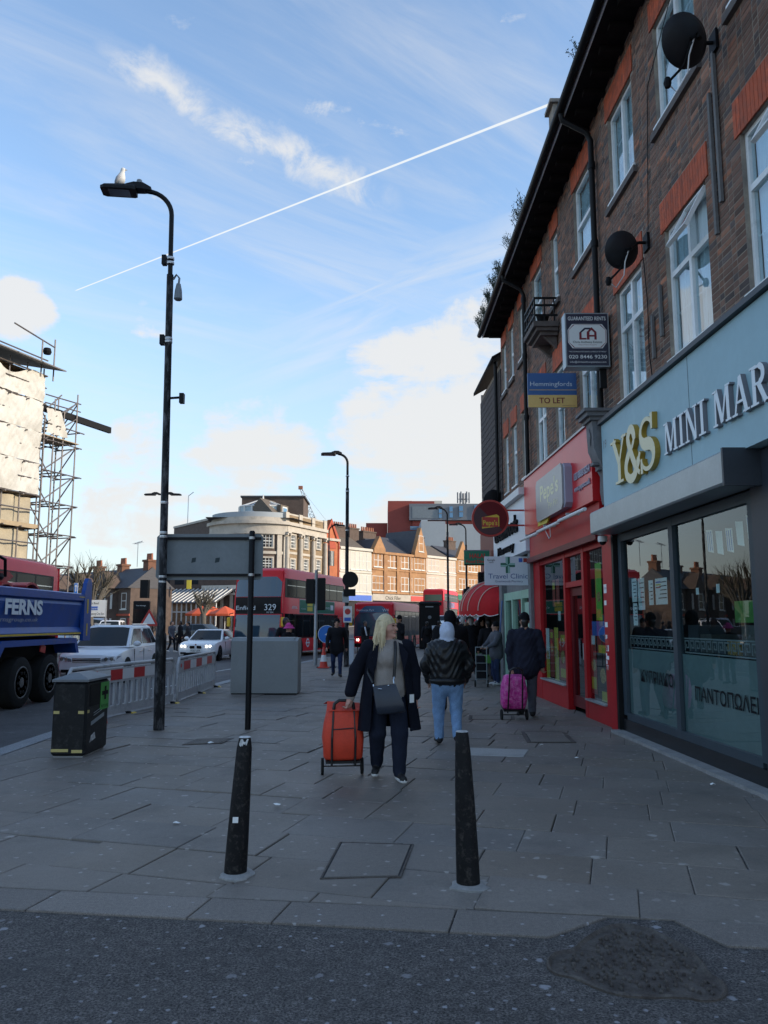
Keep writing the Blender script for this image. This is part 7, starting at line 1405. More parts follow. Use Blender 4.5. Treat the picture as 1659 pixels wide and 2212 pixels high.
p = MB(WQ); p.add([(0, 1.2, zp_ - .2), (LW, 1.2, zp_ - .2), (LW, 3.5, zp_ + 2.1), (0, 3.5, zp_ + 2.1), (LW, 6, zp_ - .2), (0, 6, zp_ - .2)], [(0, 1, 2, 3), (3, 2, 4, 5), (0, 3, 5), (1, 4, 2)]); p.build('mansard', 'slate_brown', cbd)
# side wing receding to the left (dark brick), with shopfront, glass lean-to and parasols
sw, L_ = frame_thing('brick_side_wing', 'dark brick wing with white window bands beside the stone corner building', 'building', (-26.2, 99.0), (-18.6, 88.8), zg)
Hs = hz(1119, 88.8, 487) - zg; boxp(sw, 'wall', 'brick_brown', 0, L_, 0, 6, 0, Hs); boxp(sw, 'band', 'stucco', 0, L_, -.1, -.002, Hs - 2.2, Hs - 1.6); boxp(sw, 'coping', 'stone_warm', 0, L_, -.1, 6.1, Hs + .001, Hs + .25)
for k in range(7): sash(sw, L_ * (k + .6) / 7.3, 4.6, 1.0, 1.9); sash(sw, L_ * (k + .6) / 7.3, 8.0, 1.0, 1.9)
boxp(sw, 'band', 'stucco', 0, L_, -.12, -.002, 3.7, 4.1)
p = local(sw); p.tube([(1.8, 1, Hs), (1.8, 1, Hs + 4)], .05, 5); p.tube([(1.8, 1, Hs + 4), (3.4, 1, Hs + 4.3)], .04, 5); p.build('aerial', 'galv', sw)
lo_, L2 = frame_thing('low_shop_wing', 'low brick shop range with white sign beside the bus', 'building', (-23.8, 83.5), (-13.6, 80.0), rise(80) - .1)
boxp(lo_, 'wall', 'brick_brown', 0, L2, 0, 4, 0, 5.9); boxp(lo_, 'parapet', 'stone_warm', 0, L2, -.1, 4, 5.901, 6.2); boxp(lo_, 'sign_board', 'stucco', L2 * .52, L2, -.2, -.002, 3.7, 4.7); text('lettering', 'Luc', .55, lambda a, b_, d: tuple(XF[lo_] @ Vector((L2 * .845 + a, -.21, 3.95 + b_))), 'ink', lo_, bold=.03)
for k in range(6): boxp(lo_, 'window', 'far_glass', .6 + k * 1.7, 1.7 + k * 1.7, -.03, -.002, 4.85, 5.6) if k < 3 else None
for k in range(5): boxp(lo_, 'stone_pier', 'stone_warm', L2 * (.52 + .1 * k), L2 * (.52 + .1 * k) + .3, -.12, -.003, 0, 3.69)
lt, L3 = frame_thing('glass_lean_to', 'white framed glass lean-to with sloping ribbed roof', 'building', (-22.4, 79.6), (-16.2, 77.4), rise(78) - .1)
boxp(lt, 'glazing', 'lit_glass' if 'lit_glass' in MATS else mat('lit_glass', (.20, .13, .08), .15, var=.6, vscale=1.2), 0.05, L3 - .05, .05, .1, .8, 2.9); boxp(lt, 'base', 'sash_white', 0, L3, .0, .15, 0, .8)
for k in range(13): boxp(lt, 'post', 'sash_white', L3 * k / 12 - .06, L3 * k / 12 + .06, -.02, .08, .8, 2.9)
boxp(lt, 'rail', 'sash_white', 0, L3, -.03, .09, 2.0, 2.12)
lb = local(lt); lb.add([(-.1, -.2, 2.9), (L3 + .1, -.2, 2.9), (L3 + .1, 3.2, 4.3), (-.1, 3.2, 4.3), (-.1, -.2, 3.0), (L3 + .1, -.2, 3.0), (L3 + .1, 3.2, 4.4), (-.1, 3.2, 4.4)], [(0, 3, 2, 1), (4, 5, 6, 7), (0, 1, 5, 4), (1, 2, 6, 5), (3, 0, 4, 7)]); lb.build('roof', 'modern_grey', lt)
for k in range(14): x = L3 * k / 13; lb = local(lt); lb.tube([(x, -.25, 3.02), (x, 3.2, 4.45)], .06, 4); lb.build('rafter', 'sash_white', lt)
mat('parasol_orange', (.62, .10, .03), .6, var=.08)
for i, (px, Y) in enumerate(((436, 73.5), (458, 74.5), (486, 73))):
    q = atY(px, 1326, Y); t = thing('parasol', ('orange cafe parasol beside the glass lean-to', 'orange cafe parasol between two others', 'orange cafe parasol nearest the double decker bus')[i], 'parasol', (q.x, Y, rise(Y)), group='orange cafe parasols'); z = q.z
    p = MB(); r_ = 1.5; p.loft([[(q.x + r_ * k * math.cos(j * math.pi / 4 + .39), Y + r_ * k * math.sin(j * math.pi / 4 + .39), z + h_) for j in range(8)] for k, h_ in ((1, -.18), (1, 0), (.5, .38), (.03, .7))], cap=False); p.build('canopy', 'parasol_orange', t); p = MB(); p.tube([(q.x, Y, 0), (q.x, Y, z + .7)], .04, 6); p.build('pole', 'sash_white', t)
q = atY(516, 1300, 70); t = thing('yellow_sign', 'small yellow hanging sign above the parasols', 'sign', (q.x - 4.9, 72, q.z)); p = MB(); p.box(q.x - 5.1, q.x - 4.7, 72, 72.1, q.z + 1.2, q.z + 2.0); p.build('panel', 'p_yellow', t)
# ---- victorian houses on the left
mat('chimney_brick', (0.16, 0.075, 0.045), .9, var=.25, vscale=3)
for i in range(4):
    A = Vector((-34.8, 80.4)) + Vector((.76, -.65)) * (i * 4.25); B = A + Vector((.76, -.65)) * 4.2; t, L_ = frame_thing('victorian_house', ('brick bay windowed house half hidden by the pollarded tree', 'brick house with gabled bay beside the pollarded tree', 'brick house with gabled bay and clustered chimney pots', 'brick house with slate roof at the corner end of its row')[i], 'building', A, B, 0, 'victorian brick houses')
    He = 4.6; boxp(t, 'wall', 'brick_brown', 0, L_, 0, 4.2, 0, He); pitched(t, -.05, L_ + .05, -.35, 4.5, He, He + 1.9, 'slate'); 
    lb = local(t); lb.loft([[(x, y, z) for x, y in ((.3, 0), (.6, -.9), (1.9, -.9), (2.2, 0))] for z in (0, He + .2)]); lb.build('bay', 'brick_brown', t)
    lb = local(t); lb.prism([(.2, He), (2.3, He), (1.25, He + 1.5)], lambda a, c, d: (a, -.1 - d, c), -.6, .85); lb.build('bay_gable', 'brick_brown', t)
    for z in (.6, 2.8): sash(t, 1.25, z, .9, 1.4, y=-.93); sash(t, 3.2, z, .8, 1.4)
    for z in (.6, 2.8):
        for x in (.45, 2.05): boxp(t, 'side_light', 'sash_white', x - .1, x + .1, -.62, -.5, z, z + 1.4)
    boxp(t, 'string_course', 'terracotta', 0, L_, -.08, -.002, 2.2, 2.38); boxp(t, 'door', 'dark_red', 3.9, L_ - .02, -.06, -.002, 0, 2.0)
    if i in (1, 2, 3): chimney(t, L_ - .5, 2.1, He + 1.3, .8, .8, .9 if i != 3 else 1.1, 4, 'chimney_brick')
    if i in (2, 3): lb = local(t); z = He + 3.2; lb.tube([(L_ - .3, 3.4, z - 1), (L_ - .3, 3.4, z + 1.2)], .03, 4); lb.tube([(L_ - .9, 3.4, z + 1.2), (L_ + .5, 3.4, z + 1.4)], .025, 4); [lb.tube([(L_ - .8 + k * .25, 3.1, z + 1.2 + k * .03), (L_ - .8 + k * .25, 3.7, z + 1.2 + k * .03)], .015, 4) for k in range(5)]; lb.build('aerial', 'galv', t)
# ---- modern blocks far behind
def block(name, label, px, Y, parts, depth=14):
    a, b_ = atY(px[0], px[3], Y), atY(px[2], px[1], Y); t = thing(name, label, 'building', ((a.x + b_.x) / 2, Y, rise(Y)))
    for nm, m, x0, y0, x1, y1, off in parts: q0, q1 = atY(x0, y1, Y), atY(x1, y0, Y); p = MB(); p.box(q0.x, q1.x, Y - off, Y + depth, q0.z if nm != 'wall' else rise(Y), q1.z); p.build(nm, m, t)
    return t
mb_ = block('modern_block', 'modern red brick block with long grey upper storey', (838, 1082, 937, 1200), 150, [('wall', 'modern_red', 838, 1082, 890, 1200, .0), ('wall', 'modern_red', 891, 1126, 1060, 1200, .5), ('upper_block', 'modern_red', 890.2, 1082, 938, 1090, -.2), ('stair_tower', 'stucco', 938.5, 1081, 955, 1090, -.4), ('upper_storey', 'modern_grey', 884, 1090, 1062, 1125, 1.2), ('upper_recess', 'sign_back', 890, 1096, 946, 1121, 1.25), ('cladding', 'modern_red', 790, 1127, 837, 1160, -2)])
for x0, y0, x1, y1 in ((948, 1099, 954, 1119), (971, 1094, 978, 1118), (992, 1093, 1000, 1117), (1025, 1091, 1032, 1117), (886, 1137, 905, 1144)): q0, q1 = atY(x0, y1, 148.6), atY(x1, y0, 148.6); p = MB(); p.box(q0.x, q1.x, 148.55, 148.75, q0.z, q1.z); win = p.build('window', 'sky_glass', mb_); p = MB(); p.box(q0.x, q1.x, 148.5, 148.54, (q0.z + q1.z) / 2 - .1, (q0.z + q1.z) / 2 + .1); p.build('window_bar', 'modern_grey', win)
wbk = block('white_block', 'tall plain white rendered block behind the shop terraces', (908, 1121, 1030, 1190), 138, [('wall', 'modern_white', 910, 1126, 962, 1200, 0), ('wall', 'modern_white', 962.5, 1130, 1040, 1200, -1.5), ('roof_plant', 'modern_white', 911, 1120, 925, 1125.6, -2)])
q = atY(1001, 1088, 152); t = thing('phone_mast', 'rooftop phone mast cluster on the red block', 'mast', tuple(q))
p = MB(); p.tube([tuple(q), (q.x, q.y, q.z + 2.0)], .25, 6)
for k in range(6): a = k * math.pi / 3; x, y = q.x + 1.1 * math.cos(a), q.y + 1.1 * math.sin(a); p.tube([(q.x, q.y, q.z + .8), (x, y, q.z + .9)], .06, 4); p.box(x - .12, x + .12, y - .1, y + .1, q.z + .1, q.z + 2.2)
p.build('antenna', 'modern_grey', t)
cr0, cr1 = atY(676, 1118, 260), atY(650, 1055, 260); t = thing('tower_crane', 'distant white crane jib above the corner building', 'crane', (cr0.x, 260, 0)); p = MB(); d3 = (cr1 - cr0); nrm = Vector((d3.z, 0, -d3.x)).normalized() * .7
p.tube([tuple(cr0 + nrm), tuple(cr1 + nrm * .5)], .12, 4); p.tube([tuple(cr0 - nrm), tuple(cr1 - nrm * .5)], .12, 4)
for k in range(16): f0, f1 = k / 16, (k + 1) / 16; s_ = 1 if k % 2 else -1; p.tube([tuple(cr0 + d3 * f0 + nrm * s_ * (1 - .5 * f0)), tuple(cr0 + d3 * f1 - nrm * s_ * (1 - .5 * f1))], .08, 4)
p.tube([tuple(cr0 - Vector((0, 0, 14))), tuple(cr0 + nrm)], .5, 4); p.build('jib', 'modern_white', t); p = MB(); p.box(cr1.x - .8, cr1.x + .6, 259.6, 260.4, cr1.z - .3, cr1.z + .8); p.build('jib_head', 'pot', t); p = MB(); p.tube([tuple(cr1), tuple(cr0 + Vector((6, 0, -3)))], .05, 4); p.build('cable', 'modern_white', t)
# ---- scaffolded building
mat('sheeting', (0.50, 0.48, 0.43), .6, var=.12, vscale=1.5, dirt=(.38, .35, .29), dscale=1.2, damt=-.1); mat('netting', (0.36, 0.31, 0.22), .8, var=.2, vscale=1.5); mat('tube_steel', (0.16, 0.14, 0.13), .45, .5, var=.3, vscale=3); mat('boards', (0.34, 0.26, 0.16), .8, var=.2, vscale=3); mat('roof_sheet', (0.14, 0.13, 0.125), .7, var=.2)
SP, SU = Vector((-20.3, 46.0)), Vector((.34, .94)); SN = Vector((SU.y, -SU.x))
SQ = lambda a, c, z: (SP.x + SU.x * a + SN.x * c, SP.y + SU.y * a + SN.y * c, z)      # a along (0 at right-hand end), c out
sf = thing('scaffolded_building', 'building wrapped in white sheeting and scaffold', 'building', (-23, 42, 0))
p = MB(SQ); p.box(-14, -.4, -9, -1.4, -.1, 16.3); p.build('building_core', 'brick_tan', sf)
LV = [1.5, 3.35, 5.2, 7.1, 8.95, 10.8, 12.65, 14.5, 16.2]; BY = [-8.4, -6.9, -5.4, -3.9, -2.6, -1.3, 0.0]
def stube(a, b_, r_=.045, par=None): p = MB(SQ); p.tube([a, b_], r_, 6); p.build('scaffold_tube', 'tube_steel', par or sf)
for a in BY:
    stube((a, .05, 0), (a, .05, 16.6 if a > -7 else 16.4)); stube((a, -1.2, 0), (a, -1.2, 16.4))
for z in LV[1:]:
    stube((-8.6, .11, z), (.25, .11, z)); stube((-8.6, .11, z + .95), (.2, .11, z + .95)); p = MB(SQ); p.box(-8.5, .05, -1.15, -.05, z - .06, z - .01); p.build('scaffold_boards', 'boards', sf)
    for a in BY[2:]: stube((a, -1.4, z - .09), (a, .35, z - .09))
random.seed(21)
for j in range(4, 8):
    z0, z1 = LV[j] + .05, LV[j + 1] + .02 - (.25 if j == 7 else 0); p = MB(SQ); nx, nz = 110, 20; ph = random.random() * 6; rows = []
    for r_ in range(nz + 1):
        v = r_ / nz; row = []
        for k in range(nx + 1):
            a = -8.4 + 8.4 * k / nx; tie = min(abs(a - q) for q in BY); sag = .05 * min(1, tie / .5) * math.sin(math.pi * v)
            row.append((a, .14 + sag + .16 * mn.noise(Vector((a * .7, v * .9 + ph, j))) + .12 * abs(mn.noise(Vector((a * 2.1 + v * 1.5, v * 1.1 - a * .5, ph)))) + .05 * mn.noise(Vector((a * 6 - v * 5, v * 3, ph))), z0 + (z1 - z0) * v + (.30 * math.sin(1.7 * a + ph) * v ** 4 if j == 7 else .03 * math.sin(5 * a) * v)))
        rows.append(row)
    p.loft(rows, closed=False, cap=False); p.build('sheet', 'sheeting', sf, smooth=True)
for z0, z1, m in ((5.25, 6.9, 'netting'), (7.2, 8.8, 'netting'), (3.4, 5.1, 'netting')):
    p = MB(SQ); n_ = 30; p.loft([[(-8.4 + 8.2 * k / n_, -.25 + .08 * math.sin(k * 1.3 + z0), z) for k in range(n_ + 1)] for z in (z0, (z0 + z1) / 2, z1)], closed=False, cap=False); p.build('netting', m, sf, smooth=True)
p = MB(SQ); p.box(-8.5, .1, .12, .17, 7.0, 7.25); p.build('toe_board', 'boards', sf)
p = MB(SQ); nx = 8; p.loft([[(.02 + .02 * math.sin(k), .1 - 1.3 * k / nx + .0, z + .1 * math.sin(k * 2.0 + z)) for k in range(nx + 1)] for z in (9.0, 10.8, 12.6, 14.5, 15.6)], closed=False, cap=False); p.build('sheet', 'sheeting', sf, smooth=True)
for k in range(5): p = MB(SQ); a0 = -8.6 + k * 1.85; p.add([(a0, 1.0, 16.55), (a0 + 2.0, 1.0, 16.55), (a0 + 2.0, -6, 18.2), (a0, -6, 18.2), (a0, 1.0, 16.62), (a0 + 2.0, 1.0, 16.62), (a0 + 2.0, -6, 18.27), (a0, -6, 18.27)], [(0, 3, 2, 1), (4, 5, 6, 7), (0, 1, 5, 4), (1, 2, 6, 5), (3, 0, 4, 7)]); p.build('roof_sheet', 'roof_sheet', sf)
stube((-.4, .2, 16), (-.4, .2, 18.2)); stube((.6, .2, 16), (.6, .2, 18.6)); stube((-2.6, .2, 18.5), (.6, .2, 18.1)); p = MB(SQ); p.lathe([(.2, 17.5), (.26, 17.65), (.2, 17.85)], (0, .2, 0), n=10); p.build('hoist_wheel', 'black', sf)
tw_ = thing('scaffold_tower', 'open steel scaffold tower with timber platform beside the wrapped building', 'scaffold', SQ(1.6, 0, 0))
TA = [.25, 1.0, 1.8, 2.9]; TC = [.1, -1.4]
for a in TA:
    for c in TC: stube((a, c, 0), (a, c, 15.8 if a > 2 else 13.4 + random.random() * 2), .045, tw_)
z = 1.3
while z < 13.6:
    for c in TC: stube((.1, c + .06, z), (3.1 + random.random() * .5, c + .06, z), .04, tw_)
    for a in TA: stube((a + .06, -1.6, z - .08), (a + .06, .3 + random.random() * .3, z - .08), .04, tw_)
    stube((.3, .12, z), (2.9, .12, z + 1.85), .04, tw_); stube((2.95, .1, z + 1.85), (2.95, -1.4, z), .04, tw_); stube((1.0, -1.45, z + 1.85), (2.6, -1.45, z), .04, tw_)
    z += 1.0 if z > 11.9 else 1.85
for k in range(6): p = MB(SQ); p.box(.1, 3.1, .2 - k * .27, .2 - k * .27 - .24, 12.62, 12.67); p.build('platform_board', 'boards', tw_)
p = MB(SQ); p.box(-.2, 6.3, -.2, .0, 14.1, 14.5); p.build('hoist_beam', 'black', tw_)
p = MB(SQ); p.loft([[(.3 + 1.7 * k / 8 * (1 - .25 * v), .2 + .1 * math.sin(k * 1.7 + v * 4), 12.8 + 1.5 * v) for k in range(9)] for v in (0, .25, .5, .75, 1)], closed=False, cap=False); p.build('sheet', 'sheeting', tw_, smooth=True)
for z in (14.6, 15.1): stube((.2, .1, z), (3.2, .1, z + .15), .04, tw_)
stube((.3, .1, 14.2), (1.5, .1, 15.4), .04, tw_); stube((1.8, .1, 14.3), (2.9, .1, 15.3), .04, tw_)
# ---- pollarded tree and small street trees
mat('bark', (0.095, 0.085, 0.07), .9, var=.3, vscale=4, bump=.5, bscale=20); mat('twig', (0.10, 0.085, 0.06), .9, var=.2)
def pollard(label, base, H_, seed, spread=1.0, name='pollarded_tree'):
    rnd = random.Random(seed); x, y, z = base; t = thing(name, label, 'tree', base); tr = MB(); cr = MB(); zf = z + H_ * .38
    tr.tube([(x, y, z - .1), (x + .05, y, z + H_ * .2), (x, y, zf)], [.30, .24, .25], 10)
    for i in range(11):
        a = i * 2.4 + rnd.random(); e = rnd.uniform(.35, 1.25); d = Vector((math.cos(a) * math.cos(e), math.sin(a) * math.cos(e), math.sin(e))); L_ = H_ * rnd.uniform(.22, .36) * spread; p0 = Vector((x, y, zf - .1)); p1 = p0 + d * L_ * .5 + Vector((0, 0, .1)); p2 = p1 + (d + Vector((0, 0, .5))).normalized() * L_ * .5
        tr.tube([p0, p1, p2], [.13, .09, .07], 7); tr.sphere(tuple(p2), .11, 7, 5)
        for k in range(rnd.randint(5, 8)):
            dd = (d + Vector((rnd.gauss(0, .5), rnd.gauss(0, .5), .45 + rnd.gauss(0, .3)))).normalized(); l2 = H_ * rnd.uniform(.12, .22); q1 = p2 + dd * l2 * .5; q2 = q1 + (dd + Vector((rnd.gauss(0, .2), rnd.gauss(0, .2), .3))).normalized() * l2 * .5
            cr.tube([p2, q1, q2], [.045, .035, .03], 5); cr.sphere(tuple(q2), .05, 5, 3)
            for m_ in range(3):
                d3_ = (dd + Vector((rnd.gauss(0, .6), rnd.gauss(0, .6), .4))).normalized(); cr.tube([q2, q2 + d3_ * l2 * rnd.uniform(.3, .9)], [.014, .004], 3)
    tr.build('trunk', 'bark', t, smooth=60); tag(cr.build('crown', 'twig', t), kind=None)
q = gp(196, 1372, -.05); pollard('bare pollarded tree with knobbly stubs in front of the brick houses', (atY(192, 1350, 52).x, 52, -.1), 6.0, 5, 1.15)
q = atY(438, 1350, 70); pollard('slender bare young tree by the orange parasols', (q.x, 70, .4), 5.2, 9, .5, 'young_tree')
# ------------------------------------------------------------------ people: one continuous surface each, from a blended distance field
def nets(V, org, h):
    """surface nets on a scalar grid -> vertices, quads"""
    ins = V < 0; nx, ny, nz = V.shape; c = [(i, j, k) for i in (0, 1) for j in (0, 1) for k in (0, 1)]
    sl_ = lambda A, o: A[o[0]:nx - 1 + o[0], o[1]:ny - 1 + o[1], o[2]:nz - 1 + o[2]]
    cnt = sum(sl_(ins, o).astype(np.int8) for o in c); act = (cnt > 0) & (cnt < 8); I, J, K = np.nonzero(act); idx = -np.ones(act.shape, np.int64); idx[I, J, K] = np.arange(len(I))
    acc = np.zeros((len(I), 3)); num = np.zeros(len(I))
    for a in range(8):
        for b_ in range(a + 1, 8):
            A, B = np.array(c[a]), np.array(c[b_])
            if np.abs(A - B).sum() != 1: continue
            va = V[I + A[0], J + A[1], K + A[2]]; vb = V[I + B[0], J + B[1], K + B[2]]; x = (va < 0) != (vb < 0); t = np.where(x, va / np.where(x, va - vb, 1), 0); p = A + (B - A) * t[:, None]; acc[x] += p[x]; num[x] += 1
    vs = org + h * (np.stack([I, J, K], 1) + acc / num[:, None]); quads = []
    for ax in range(3):
        o = [0, 0, 0]; o[ax] = 1; s0 = ins[:nx - o[0], :ny - o[1], :nz - o[2]]; s1 = ins[o[0]:, o[1]:, o[2]:]; E = np.argwhere(s0 != s1)
        b1, b2 = (ax + 1) % 3, (ax + 2) % 3; E = E[(E[:, b1] > 0) & (E[:, b2] > 0) & (E[:, 0] < nx - 1) & (E[:, 1] < ny - 1) & (E[:, 2] < nz - 1)]
        def ci(d1, d2): q = E.copy(); q[:, b1] -= d1; q[:, b2] -= d2; return idx[q[:, 0], q[:, 1], q[:, 2]]
        q = np.stack([ci(1, 1), ci(0, 1), ci(0, 0), ci(1, 0)], 1); fl = ~s0[E[:, 0], E[:, 1], E[:, 2]]; q[fl] = q[fl][:, ::-1]; quads.append(q[(q >= 0).all(1)])
    return vs, np.concatenate(quads)
def sdf_mesh(prims, h, wr=0.0):
    """prims: (a, b, ra, rb, material, (sx, sy, sz), k). wr: cloth wrinkle depth"""
    lo = np.min([np.minimum(p[0], p[1]) - max(p[2], p[3]) * 1.6 - .03 for p in prims], 0) - 2 * h; hi = np.max([np.maximum(p[0], p[1]) + max(p[2], p[3]) * 1.6 + .03 for p in prims], 0) + 2 * h
    n = np.ceil((hi - lo) / h).astype(int) + 1; V = np.full(n, 9.0, np.float32); M = np.zeros(n, np.int16); B = np.full(n, 9.0, np.float32)
    for a, b_, ra, rb, m, sc, k in prims:
        a, b_, sc = np.array(a, float), np.array(b_, float), np.array(sc, float); mr = max(ra, rb) / sc.min() + k + 3 * h
        i0 = np.clip(np.floor((np.minimum(a, b_) - mr - lo) / h).astype(int), 0, n - 1); i1 = np.clip(np.ceil((np.maximum(a, b_) + mr - lo) / h).astype(int) + 1, 1, n)
        g = np.stack(np.meshgrid(*[lo[d] + h * np.arange(i0[d], i1[d]) for d in range(3)], indexing='ij'), -1); ba = b_ - a; L2 = max((ba ** 2).sum(), 1e-9); t = np.clip(((g - a) @ ba) / L2, 0, 1)
        D = np.sqrt((((g - a - t[..., None] * ba) * sc) ** 2).sum(-1)) - (ra + (rb - ra) * t)
        if wr and m != 0:
            D = D + (wr if m == 1 else min(wr, .004)) * (np.sin(g[..., 2] * 46 + 9 * np.sin(g[..., 0] * 11 + m)) * .5 + np.sin(g[..., 0] * 37 + g[..., 2] * 23 + 5 * np.sin(g[..., 1] * 19)) * .5)
        S = tuple(slice(i0[d], i1[d]) for d in range(3)); v = V[S]; hh = np.clip(.5 + .5 * (v - D) / max(k, 1e-4), 0, 1); V[S] = v * (1 - hh) + D * hh - k * hh * (1 - hh); nb = D < B[S]; M[S] = np.where(nb, m, M[S]); B[S] = np.minimum(B[S], D)
    vs, q = nets(V, lo, h); fc = vs[q].mean(1); ci = np.clip(np.rint((fc - lo) / h).astype(int), 0, n - 1); return vs, q, M[ci[:, 0], ci[:, 1], ci[:, 2]]
def sdf_obj(name, prims, h, mats, parent, wr=0.0):
    vs, q, mi = sdf_mesh(prims, h, wr); X = XF[parent]; me = bpy.data.meshes.new(name); me.from_pydata(vs.tolist(), [], q.tolist())
    for m in mats: me.materials.append(MATS[m])
    me.polygons.foreach_set('material_index', np.minimum(mi, len(mats) - 1).astype(np.int32)); me.polygons.foreach_set('use_smooth', [True] * len(q)); me.update()
    o = bpy.data.objects.new(name, me); COL.objects.link(o); o.parent = parent; XF[o] = X; return o
for nm, c in dict(skin=(.46, .25, .17), skin_dark=(.12, .06, .04), skin_pink=(.52, .27, .20), hair_blond=(.66, .55, .36), hair_dark=(.02, .016, .014), hair_brown=(.14, .08, .04), hair_grey=(.35, .34, .33)).items(): mat(nm, c, .55 if 'skin' in nm else .45, var=.10, vscale=12)
mat('hair_blond', (.70, .56, .34), .5, var=.3, vscale=26, bump=.8, bscale=70, stretch=(1, 1, .07))
def cloth(nm, c, rough=.85, bump=.3, bs=18, sheen=.0, var=.14): mat(nm, c, rough, spec=.12, var=var, vscale=7, bump=bump, bscale=bs, sheen=sheen)
cloth('navy_wool', (.009, .010, .017)); cloth('black_wool', (.010, .010, .012)); cloth('black_cloth', (.016, .016, .019)); cloth('charcoal', (.04, .042, .048)); cloth('trouser_navy', (.016, .02, .035)); cloth('jeans_blue', (.20, .32, .50), var=.22); cloth('jeans_dark', (.03, .045, .10)); cloth('grey_trouser', (.10, .105, .125)); cloth('taupe', (.30, .26, .23), .9); cloth('hood_white', (.55, .60, .72)); cloth('white_cloth', (.6, .62, .66)); cloth('blue_coat', (.015, .05, .24), .5); cloth('grey_coat', (.085, .09, .105), .6); cloth('pink_hat', (.62, .08, .30)); cloth('beige_coat', (.42, .38, .32)); cloth('navy_jacket', (.022, .024, .038))
mat('puffer', (.007, .007, .008), .36, spec=.4, var=.15, vscale=8, bump=.35, bscale=9); mat('leather_black', (.012, .012, .013), .38, bump=.1, bscale=60); mat('leather_blue', (.02, .026, .04), .4, var=.15, vscale=8); mat('sole_white', (.62, .62, .60), .6); mat('shoe_black', (.010, .010, .011), .7); mat('shoe_white', (.6, .6, .6), .6)
mat('bag_orange', (.66, .055, .022), .6, var=.12, vscale=6, bump=.3, bscale=14); mat('bag_pink', (.58, .02, .27), .5, var=.3, vscale=12, dirt=(.75, .25, .50), dscale=22, damt=.3); mat('frame_black', (.012, .012, .013), .4)
def hand(P, side, pos, curl, skin=0, s=1.0, down=(0, 0, -1), fwd=(0, -1, 0)):
    """palm, four fingers of unequal length bent at the knuckle, thumb from the side of the palm"""
    pos, dn, fw = np.array(pos, float), np.array(down, float), np.array(fwd, float); sd = np.cross(dn, fw); o = (1, 1, 1)
    P.append((pos, pos + dn * .07 * s, .032 * s, .038 * s, skin, (1, 1, 1), .015))
    for i, L_ in enumerate((.070, .078, .073, .058)):
        r0 = pos + dn * .085 * s + fw * (.027 - .018 * i) * s; k1 = r0 + (dn * math.cos(curl * .6) + sd * side * math.sin(curl * .6)) * L_ * .5 * s; k2 = k1 + (dn * math.cos(curl * 1.7) + sd * side * math.sin(curl * 1.7)) * L_ * .5 * s
        P.append((r0, k1, .0095 * s, .009 * s, skin, o, .004)); P.append((k1, k2, .009 * s, .0075 * s, skin, o, .003))
    t0 = pos + dn * .03 * s + fw * .03 * s; t1 = t0 + (fw * .6 + dn * .7) * .035 * s; P.append((t0, t1, .012 * s, .010 * s, skin, o, .006)); P.append((t1, t1 + (dn * .9 + sd * side * .35 * curl) * .03 * s, .010 * s, .008 * s, skin, o, .004))
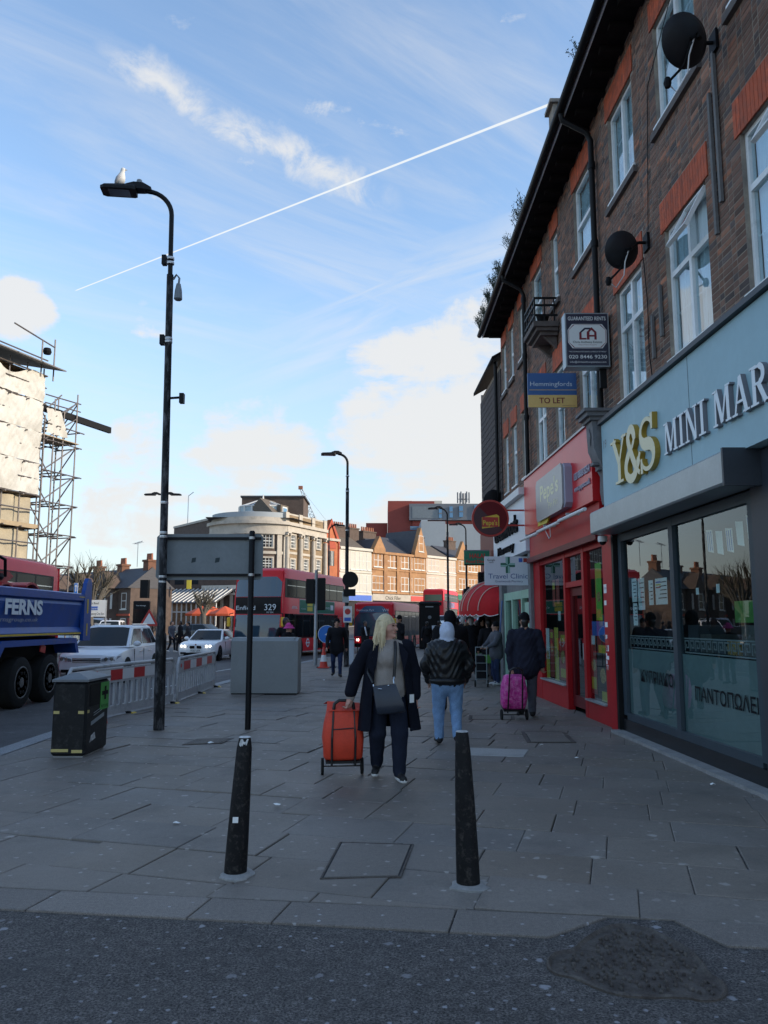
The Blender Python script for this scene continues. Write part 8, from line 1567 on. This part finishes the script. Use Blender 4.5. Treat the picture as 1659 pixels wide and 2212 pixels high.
def body(H_, st=.0, fat=1.0, arms=None, lean=0.0, head_yaw=0.0, hem=.86, wide=1.0, top=1, leg=2, shoe=3, hairm=4, hood=False, hat=False, longhair=False, detail=False, swing=.25, hatm=5, collar=True, feetout=.06, bulk=0.0, curl=.5, loose=1.0, head_down=0.0, look=None):
    """prims for a figure facing -y. st = stride (metres between the feet, right foot forward when > 0)"""
    s = H_ / 1.70; P = []; o = (1, 1, 1); V3 = lambda x, y, z: np.array((x * s, y * s, z * s)); L_ = lambda z: -lean * (z - .95)
    hipz = .88 - abs(st) * .10
    for sd, ph in ((1, -st / 2), (-1, st / 2)):
        hx = .095 * fat; back = ph > .05; kn = V3(sd * (hx + .01), ph * .55 - .05 - (.05 if back else 0), .48); an = V3(sd * (hx + .005), ph + (.03 if back else 0), .10 + (.05 if back else 0)); hp = V3(sd * hx, 0, hipz)
        P.append((hp, kn, .098 * fat * s, .068 * loose * s, leg, o, .03)); P.append((kn, an, .066 * loose * s, .050 * loose * s, leg, o, .02))
        toe = an + V3(sd * feetout * .5, -.15, -.055 if not back else -.085); heel = an + V3(0, .035, -.045); P.append((heel, toe, .042 * s, .036 * s, shoe, (1, 1, 1.05), .02)); P.append((an, heel, .05 * s, .044 * s, shoe, o, .02))
    b_ = bulk
    jk = hem >= .93; P.append((V3(0, 0, hipz + .02), V3(0, L_(1.05), 1.0 if jk else 1.06), (.150 * fat + (0 if jk else b_)) * s, (.145 * fat + (0 if jk else b_)) * s, top if hem < .93 else leg, (1 / wide, 1.18, 1), .05))
    P.append((V3(0, L_(1.05), 1.0 if jk else 1.04), V3(0, L_(1.28) + .0, 1.28), (.145 * fat + b_) * s, (.158 * fat + b_) * s, top, (1 / wide, 1.22, 1), .05)); P.append((V3(-.10 * wide, L_(1.36), 1.345), V3(.10 * wide, L_(1.36), 1.345), (.088 + b_ * .7) * s, (.088 + b_ * .7) * s, top, (1, 1.1, 1), .06))
    if hem < .84: P.append((V3(0, 0, .98), V3(0, .0, hem + .08), (.160 * fat + b_) * s, (.175 * fat + b_) * s, top, (1 / (wide * 1.02), 1.12, 1), .03))
    sh = V3(0, L_(1.40), 1.38); hd = V3(0, L_(1.55) - .02 - head_down * .06, 1.585 - head_down * .03); P.append((sh, hd + V3(0, .015, -.06), .062 * s, .056 * s, 0, o, .03))
    if collar: P.append((sh + V3(0, .0, .0), sh + V3(0, -.005, .055), .085 * s, .075 * s, top, (1, 1.05, 1), .03))
    cy, sy = math.cos(head_yaw), math.sin(head_yaw); f = lambda x, y, z: hd + V3(x * cy - y * sy, x * sy + y * cy, z)       # face looks along -y turned by yaw
    P.append((f(0, .015, .03), f(0, .02, .025), .088 * s, .086 * s, 0, (1.12, 1, .96), .02)); P.append((f(0, -.03, -.03), f(0, -.035, -.065), .064 * s, .045 * s, 0, (1.05, 1, 1), .04))
    P.append((f(0, -.088, .012), f(0, -.108, -.018), .010 * s, .016 * s, 0, o, .012)); P.append((f(0, -.075, .03), f(0, -.08, .032), .035 * s, .03 * s, 0, (1, 1, 2.2), .02)); P.append((f(-.018, -.085, -.052), f(.018, -.085, -.052), .012 * s, .012 * s, 0, (1, 1, 1.5), .01)); P.append((f(0, -.078, -.088), f(0, -.08, -.09), .02 * s, .02 * s, 0, o, .02))
    for sd in (1, -1): P.append((f(sd * .078, .015, .01), f(sd * .08, .02, -.02), .02 * s, .014 * s, 0, (2.2, 1, .8), .008))
    if not hood and not hat:
        P.append((f(0, .03, .045), f(0, .035, .035), .092 * s, .09 * s, hairm, (1.05, 1, 1), .006)); P.append((f(0, .055, .0), f(0, .055, -.05), .07 * s, .055 * s, hairm, o, .01))
    if hat: P.append((f(0, .015, .055), f(0, .02, .075), .093 * s, .085 * s, hatm, (1.05, .98, 1), .006)); P.append((f(0, .012, .028), f(0, .014, .035), .094 * s, .094 * s, hatm, (1.04, .97, 2.6), .004)); P.append((f(0, .06, -.01), f(0, .06, -.05), .062 * s, .05 * s, hairm, o, .01))
    if hood: P.append((f(0, .04, .04), f(0, .05, .02), .112 * s, .112 * s, hatm, (1.02, .95, .92), .01)); P.append((f(0, .055, -.04), f(0, .05, -.13), .10 * s, .105 * s, hatm, (1, 1.05, 1), .03)); P.append((f(0, -.02, .085), f(0, .03, .10), .06 * s, .07 * s, hatm, (.8, 1, 1), .02))
    A = arms or {}
    for sd, key in ((1, 'r'), (-1, 'l')):
        dsw = (swing if sd * st > 0 else -swing) if st else 0
        el, wr_ = A.get(key, ((.27, .03 + dsw * .35, 1.10), (.285, -.06 + dsw * .9, .86))); S_ = V3(sd * .185 * wide, L_(1.38), 1.375); E_ = V3(sd * el[0], el[1], el[2]); W_ = V3(sd * wr_[0], wr_[1], wr_[2])
        P.append((S_, E_, (.066 + b_ * .55) * s, (.053 + b_ * .5) * s, top, o, .035)); P.append((E_, W_, (.053 + b_ * .5) * s, (.040 + b_ * .35) * s, top, o, .02)); d = (W_ - E_) / np.linalg.norm(W_ - E_)
        if detail:
            fw = np.array((0, -1., 0)) - d * d.dot(np.array((0, -1., 0))); hand(P, -sd, W_ + d * .01, curl, 0, s, d, fw / np.linalg.norm(fw))
        else: P.append((W_, W_ + d * .09 * s, .034 * s, .034 * s, 0, (1.3 if abs(d[2]) > .7 else 1, 1, 1), .012)); [P.append((W_ + d * .08 * s + V3(0, q, 0), W_ + d * .145 * s + V3(-sd * .02, q, 0), .012 * s, .010 * s, 0, o, .004)) for q in (-.024, -.008, .008, .024)]; P.append((W_ + d * .04 * s, W_ + d * .08 * s + V3(0, -.045, 0), .013 * s, .010 * s, 0, o, .006))
    return P, hd, s
PEOPLE = 'people on the pavement'
def person(label, loc, rz, H_, mats, h=.02, group=PEOPLE, wr=.004, **k):
    t = thing('person', label, 'person', loc, rz, group); P, hd, s = body(H_, **k); sdf_obj('body', P, h, mats, t, wr); 
    if not k.get('nofeat'):
        pass
    return t, hd, s
# ---- the woman in the open coat, towing an orange trolley
wl = gp(838, 1682); WM = thing('person', 'woman with blonde hair and open dark coat pulling an orange shopping trolley', 'person', (wl.x, wl.y, 0), R(4), PEOPLE)
HY = R(58)      # head turned to her left
P, hd, s = body(1.68, st=.26, fat=1.10, head_yaw=HY, hem=.93, wide=1.06, detail=True, top=1, bulk=.012, collar=False, loose=1.35, arms={'l': ((.33, .04, 1.12), (.40, .02, .845)), 'r': ((.27, .04, 1.10), (.285, .02, .85))}, curl=1.1, hairm=4)
P = [p for p in P if p[4] != 4]
P.append((np.array((0, -.02, 1.02)), np.array((0, -.03, .93)), .175, .18, 1, (.98, 1.15, 1), .04)); P.append((np.array((.0, -.10, 1.26)), np.array((0, -.105, 1.24)), .10, .10, 1, (.75, 1.1, 1.1), .06))
for i, p in enumerate(P):       # trainers: add pale soles
    pass
so_ = [(p[0] + np.array((0, 0, -.030)), p[1] + np.array((0, 0, -.022)), .045, .040, 5, (1, 1, 1.6), .006) for p in P if p[4] == 3 and abs(p[0][1] - p[1][1]) > .12]
sdf_obj('body', P + so_, .0105, ['skin_pink', 'taupe', 'trouser_navy', 'shoe_black', 'hair_blond', 'sole_white'], WM, .003)
cy, sy = math.cos(HY), math.sin(HY); hf = lambda x, y, z: np.array(hd) + np.array(((x * cy - y * sy) * s, (x * sy + y * cy) * s, z * s))
hp = [(hf(0, .03, .05), hf(0, .035, .03), .098, .097, 0, (1.02, .98, .98), .01)]
for i in range(34):
    a = R(-2 + 196 * i / 33); r_ = .088; x, y = r_ * math.cos(a), .02 + r_ * math.sin(a) * 1.0; l_ = -.235 - .06 * math.sin(i * 2.1); w_ = .02 + .008 * math.sin(i * 3.3)
    hp.append((hf(x * .95, y, .05), hf(x * 1.15, y * 1.15 + .004, -.07), .020, .022, 0, (1, 1, 1), .012)); hp.append((hf(x * 1.15, y * 1.15, -.07), hf(x * 1.25 + .01 * math.sin(i), y * 1.15 + .012 * math.cos(i * 1.7), l_), .022, .008, 0, (1, 1, 1), .010))
hp += [(hf(.075, -.03, .06), hf(.10, -.035, -.12), .018, .02, 0, (1, 1, 1), .01), (hf(.09, -.03, -.1), hf(.085, -.045, -.25), .022, .006, 0, (1, 1, 1), .01)]
sdf_obj('hair', hp, .0085, ['hair_blond'], WM, .002)
rnd = random.Random(4); p = local(WM)
for i in range(230):
    a = R(rnd.uniform(-8, 200)); k = rnd.uniform(.97, 1.10); l_ = -.20 - rnd.random() * .12; w_ = rnd.gauss(0, .012); c_, s_ = math.cos(a), math.sin(a); x, y = .098 * c_ * k, .03 + .098 * s_ * k; fl = rnd.uniform(1.05, 1.5)
    p.tube([tuple(hf(.045 * c_, .03 + .05 * s_, .125)), tuple(hf(x * .9, .03 + (y - .03) * .9, .075)), tuple(hf(x * 1.08, .03 + (y - .03) * 1.08, -.02)), tuple(hf(x * 1.2 + w_, .03 + (y - .03) * 1.2, -.12)), tuple(hf(x * fl + w_ * 2, .03 + (y - .03) * fl, l_))], [.004, .0065, .007, .006, .0015], 4, False)
tag(p.build('hair_strands', 'hair_blond', WM), kind='stuff')
for sd in (1, -1):
    e = hf(sd * .034, -.084, .022); p = local(WM); p.sphere(tuple(e), (.012, .012, .007), 8, 5); p.build('eye', 'ink', WM); p = local(WM); e = hf(sd * .036, -.086, .042); p.sphere(tuple(e), (.016, .014, .003), 8, 4); p.build('eyebrow', 'hair_brown', WM)
mat('lips', (.42, .12, .11), .5); p = local(WM); e = hf(0, -.094, -.05); p.sphere(tuple(e), (.014, .018, .006), 8, 5); p.build('mouth', 'lips', WM)
def coat_panel(t, name, a0, a1, rows, m, n_=22, fold=.012, seed=1):
    """open garment shell: rows of (z, rx, ry, cx, cy); angle 0 = +x, -90 = front"""
    rnd = random.Random(seed); ph = [rnd.random() * 6 for _ in range(4)]; O, I_ = [], []
    for z, rx_, ry_, cx, cy_ in rows:
        ro, ri = [], []; low = max(0, 1.1 - z)
        for i in range(n_ + 1):
            th = R(a0 + (a1 - a0) * i / n_); k = 1 + fold * low * 3 * math.sin(5 * th + ph[0]) + fold * low * 2 * math.sin(9 * th + ph[1] + 3 * z); ro.append((cx + rx_ * k * math.cos(th), cy_ + ry_ * k * math.sin(th), z + .012 * low * math.sin(3 * th + ph[2]))); ri.append((cx + (rx_ * k - .012) * math.cos(th), cy_ + (ry_ * k - .012) * math.sin(th), z))
        O.append(ro); I_.append(ri)
    p = local(t); rings = [o_ + i_[::-1] for o_, i_ in zip(O, I_)]; p.loft(rings[::-1] if a1 > a0 else rings); return p.build(name, m, t, smooth=50)
rows = [(.50, .34, .25, 0.01, .03), (.62, .325, .24, .01, .03), (.80, .30, .225, .005, .025), (.95, .275, .215, 0, .02), (1.10, .255, .20, 0, .01), (1.22, .245, .185, 0, .0), (1.32, .235, .165, 0, .0), (1.39, .195, .125, 0, .005), (1.435, .115, .085, 0, .02)]
coat_panel(WM, 'coat', -48, 232, rows, 'navy_wool', 56, .028, 3)
# sleeves cover the arms
P2 = []
for sd, (E_, W_) in ((-1, ((.33, .04, 1.12), (.395, .02, .89))), (1, ((.275, .04, 1.10), (.29, .02, .86)))):
    S_ = (sd * .20, 0, 1.36); E3, W3 = (sd * E_[0], E_[1], E_[2]), (sd * W_[0], W_[1], W_[2]); P2 += [(np.array(S_), np.array(E3), .088, .078, 0, (1, 1, 1), .03), (np.array(E3), np.array(W3), .078, .066, 0, (1, 1, 1), .03)]
sdf_obj('coat_sleeves', P2, .012, ['navy_wool'], WM, .005)
p = local(WM); p.add([(-.10, -.135, 1.42), (-.19, -.20, 1.30), (-.14, -.235, 1.12), (-.115, -.17, 1.30)], [(0, 1, 2, 3)]); p.add([(.10, -.135, 1.42), (.115, -.17, 1.30), (.15, -.235, 1.10), (.20, -.20, 1.30)], [(0, 1, 2, 3)]); p.build('coat_lapel', 'navy_wool', WM)
p = local(WM); p.add([(.205, -.262, .80), (.255, -.225, .80), (.255, -.228, .885), (.205, -.265, .885)], [(0, 1, 2, 3)]); p.build('coat_label', 'paper', WM)
p = local(WM); p.tube([(.07, -.10, 1.42), (.065, -.20, 1.33), (.055, -.245, 1.18), (.045, -.245, 1.06)], .016, 6); p.build('bag_strap', 'leather_black', WM)
p = local(WM); p.tube([(-.17, -.235, 1.00), (-.22, -.15, 1.10), (-.2, .1, 1.25), (0, .16, 1.38), (.09, .02, 1.44)], .014, 6); p.build('bag_strap', 'leather_black', WM)
hb = thing('handbag', 'dark blue black leather shoulder bag worn across the coat', 'handbag', (wl.x - .05, wl.y - .3, .72)); 
HB = lambda x, y, z: tuple(XF[WM] @ Vector((x, y, z)))
p = MB(HB); rg = []
for v, z_, dpt, x0, x1 in ((0, .70, .10, -.115, .145), (.12, .715, .13, -.135, .155), (.4, .79, .13, -.150, .13), (.75, .90, .105, -.165, .085), (1, .985, .05, -.175, .055)):
    tl = lambda x: .10 * (x + .05); rg.append([(x, -.30 + y * dpt + (-.02 if y < 0 else .02), z_ + tl(x) + (.02 if False else 0)) for x, y in ((x0, -.5), ((x0 + x1) / 2, -.62), (x1, -.5), (x1, .3), ((x0 + x1) / 2, .4), (x0, .3))])
p.loft(rg); p.build('bag_body', 'leather_blue', hb, smooth=60)
p = MB(HB); p.tube([(.045, -.285, 1.065), (.035, -.30, 1.03), (.04, -.31, 1.0)], .008, 5); p.tube([(-.17, -.30, .96), (-.172, -.29, .99)], .008, 5); p.build('clasp', 'chrome', hb); p = MB(HB); p.sphere((-.02, -.365, .985), .008, 6, 4); p.build('stud', 'chrome', hb); p = MB(HB); p.tube([(-.13, -.372, .955), (-.09, -.376, .95)], .005, 5); p.build('zip_pull', 'chrome', hb)
# trolley
def trolley(label, base, rz, m, hgt, wid, dep, hand_z, tilt, name='shopping_trolley', flap=True):
    t = thing(name, label, 'shopping trolley', base, rz); ct, st_ = math.cos(tilt), math.sin(tilt)
    def Q(x, y, z): return tuple(XF[t] @ Vector((x, y * ct + (z - .1) * st_, .1 + (z - .1) * ct - y * st_)))
    p = MB(Q); rg = []
    for z, w_, d in ((.19, wid * .90, dep * .8), (.22, wid, dep), (.40, wid * 1.08, dep * 1.15), (.56, wid * 1.02, dep * 1.05), (hgt - .10, wid * .92, dep * .9), (hgt - .03, wid * .86, dep * .8), (hgt, wid * .72, dep * .55)):
        n_ = 28; rg.append([((w_ / 2) * abs(math.cos(a)) ** .45 * (1 if math.cos(a) >= 0 else -1) * (1 + .03 * math.sin(7 * a + z * 17)), -dep * .25 + (d / 2) * abs(math.sin(a)) ** .45 * (1 if math.sin(a) >= 0 else -1) * (1 + .05 * math.sin(5 * a + z * 23)), z) for a in [2 * math.pi * i / n_ for i in range(n_)]])
    p.loft(rg); bag = p.build('bag', m, t, smooth=60)
    if flap: p = MB(Q); p.add([(-wid * .45, -dep * .72, hgt - .02), (wid * .45, -dep * .72, hgt - .02), (wid * .42, -dep * .2, hgt + .04), (-wid * .42, -dep * .2, hgt + .06), (wid * .50, dep * .25, hgt - .0), (-wid * .52, dep * .25, hgt + .01)], [(0, 1, 2, 3), (3, 2, 4, 5)]); p.build('flap', m, bag); p = MB(Q); p.tube([(-wid * .3, -dep * .8, .52), (wid * .25, -dep * .82, .535)], .006, 5); p.build('pocket_zip', 'frame_black', bag)
    for sd in (1, -1):
        p = MB(Q); p.tube([(sd * wid * .30, -dep * .80 if flap else dep * .3, .14), (sd * wid * .30, (-dep * .84 if flap else dep * .32), hgt * .6), (sd * wid * .26, (-dep * .6 if flap else dep * .3), hand_z - .08)] if flap else [(sd * wid * .30, dep * .3, .14), (sd * wid * .26, dep * .34, hand_z - .05)], .012, 7); p.build('frame_tube', 'frame_black', t)
        w = XF[t] @ Vector((sd * wid * .52, .02, .088)); p = local(t); p.lathe([(.05, -.014), (.086, -.014), (.088, -.008), (.088, .008), (.086, .014), (.05, .014)], (sd * wid * .52, .02, .088), 'x', 20); wh = p.build('wheel', 'rubber', t, smooth=40); p = local(t); p.lathe([(.052, -.01), (.052, .01)], (sd * wid * .52, .02, .088), 'x', 14); p.build('hub', 'frame_black' if flap else 'alu_grey', wh)
    p = MB(Q); hy = -dep * .6 if flap else dep * .34; p.tube([(-wid * .26, hy, hand_z - .08), (-wid * .24, hy, hand_z - .02), (-wid * .12, hy, hand_z + .015), (wid * .12, hy, hand_z + .015), (wid * .24, hy, hand_z - .02), (wid * .26, hy, hand_z - .08)], .018, 8); p.build('handle', 'frame_black', t, smooth=50)
    p = local(t); p.tube([(-wid * .55, .02, .088), (wid * .55, .02, .088)], .008, 6); p.build('axle', 'frame_black', t); p = MB(Q); p.box(-wid * .45, wid * .45, -dep * .7, dep * .25, .16, .185); p.build('base_plate', 'frame_black', t)
    return t
tp = gp(737, 1655); trolley('orange fabric shopping trolley with black frame pulled by the woman', (wl.x - .49, wl.y + .22, 0), R(6), 'bag_orange', .73, .41, .27, .80, R(-4))
# ---- woman from behind in black puffer, pale jeans and white hood
hl = gp(968, 1608); t, hd, s = person('person in white hood, shiny black jacket and pale blue jeans walking away', (hl.x, hl.y, 0), R(180), 1.58, ['skin', 'puffer', 'jeans_blue', 'shoe_black', 'hood_white', 'hood_white'], .0125, st=.16, fat=1.22, hood=True, hem=.93, wide=1.12, bulk=.06, wr=.012, arms={'r': ((.32, .02, 1.12), (.27, -.10, .92)), 'l': ((.32, .02, 1.12), (.27, -.10, .92))}, loose=1.3, detail=True)
P = [(np.array((0, 0, .905)) * s, np.array((0, .0, .93)) * s, .186, .19, 0, (.82, 1.10, 1.6), .02)]; sdf_obj('shirt_hem', P, .014, ['white_cloth'], t); P = [(np.array((0, .03, 1.40)) * s, np.array((0, .02, 1.44)) * s, .115, .105, 0, (1, 1.1, 1), .02)]; sdf_obj('collar', P, .012, ['puffer'], t)
P = [(np.array((0, .0, .90)) * s, np.array((0, 0, .91)) * s, .205, .205, 0, (.80, 1.06, 2.6), .02)]; sdf_obj('waistband', P, .012, ['puffer'], t)
# ---- man from behind in navy jacket, grey trousers, woolly hat, with pink trolley
ml = gp(1143, 1550); t, hd, s = person('man in dark navy jacket, grey trousers and black woolly hat walking away', (ml.x - .04, ml.y, 0), R(176), 1.76, ['skin', 'navy_jacket', 'grey_trouser', 'shoe_black', 'hair_dark', 'black_wool'], .0125, st=-.22, fat=1.05, hat=True, hem=.76, wide=1.12, bulk=.03, wr=.009, arms={'r': ((.27, .02, 1.10), (.245, .04, .80)), 'l': ((.27, .03, 1.10), (.28, -.04, .85))}, loose=1.25, detail=True, curl=1.1)
trolley('bright pink patterned shopping trolley pulled by the man in navy', (ml.x - .31, ml.y - .32, 0), R(182), 'bag_pink', .74, .41, .27, .90, R(14), flap=False)
# ---- man in black coat walking towards us
bl = gp(727, 1462); person('man in black coat, black gloves and woolly hat walking towards the viewer', (bl.x, bl.y, 0), R(3), 1.74, ['skin', 'black_cloth', 'jeans_dark', 'shoe_black', 'hair_dark', 'black_wool'], .017, st=.22, hat=True, hem=.70, bulk=.022, wide=1.06, wr=.004, head_down=.6)
# ---- behind the steel cabinet
person('man in black tracksuit with pale beard line behind the steel cabinet', (-2.75, 22.6, 0), R(30), 1.76, ['skin_dark', 'black_cloth', 'black_cloth', 'shoe_black', 'hair_dark', 'hair_dark'], .018, hem=.8, head_yaw=.5, head_down=.5)
t, hd, s = person('person in bright pink bucket hat and black coat behind the steel cabinet', (-2.52, 21.3, 0), R(60), 1.58, ['skin', 'black_cloth', 'black_cloth', 'shoe_black', 'hair_dark', 'pink_hat'], .018, hem=.7, hat=True, bulk=.02)
p = local(t); p.lathe([(.10, .06), (.105, .02), (.16, -.03), (.155, -.035), (.10, .0)], (hd[0], hd[1], hd[2] + .03), n=18); p.build('hat_brim', 'pink_hat', t, smooth=50)
# ---- further along the pavement
q = atY(789, 1345, 37); t, hd, s = person('person in black coat with white scarf near the single decker bus', (q.x, 37, 0), R(40), 1.68, ['skin_dark', 'black_cloth', 'black_cloth', 'shoe_black', 'hair_dark', 'hair_dark'], .022, hem=.6, bulk=.02, st=.1); p = local(t); p.tube([(-.10 * s, -.10 * s, 1.44 * s), (-.12 * s, -.17 * s, 1.3 * s), (-.06 * s, -.19 * s, 1.05 * s)], .035, 6); p.build('scarf', 'white_cloth', t)
q = atY(863, 1345, 30); person('man in black jacket and cap holding a phone to his ear', (q.x, 30, 0), R(-60), 1.86, ['skin', 'black_cloth', 'jeans_dark', 'shoe_black', 'hair_dark', 'black_wool'], .02, hat=True, hem=.8, bulk=.02, arms={'r': ((.30, -.05, 1.15), (.16, -.14, 1.45)), 'l': ((.27, .03, 1.10), (.285, -.06, .86))})
q = atY(972, 1345, 15.2); person('large person in black hooded coat walking ahead of the white hood', (q.x, 15.2, 0), R(180), 1.80, ['skin', 'black_wool', 'black_cloth', 'shoe_black', 'hair_dark', 'black_wool'], .016, hood=True, hem=.6, bulk=.05, wide=1.2, fat=1.15, st=.1)
q = atY(922, 1345, 42); t, hd, s = person('person in dark coat with black backpack walking past the kiosk', (q.x, 42, 0), R(180), 1.66, ['skin', 'black_cloth', 'black_cloth', 'shoe_black', 'hair_dark', 'hair_dark'], .022, hem=.6, bulk=.02, st=.2); sdf_obj('backpack', [(np.array((0, .2, 1.05)), np.array((0, .2, 1.28)), .13, .12, 0, (1, 1.4, 1), .02)], .022, ['black'], t)
CR = [  # px x, Y, height, facing, materials, kwargs, label
 (1007, 27.0, 1.62, 180, ('skin', 'blue_coat', 'jeans_dark', 'shoe_black', 'hair_brown', 'hair_brown'), dict(hem=.66, bulk=.02, st=.15), 'short haired person in bright blue coat walking into the crowd'),
 (1018, 24.5, 1.78, 180, ('skin', 'black_cloth', 'black_cloth', 'shoe_black', 'hair_grey', 'black_wool'), dict(hem=.62, bulk=.035, wide=1.1, st=.15), 'tall person in black coat beside the bright blue coat'),
 (1041, 24.6, 1.76, 5, ('skin', 'black_wool', 'black_cloth', 'shoe_black', 'hair_dark', 'black_wool'), dict(hem=.68, bulk=.03, hood=True, arms={'r': ((.27, -.08, 1.14), (.06, -.26, 1.16)), 'l': ((.27, -.08, 1.14), (.04, -.27, 1.15))}), 'man in black hooded coat with hands together facing the viewer'),
 (1071, 21.2, 1.62, -75, ('skin', 'grey_coat', 'jeans_dark', 'shoe_white', 'hair_dark', 'black_wool'), dict(hem=.78, bulk=.04, hat=True, wide=1.08, arms={'r': ((.25, -.14, 1.14), (.18, -.3, 1.05)), 'l': ((.25, -.14, 1.14), (.18, -.3, 1.05))}), 'person in grey padded jacket, jeans and fur hat beside a black trolley'),
 (1030, 30.0, 1.70, 180, ('skin', 'navy_jacket', 'black_cloth', 'shoe_black', 'hair_dark', 'black_wool'), dict(hem=.7, bulk=.03, st=.2), 'dark haired person in navy jacket under the awning edge'),
 (1021, 33.0, 1.66, 180, ('skin', 'blue_coat', 'black_cloth', 'shoe_black', 'hair_dark', 'white_cloth'), dict(hem=.7, bulk=.02, hat=True), 'person in blue jacket and pale cap beyond the crowd'),
 (999, 34.0, 1.72, 170, ('skin', 'charcoal', 'black_cloth', 'shoe_black', 'hair_dark', 'black_wool'), dict(hem=.6, bulk=.03), 'person in charcoal coat at the roadside edge of the crowd'),
 (1012, 37.0, 1.74, 10, ('skin', 'black_cloth', 'jeans_dark', 'shoe_black', 'hair_dark', 'black_wool'), dict(hem=.8, bulk=.02), 'dark haired person in black facing the crowd'),
 (990, 40.0, 1.70, 180, ('skin', 'black_cloth', 'jeans_dark', 'shoe_black', 'hair_brown', 'black_wool'), dict(hem=.7, bulk=.02), 'brown haired person in black far along the pavement'),
 (1034, 36.0, 1.80, 0, ('skin', 'charcoal', 'black_cloth', 'shoe_black', 'hair_grey', 'hood_white'), dict(hem=.7, bulk=.02, hat=True), 'person in charcoal with pale blue hat among the crowd'),
 (1052, 27.5, 1.66, -60, ('skin', 'black_cloth', 'black_cloth', 'shoe_black', 'hair_dark', 'red_refl'), dict(hem=.7, bulk=.02, hat=True), 'person in black with red hat near the shop crates'),
 (986, 23.0, 1.72, 175, ('skin', 'charcoal', 'black_cloth', 'shoe_black', 'hair_dark', 'black_wool'), dict(hem=.62, bulk=.03, hat=True, st=.15), 'person in charcoal coat and dark hat ahead of the large hooded coat'),
 (1055, 23.2, 1.70, 190, ('skin', 'black_cloth', 'jeans_dark', 'shoe_black', 'hair_dark', 'black_wool'), dict(hem=.72, bulk=.03), 'dark haired person in black between the crates and grey jacket'),
 (1000, 29.0, 1.82, 180, ('skin', 'black_cloth', 'black_cloth', 'shoe_black', 'hair_grey', 'black_wool'), dict(hem=.66, bulk=.03), 'tall grey haired person in black walking into the crowd'),
 (948, 46.0, 1.70, 160, ('skin', 'black_cloth', 'black_cloth', 'shoe_black', 'hair_dark', 'black_wool'), dict(hem=.7, bulk=.02), 'person in black standing beside the phone kiosk')]
for px, Y, H_, rz, ms_, kw, lab in CR:
    q = atY(px, 1345, Y); person(lab, (q.x, Y, 0), R(rz), H_, list(ms_), .022 if Y < 28 else .026, 'people crowding outside the shops', **kw)
q = atY(1062, 1345, 20.8); t = thing('shopping_trolley', 'black wire framed shopping trolley beside the grey padded jacket', 'shopping trolley', (q.x - .28, 20.8, 0)); x0 = q.x - .3
p = MB(); p.bbox(x0 - .12, x0 + .12, 20.7, 20.95, .18, .78, .03); p.build('bag', 'black_cloth', t); p = MB(); [p.tube([(x0 + d, 20.68, .08), (x0 + d, 20.66, 1.0)], .012, 6) for d in (-.14, .14)]; p.tube([(x0 - .14, 20.66, 1.0), (x0 + .14, 20.66, 1.0)], .014, 6); [p.tube([(x0 - .14, 20.67, z), (x0 + .14, 20.67, z)], .008, 5) for z in (.2, .4, .6, .8)]; p.build('frame', 'alu_grey', t)
for d in (-.16, .16): p = MB(); p.lathe([(.09, -.015), (.09, .015)], (x0 + d, 20.7, .09), 'x', 14); p.build('wheel', 'rubber', t)
# ---- across the road
for px, Y, H_, rz, ms_, lab in ((372, 46, 1.74, 60, ('skin', 'grey_coat', 'black_cloth', 'shoe_white', 'hair_dark', 'hair_dark'), 'person in pale grey jacket crossing beyond the cars'), (390, 47.5, 1.76, -80, ('skin_dark', 'black_cloth', 'black_cloth', 'shoe_black', 'hair_dark', 'hair_dark'), 'person in black walking between two others across the road'), (407, 47, 1.72, -80, ('skin', 'charcoal', 'grey_trouser', 'shoe_black', 'hair_dark', 'hair_dark'), 'person in charcoal top and grey trousers across the road'), (207, 36, 1.66, 190, ('skin', 'beige_coat', 'black_cloth', 'shoe_black', 'hair_brown', 'hair_brown'), 'person in cream jacket with backpack straps near the direction sign'), (194, 39, 1.62, 190, ('skin', 'white_cloth', 'black_cloth', 'shoe_black', 'hair_dark', 'hair_dark'), 'person in white jacket close behind the tipper')):
    q = atY(px, 1345, Y); person(lab, (q.x, Y, -.05), R(rz), H_, list(ms_), .026, 'people across the road', st=.3 if Y > 40 else .1, hem=.86, bulk=.02)
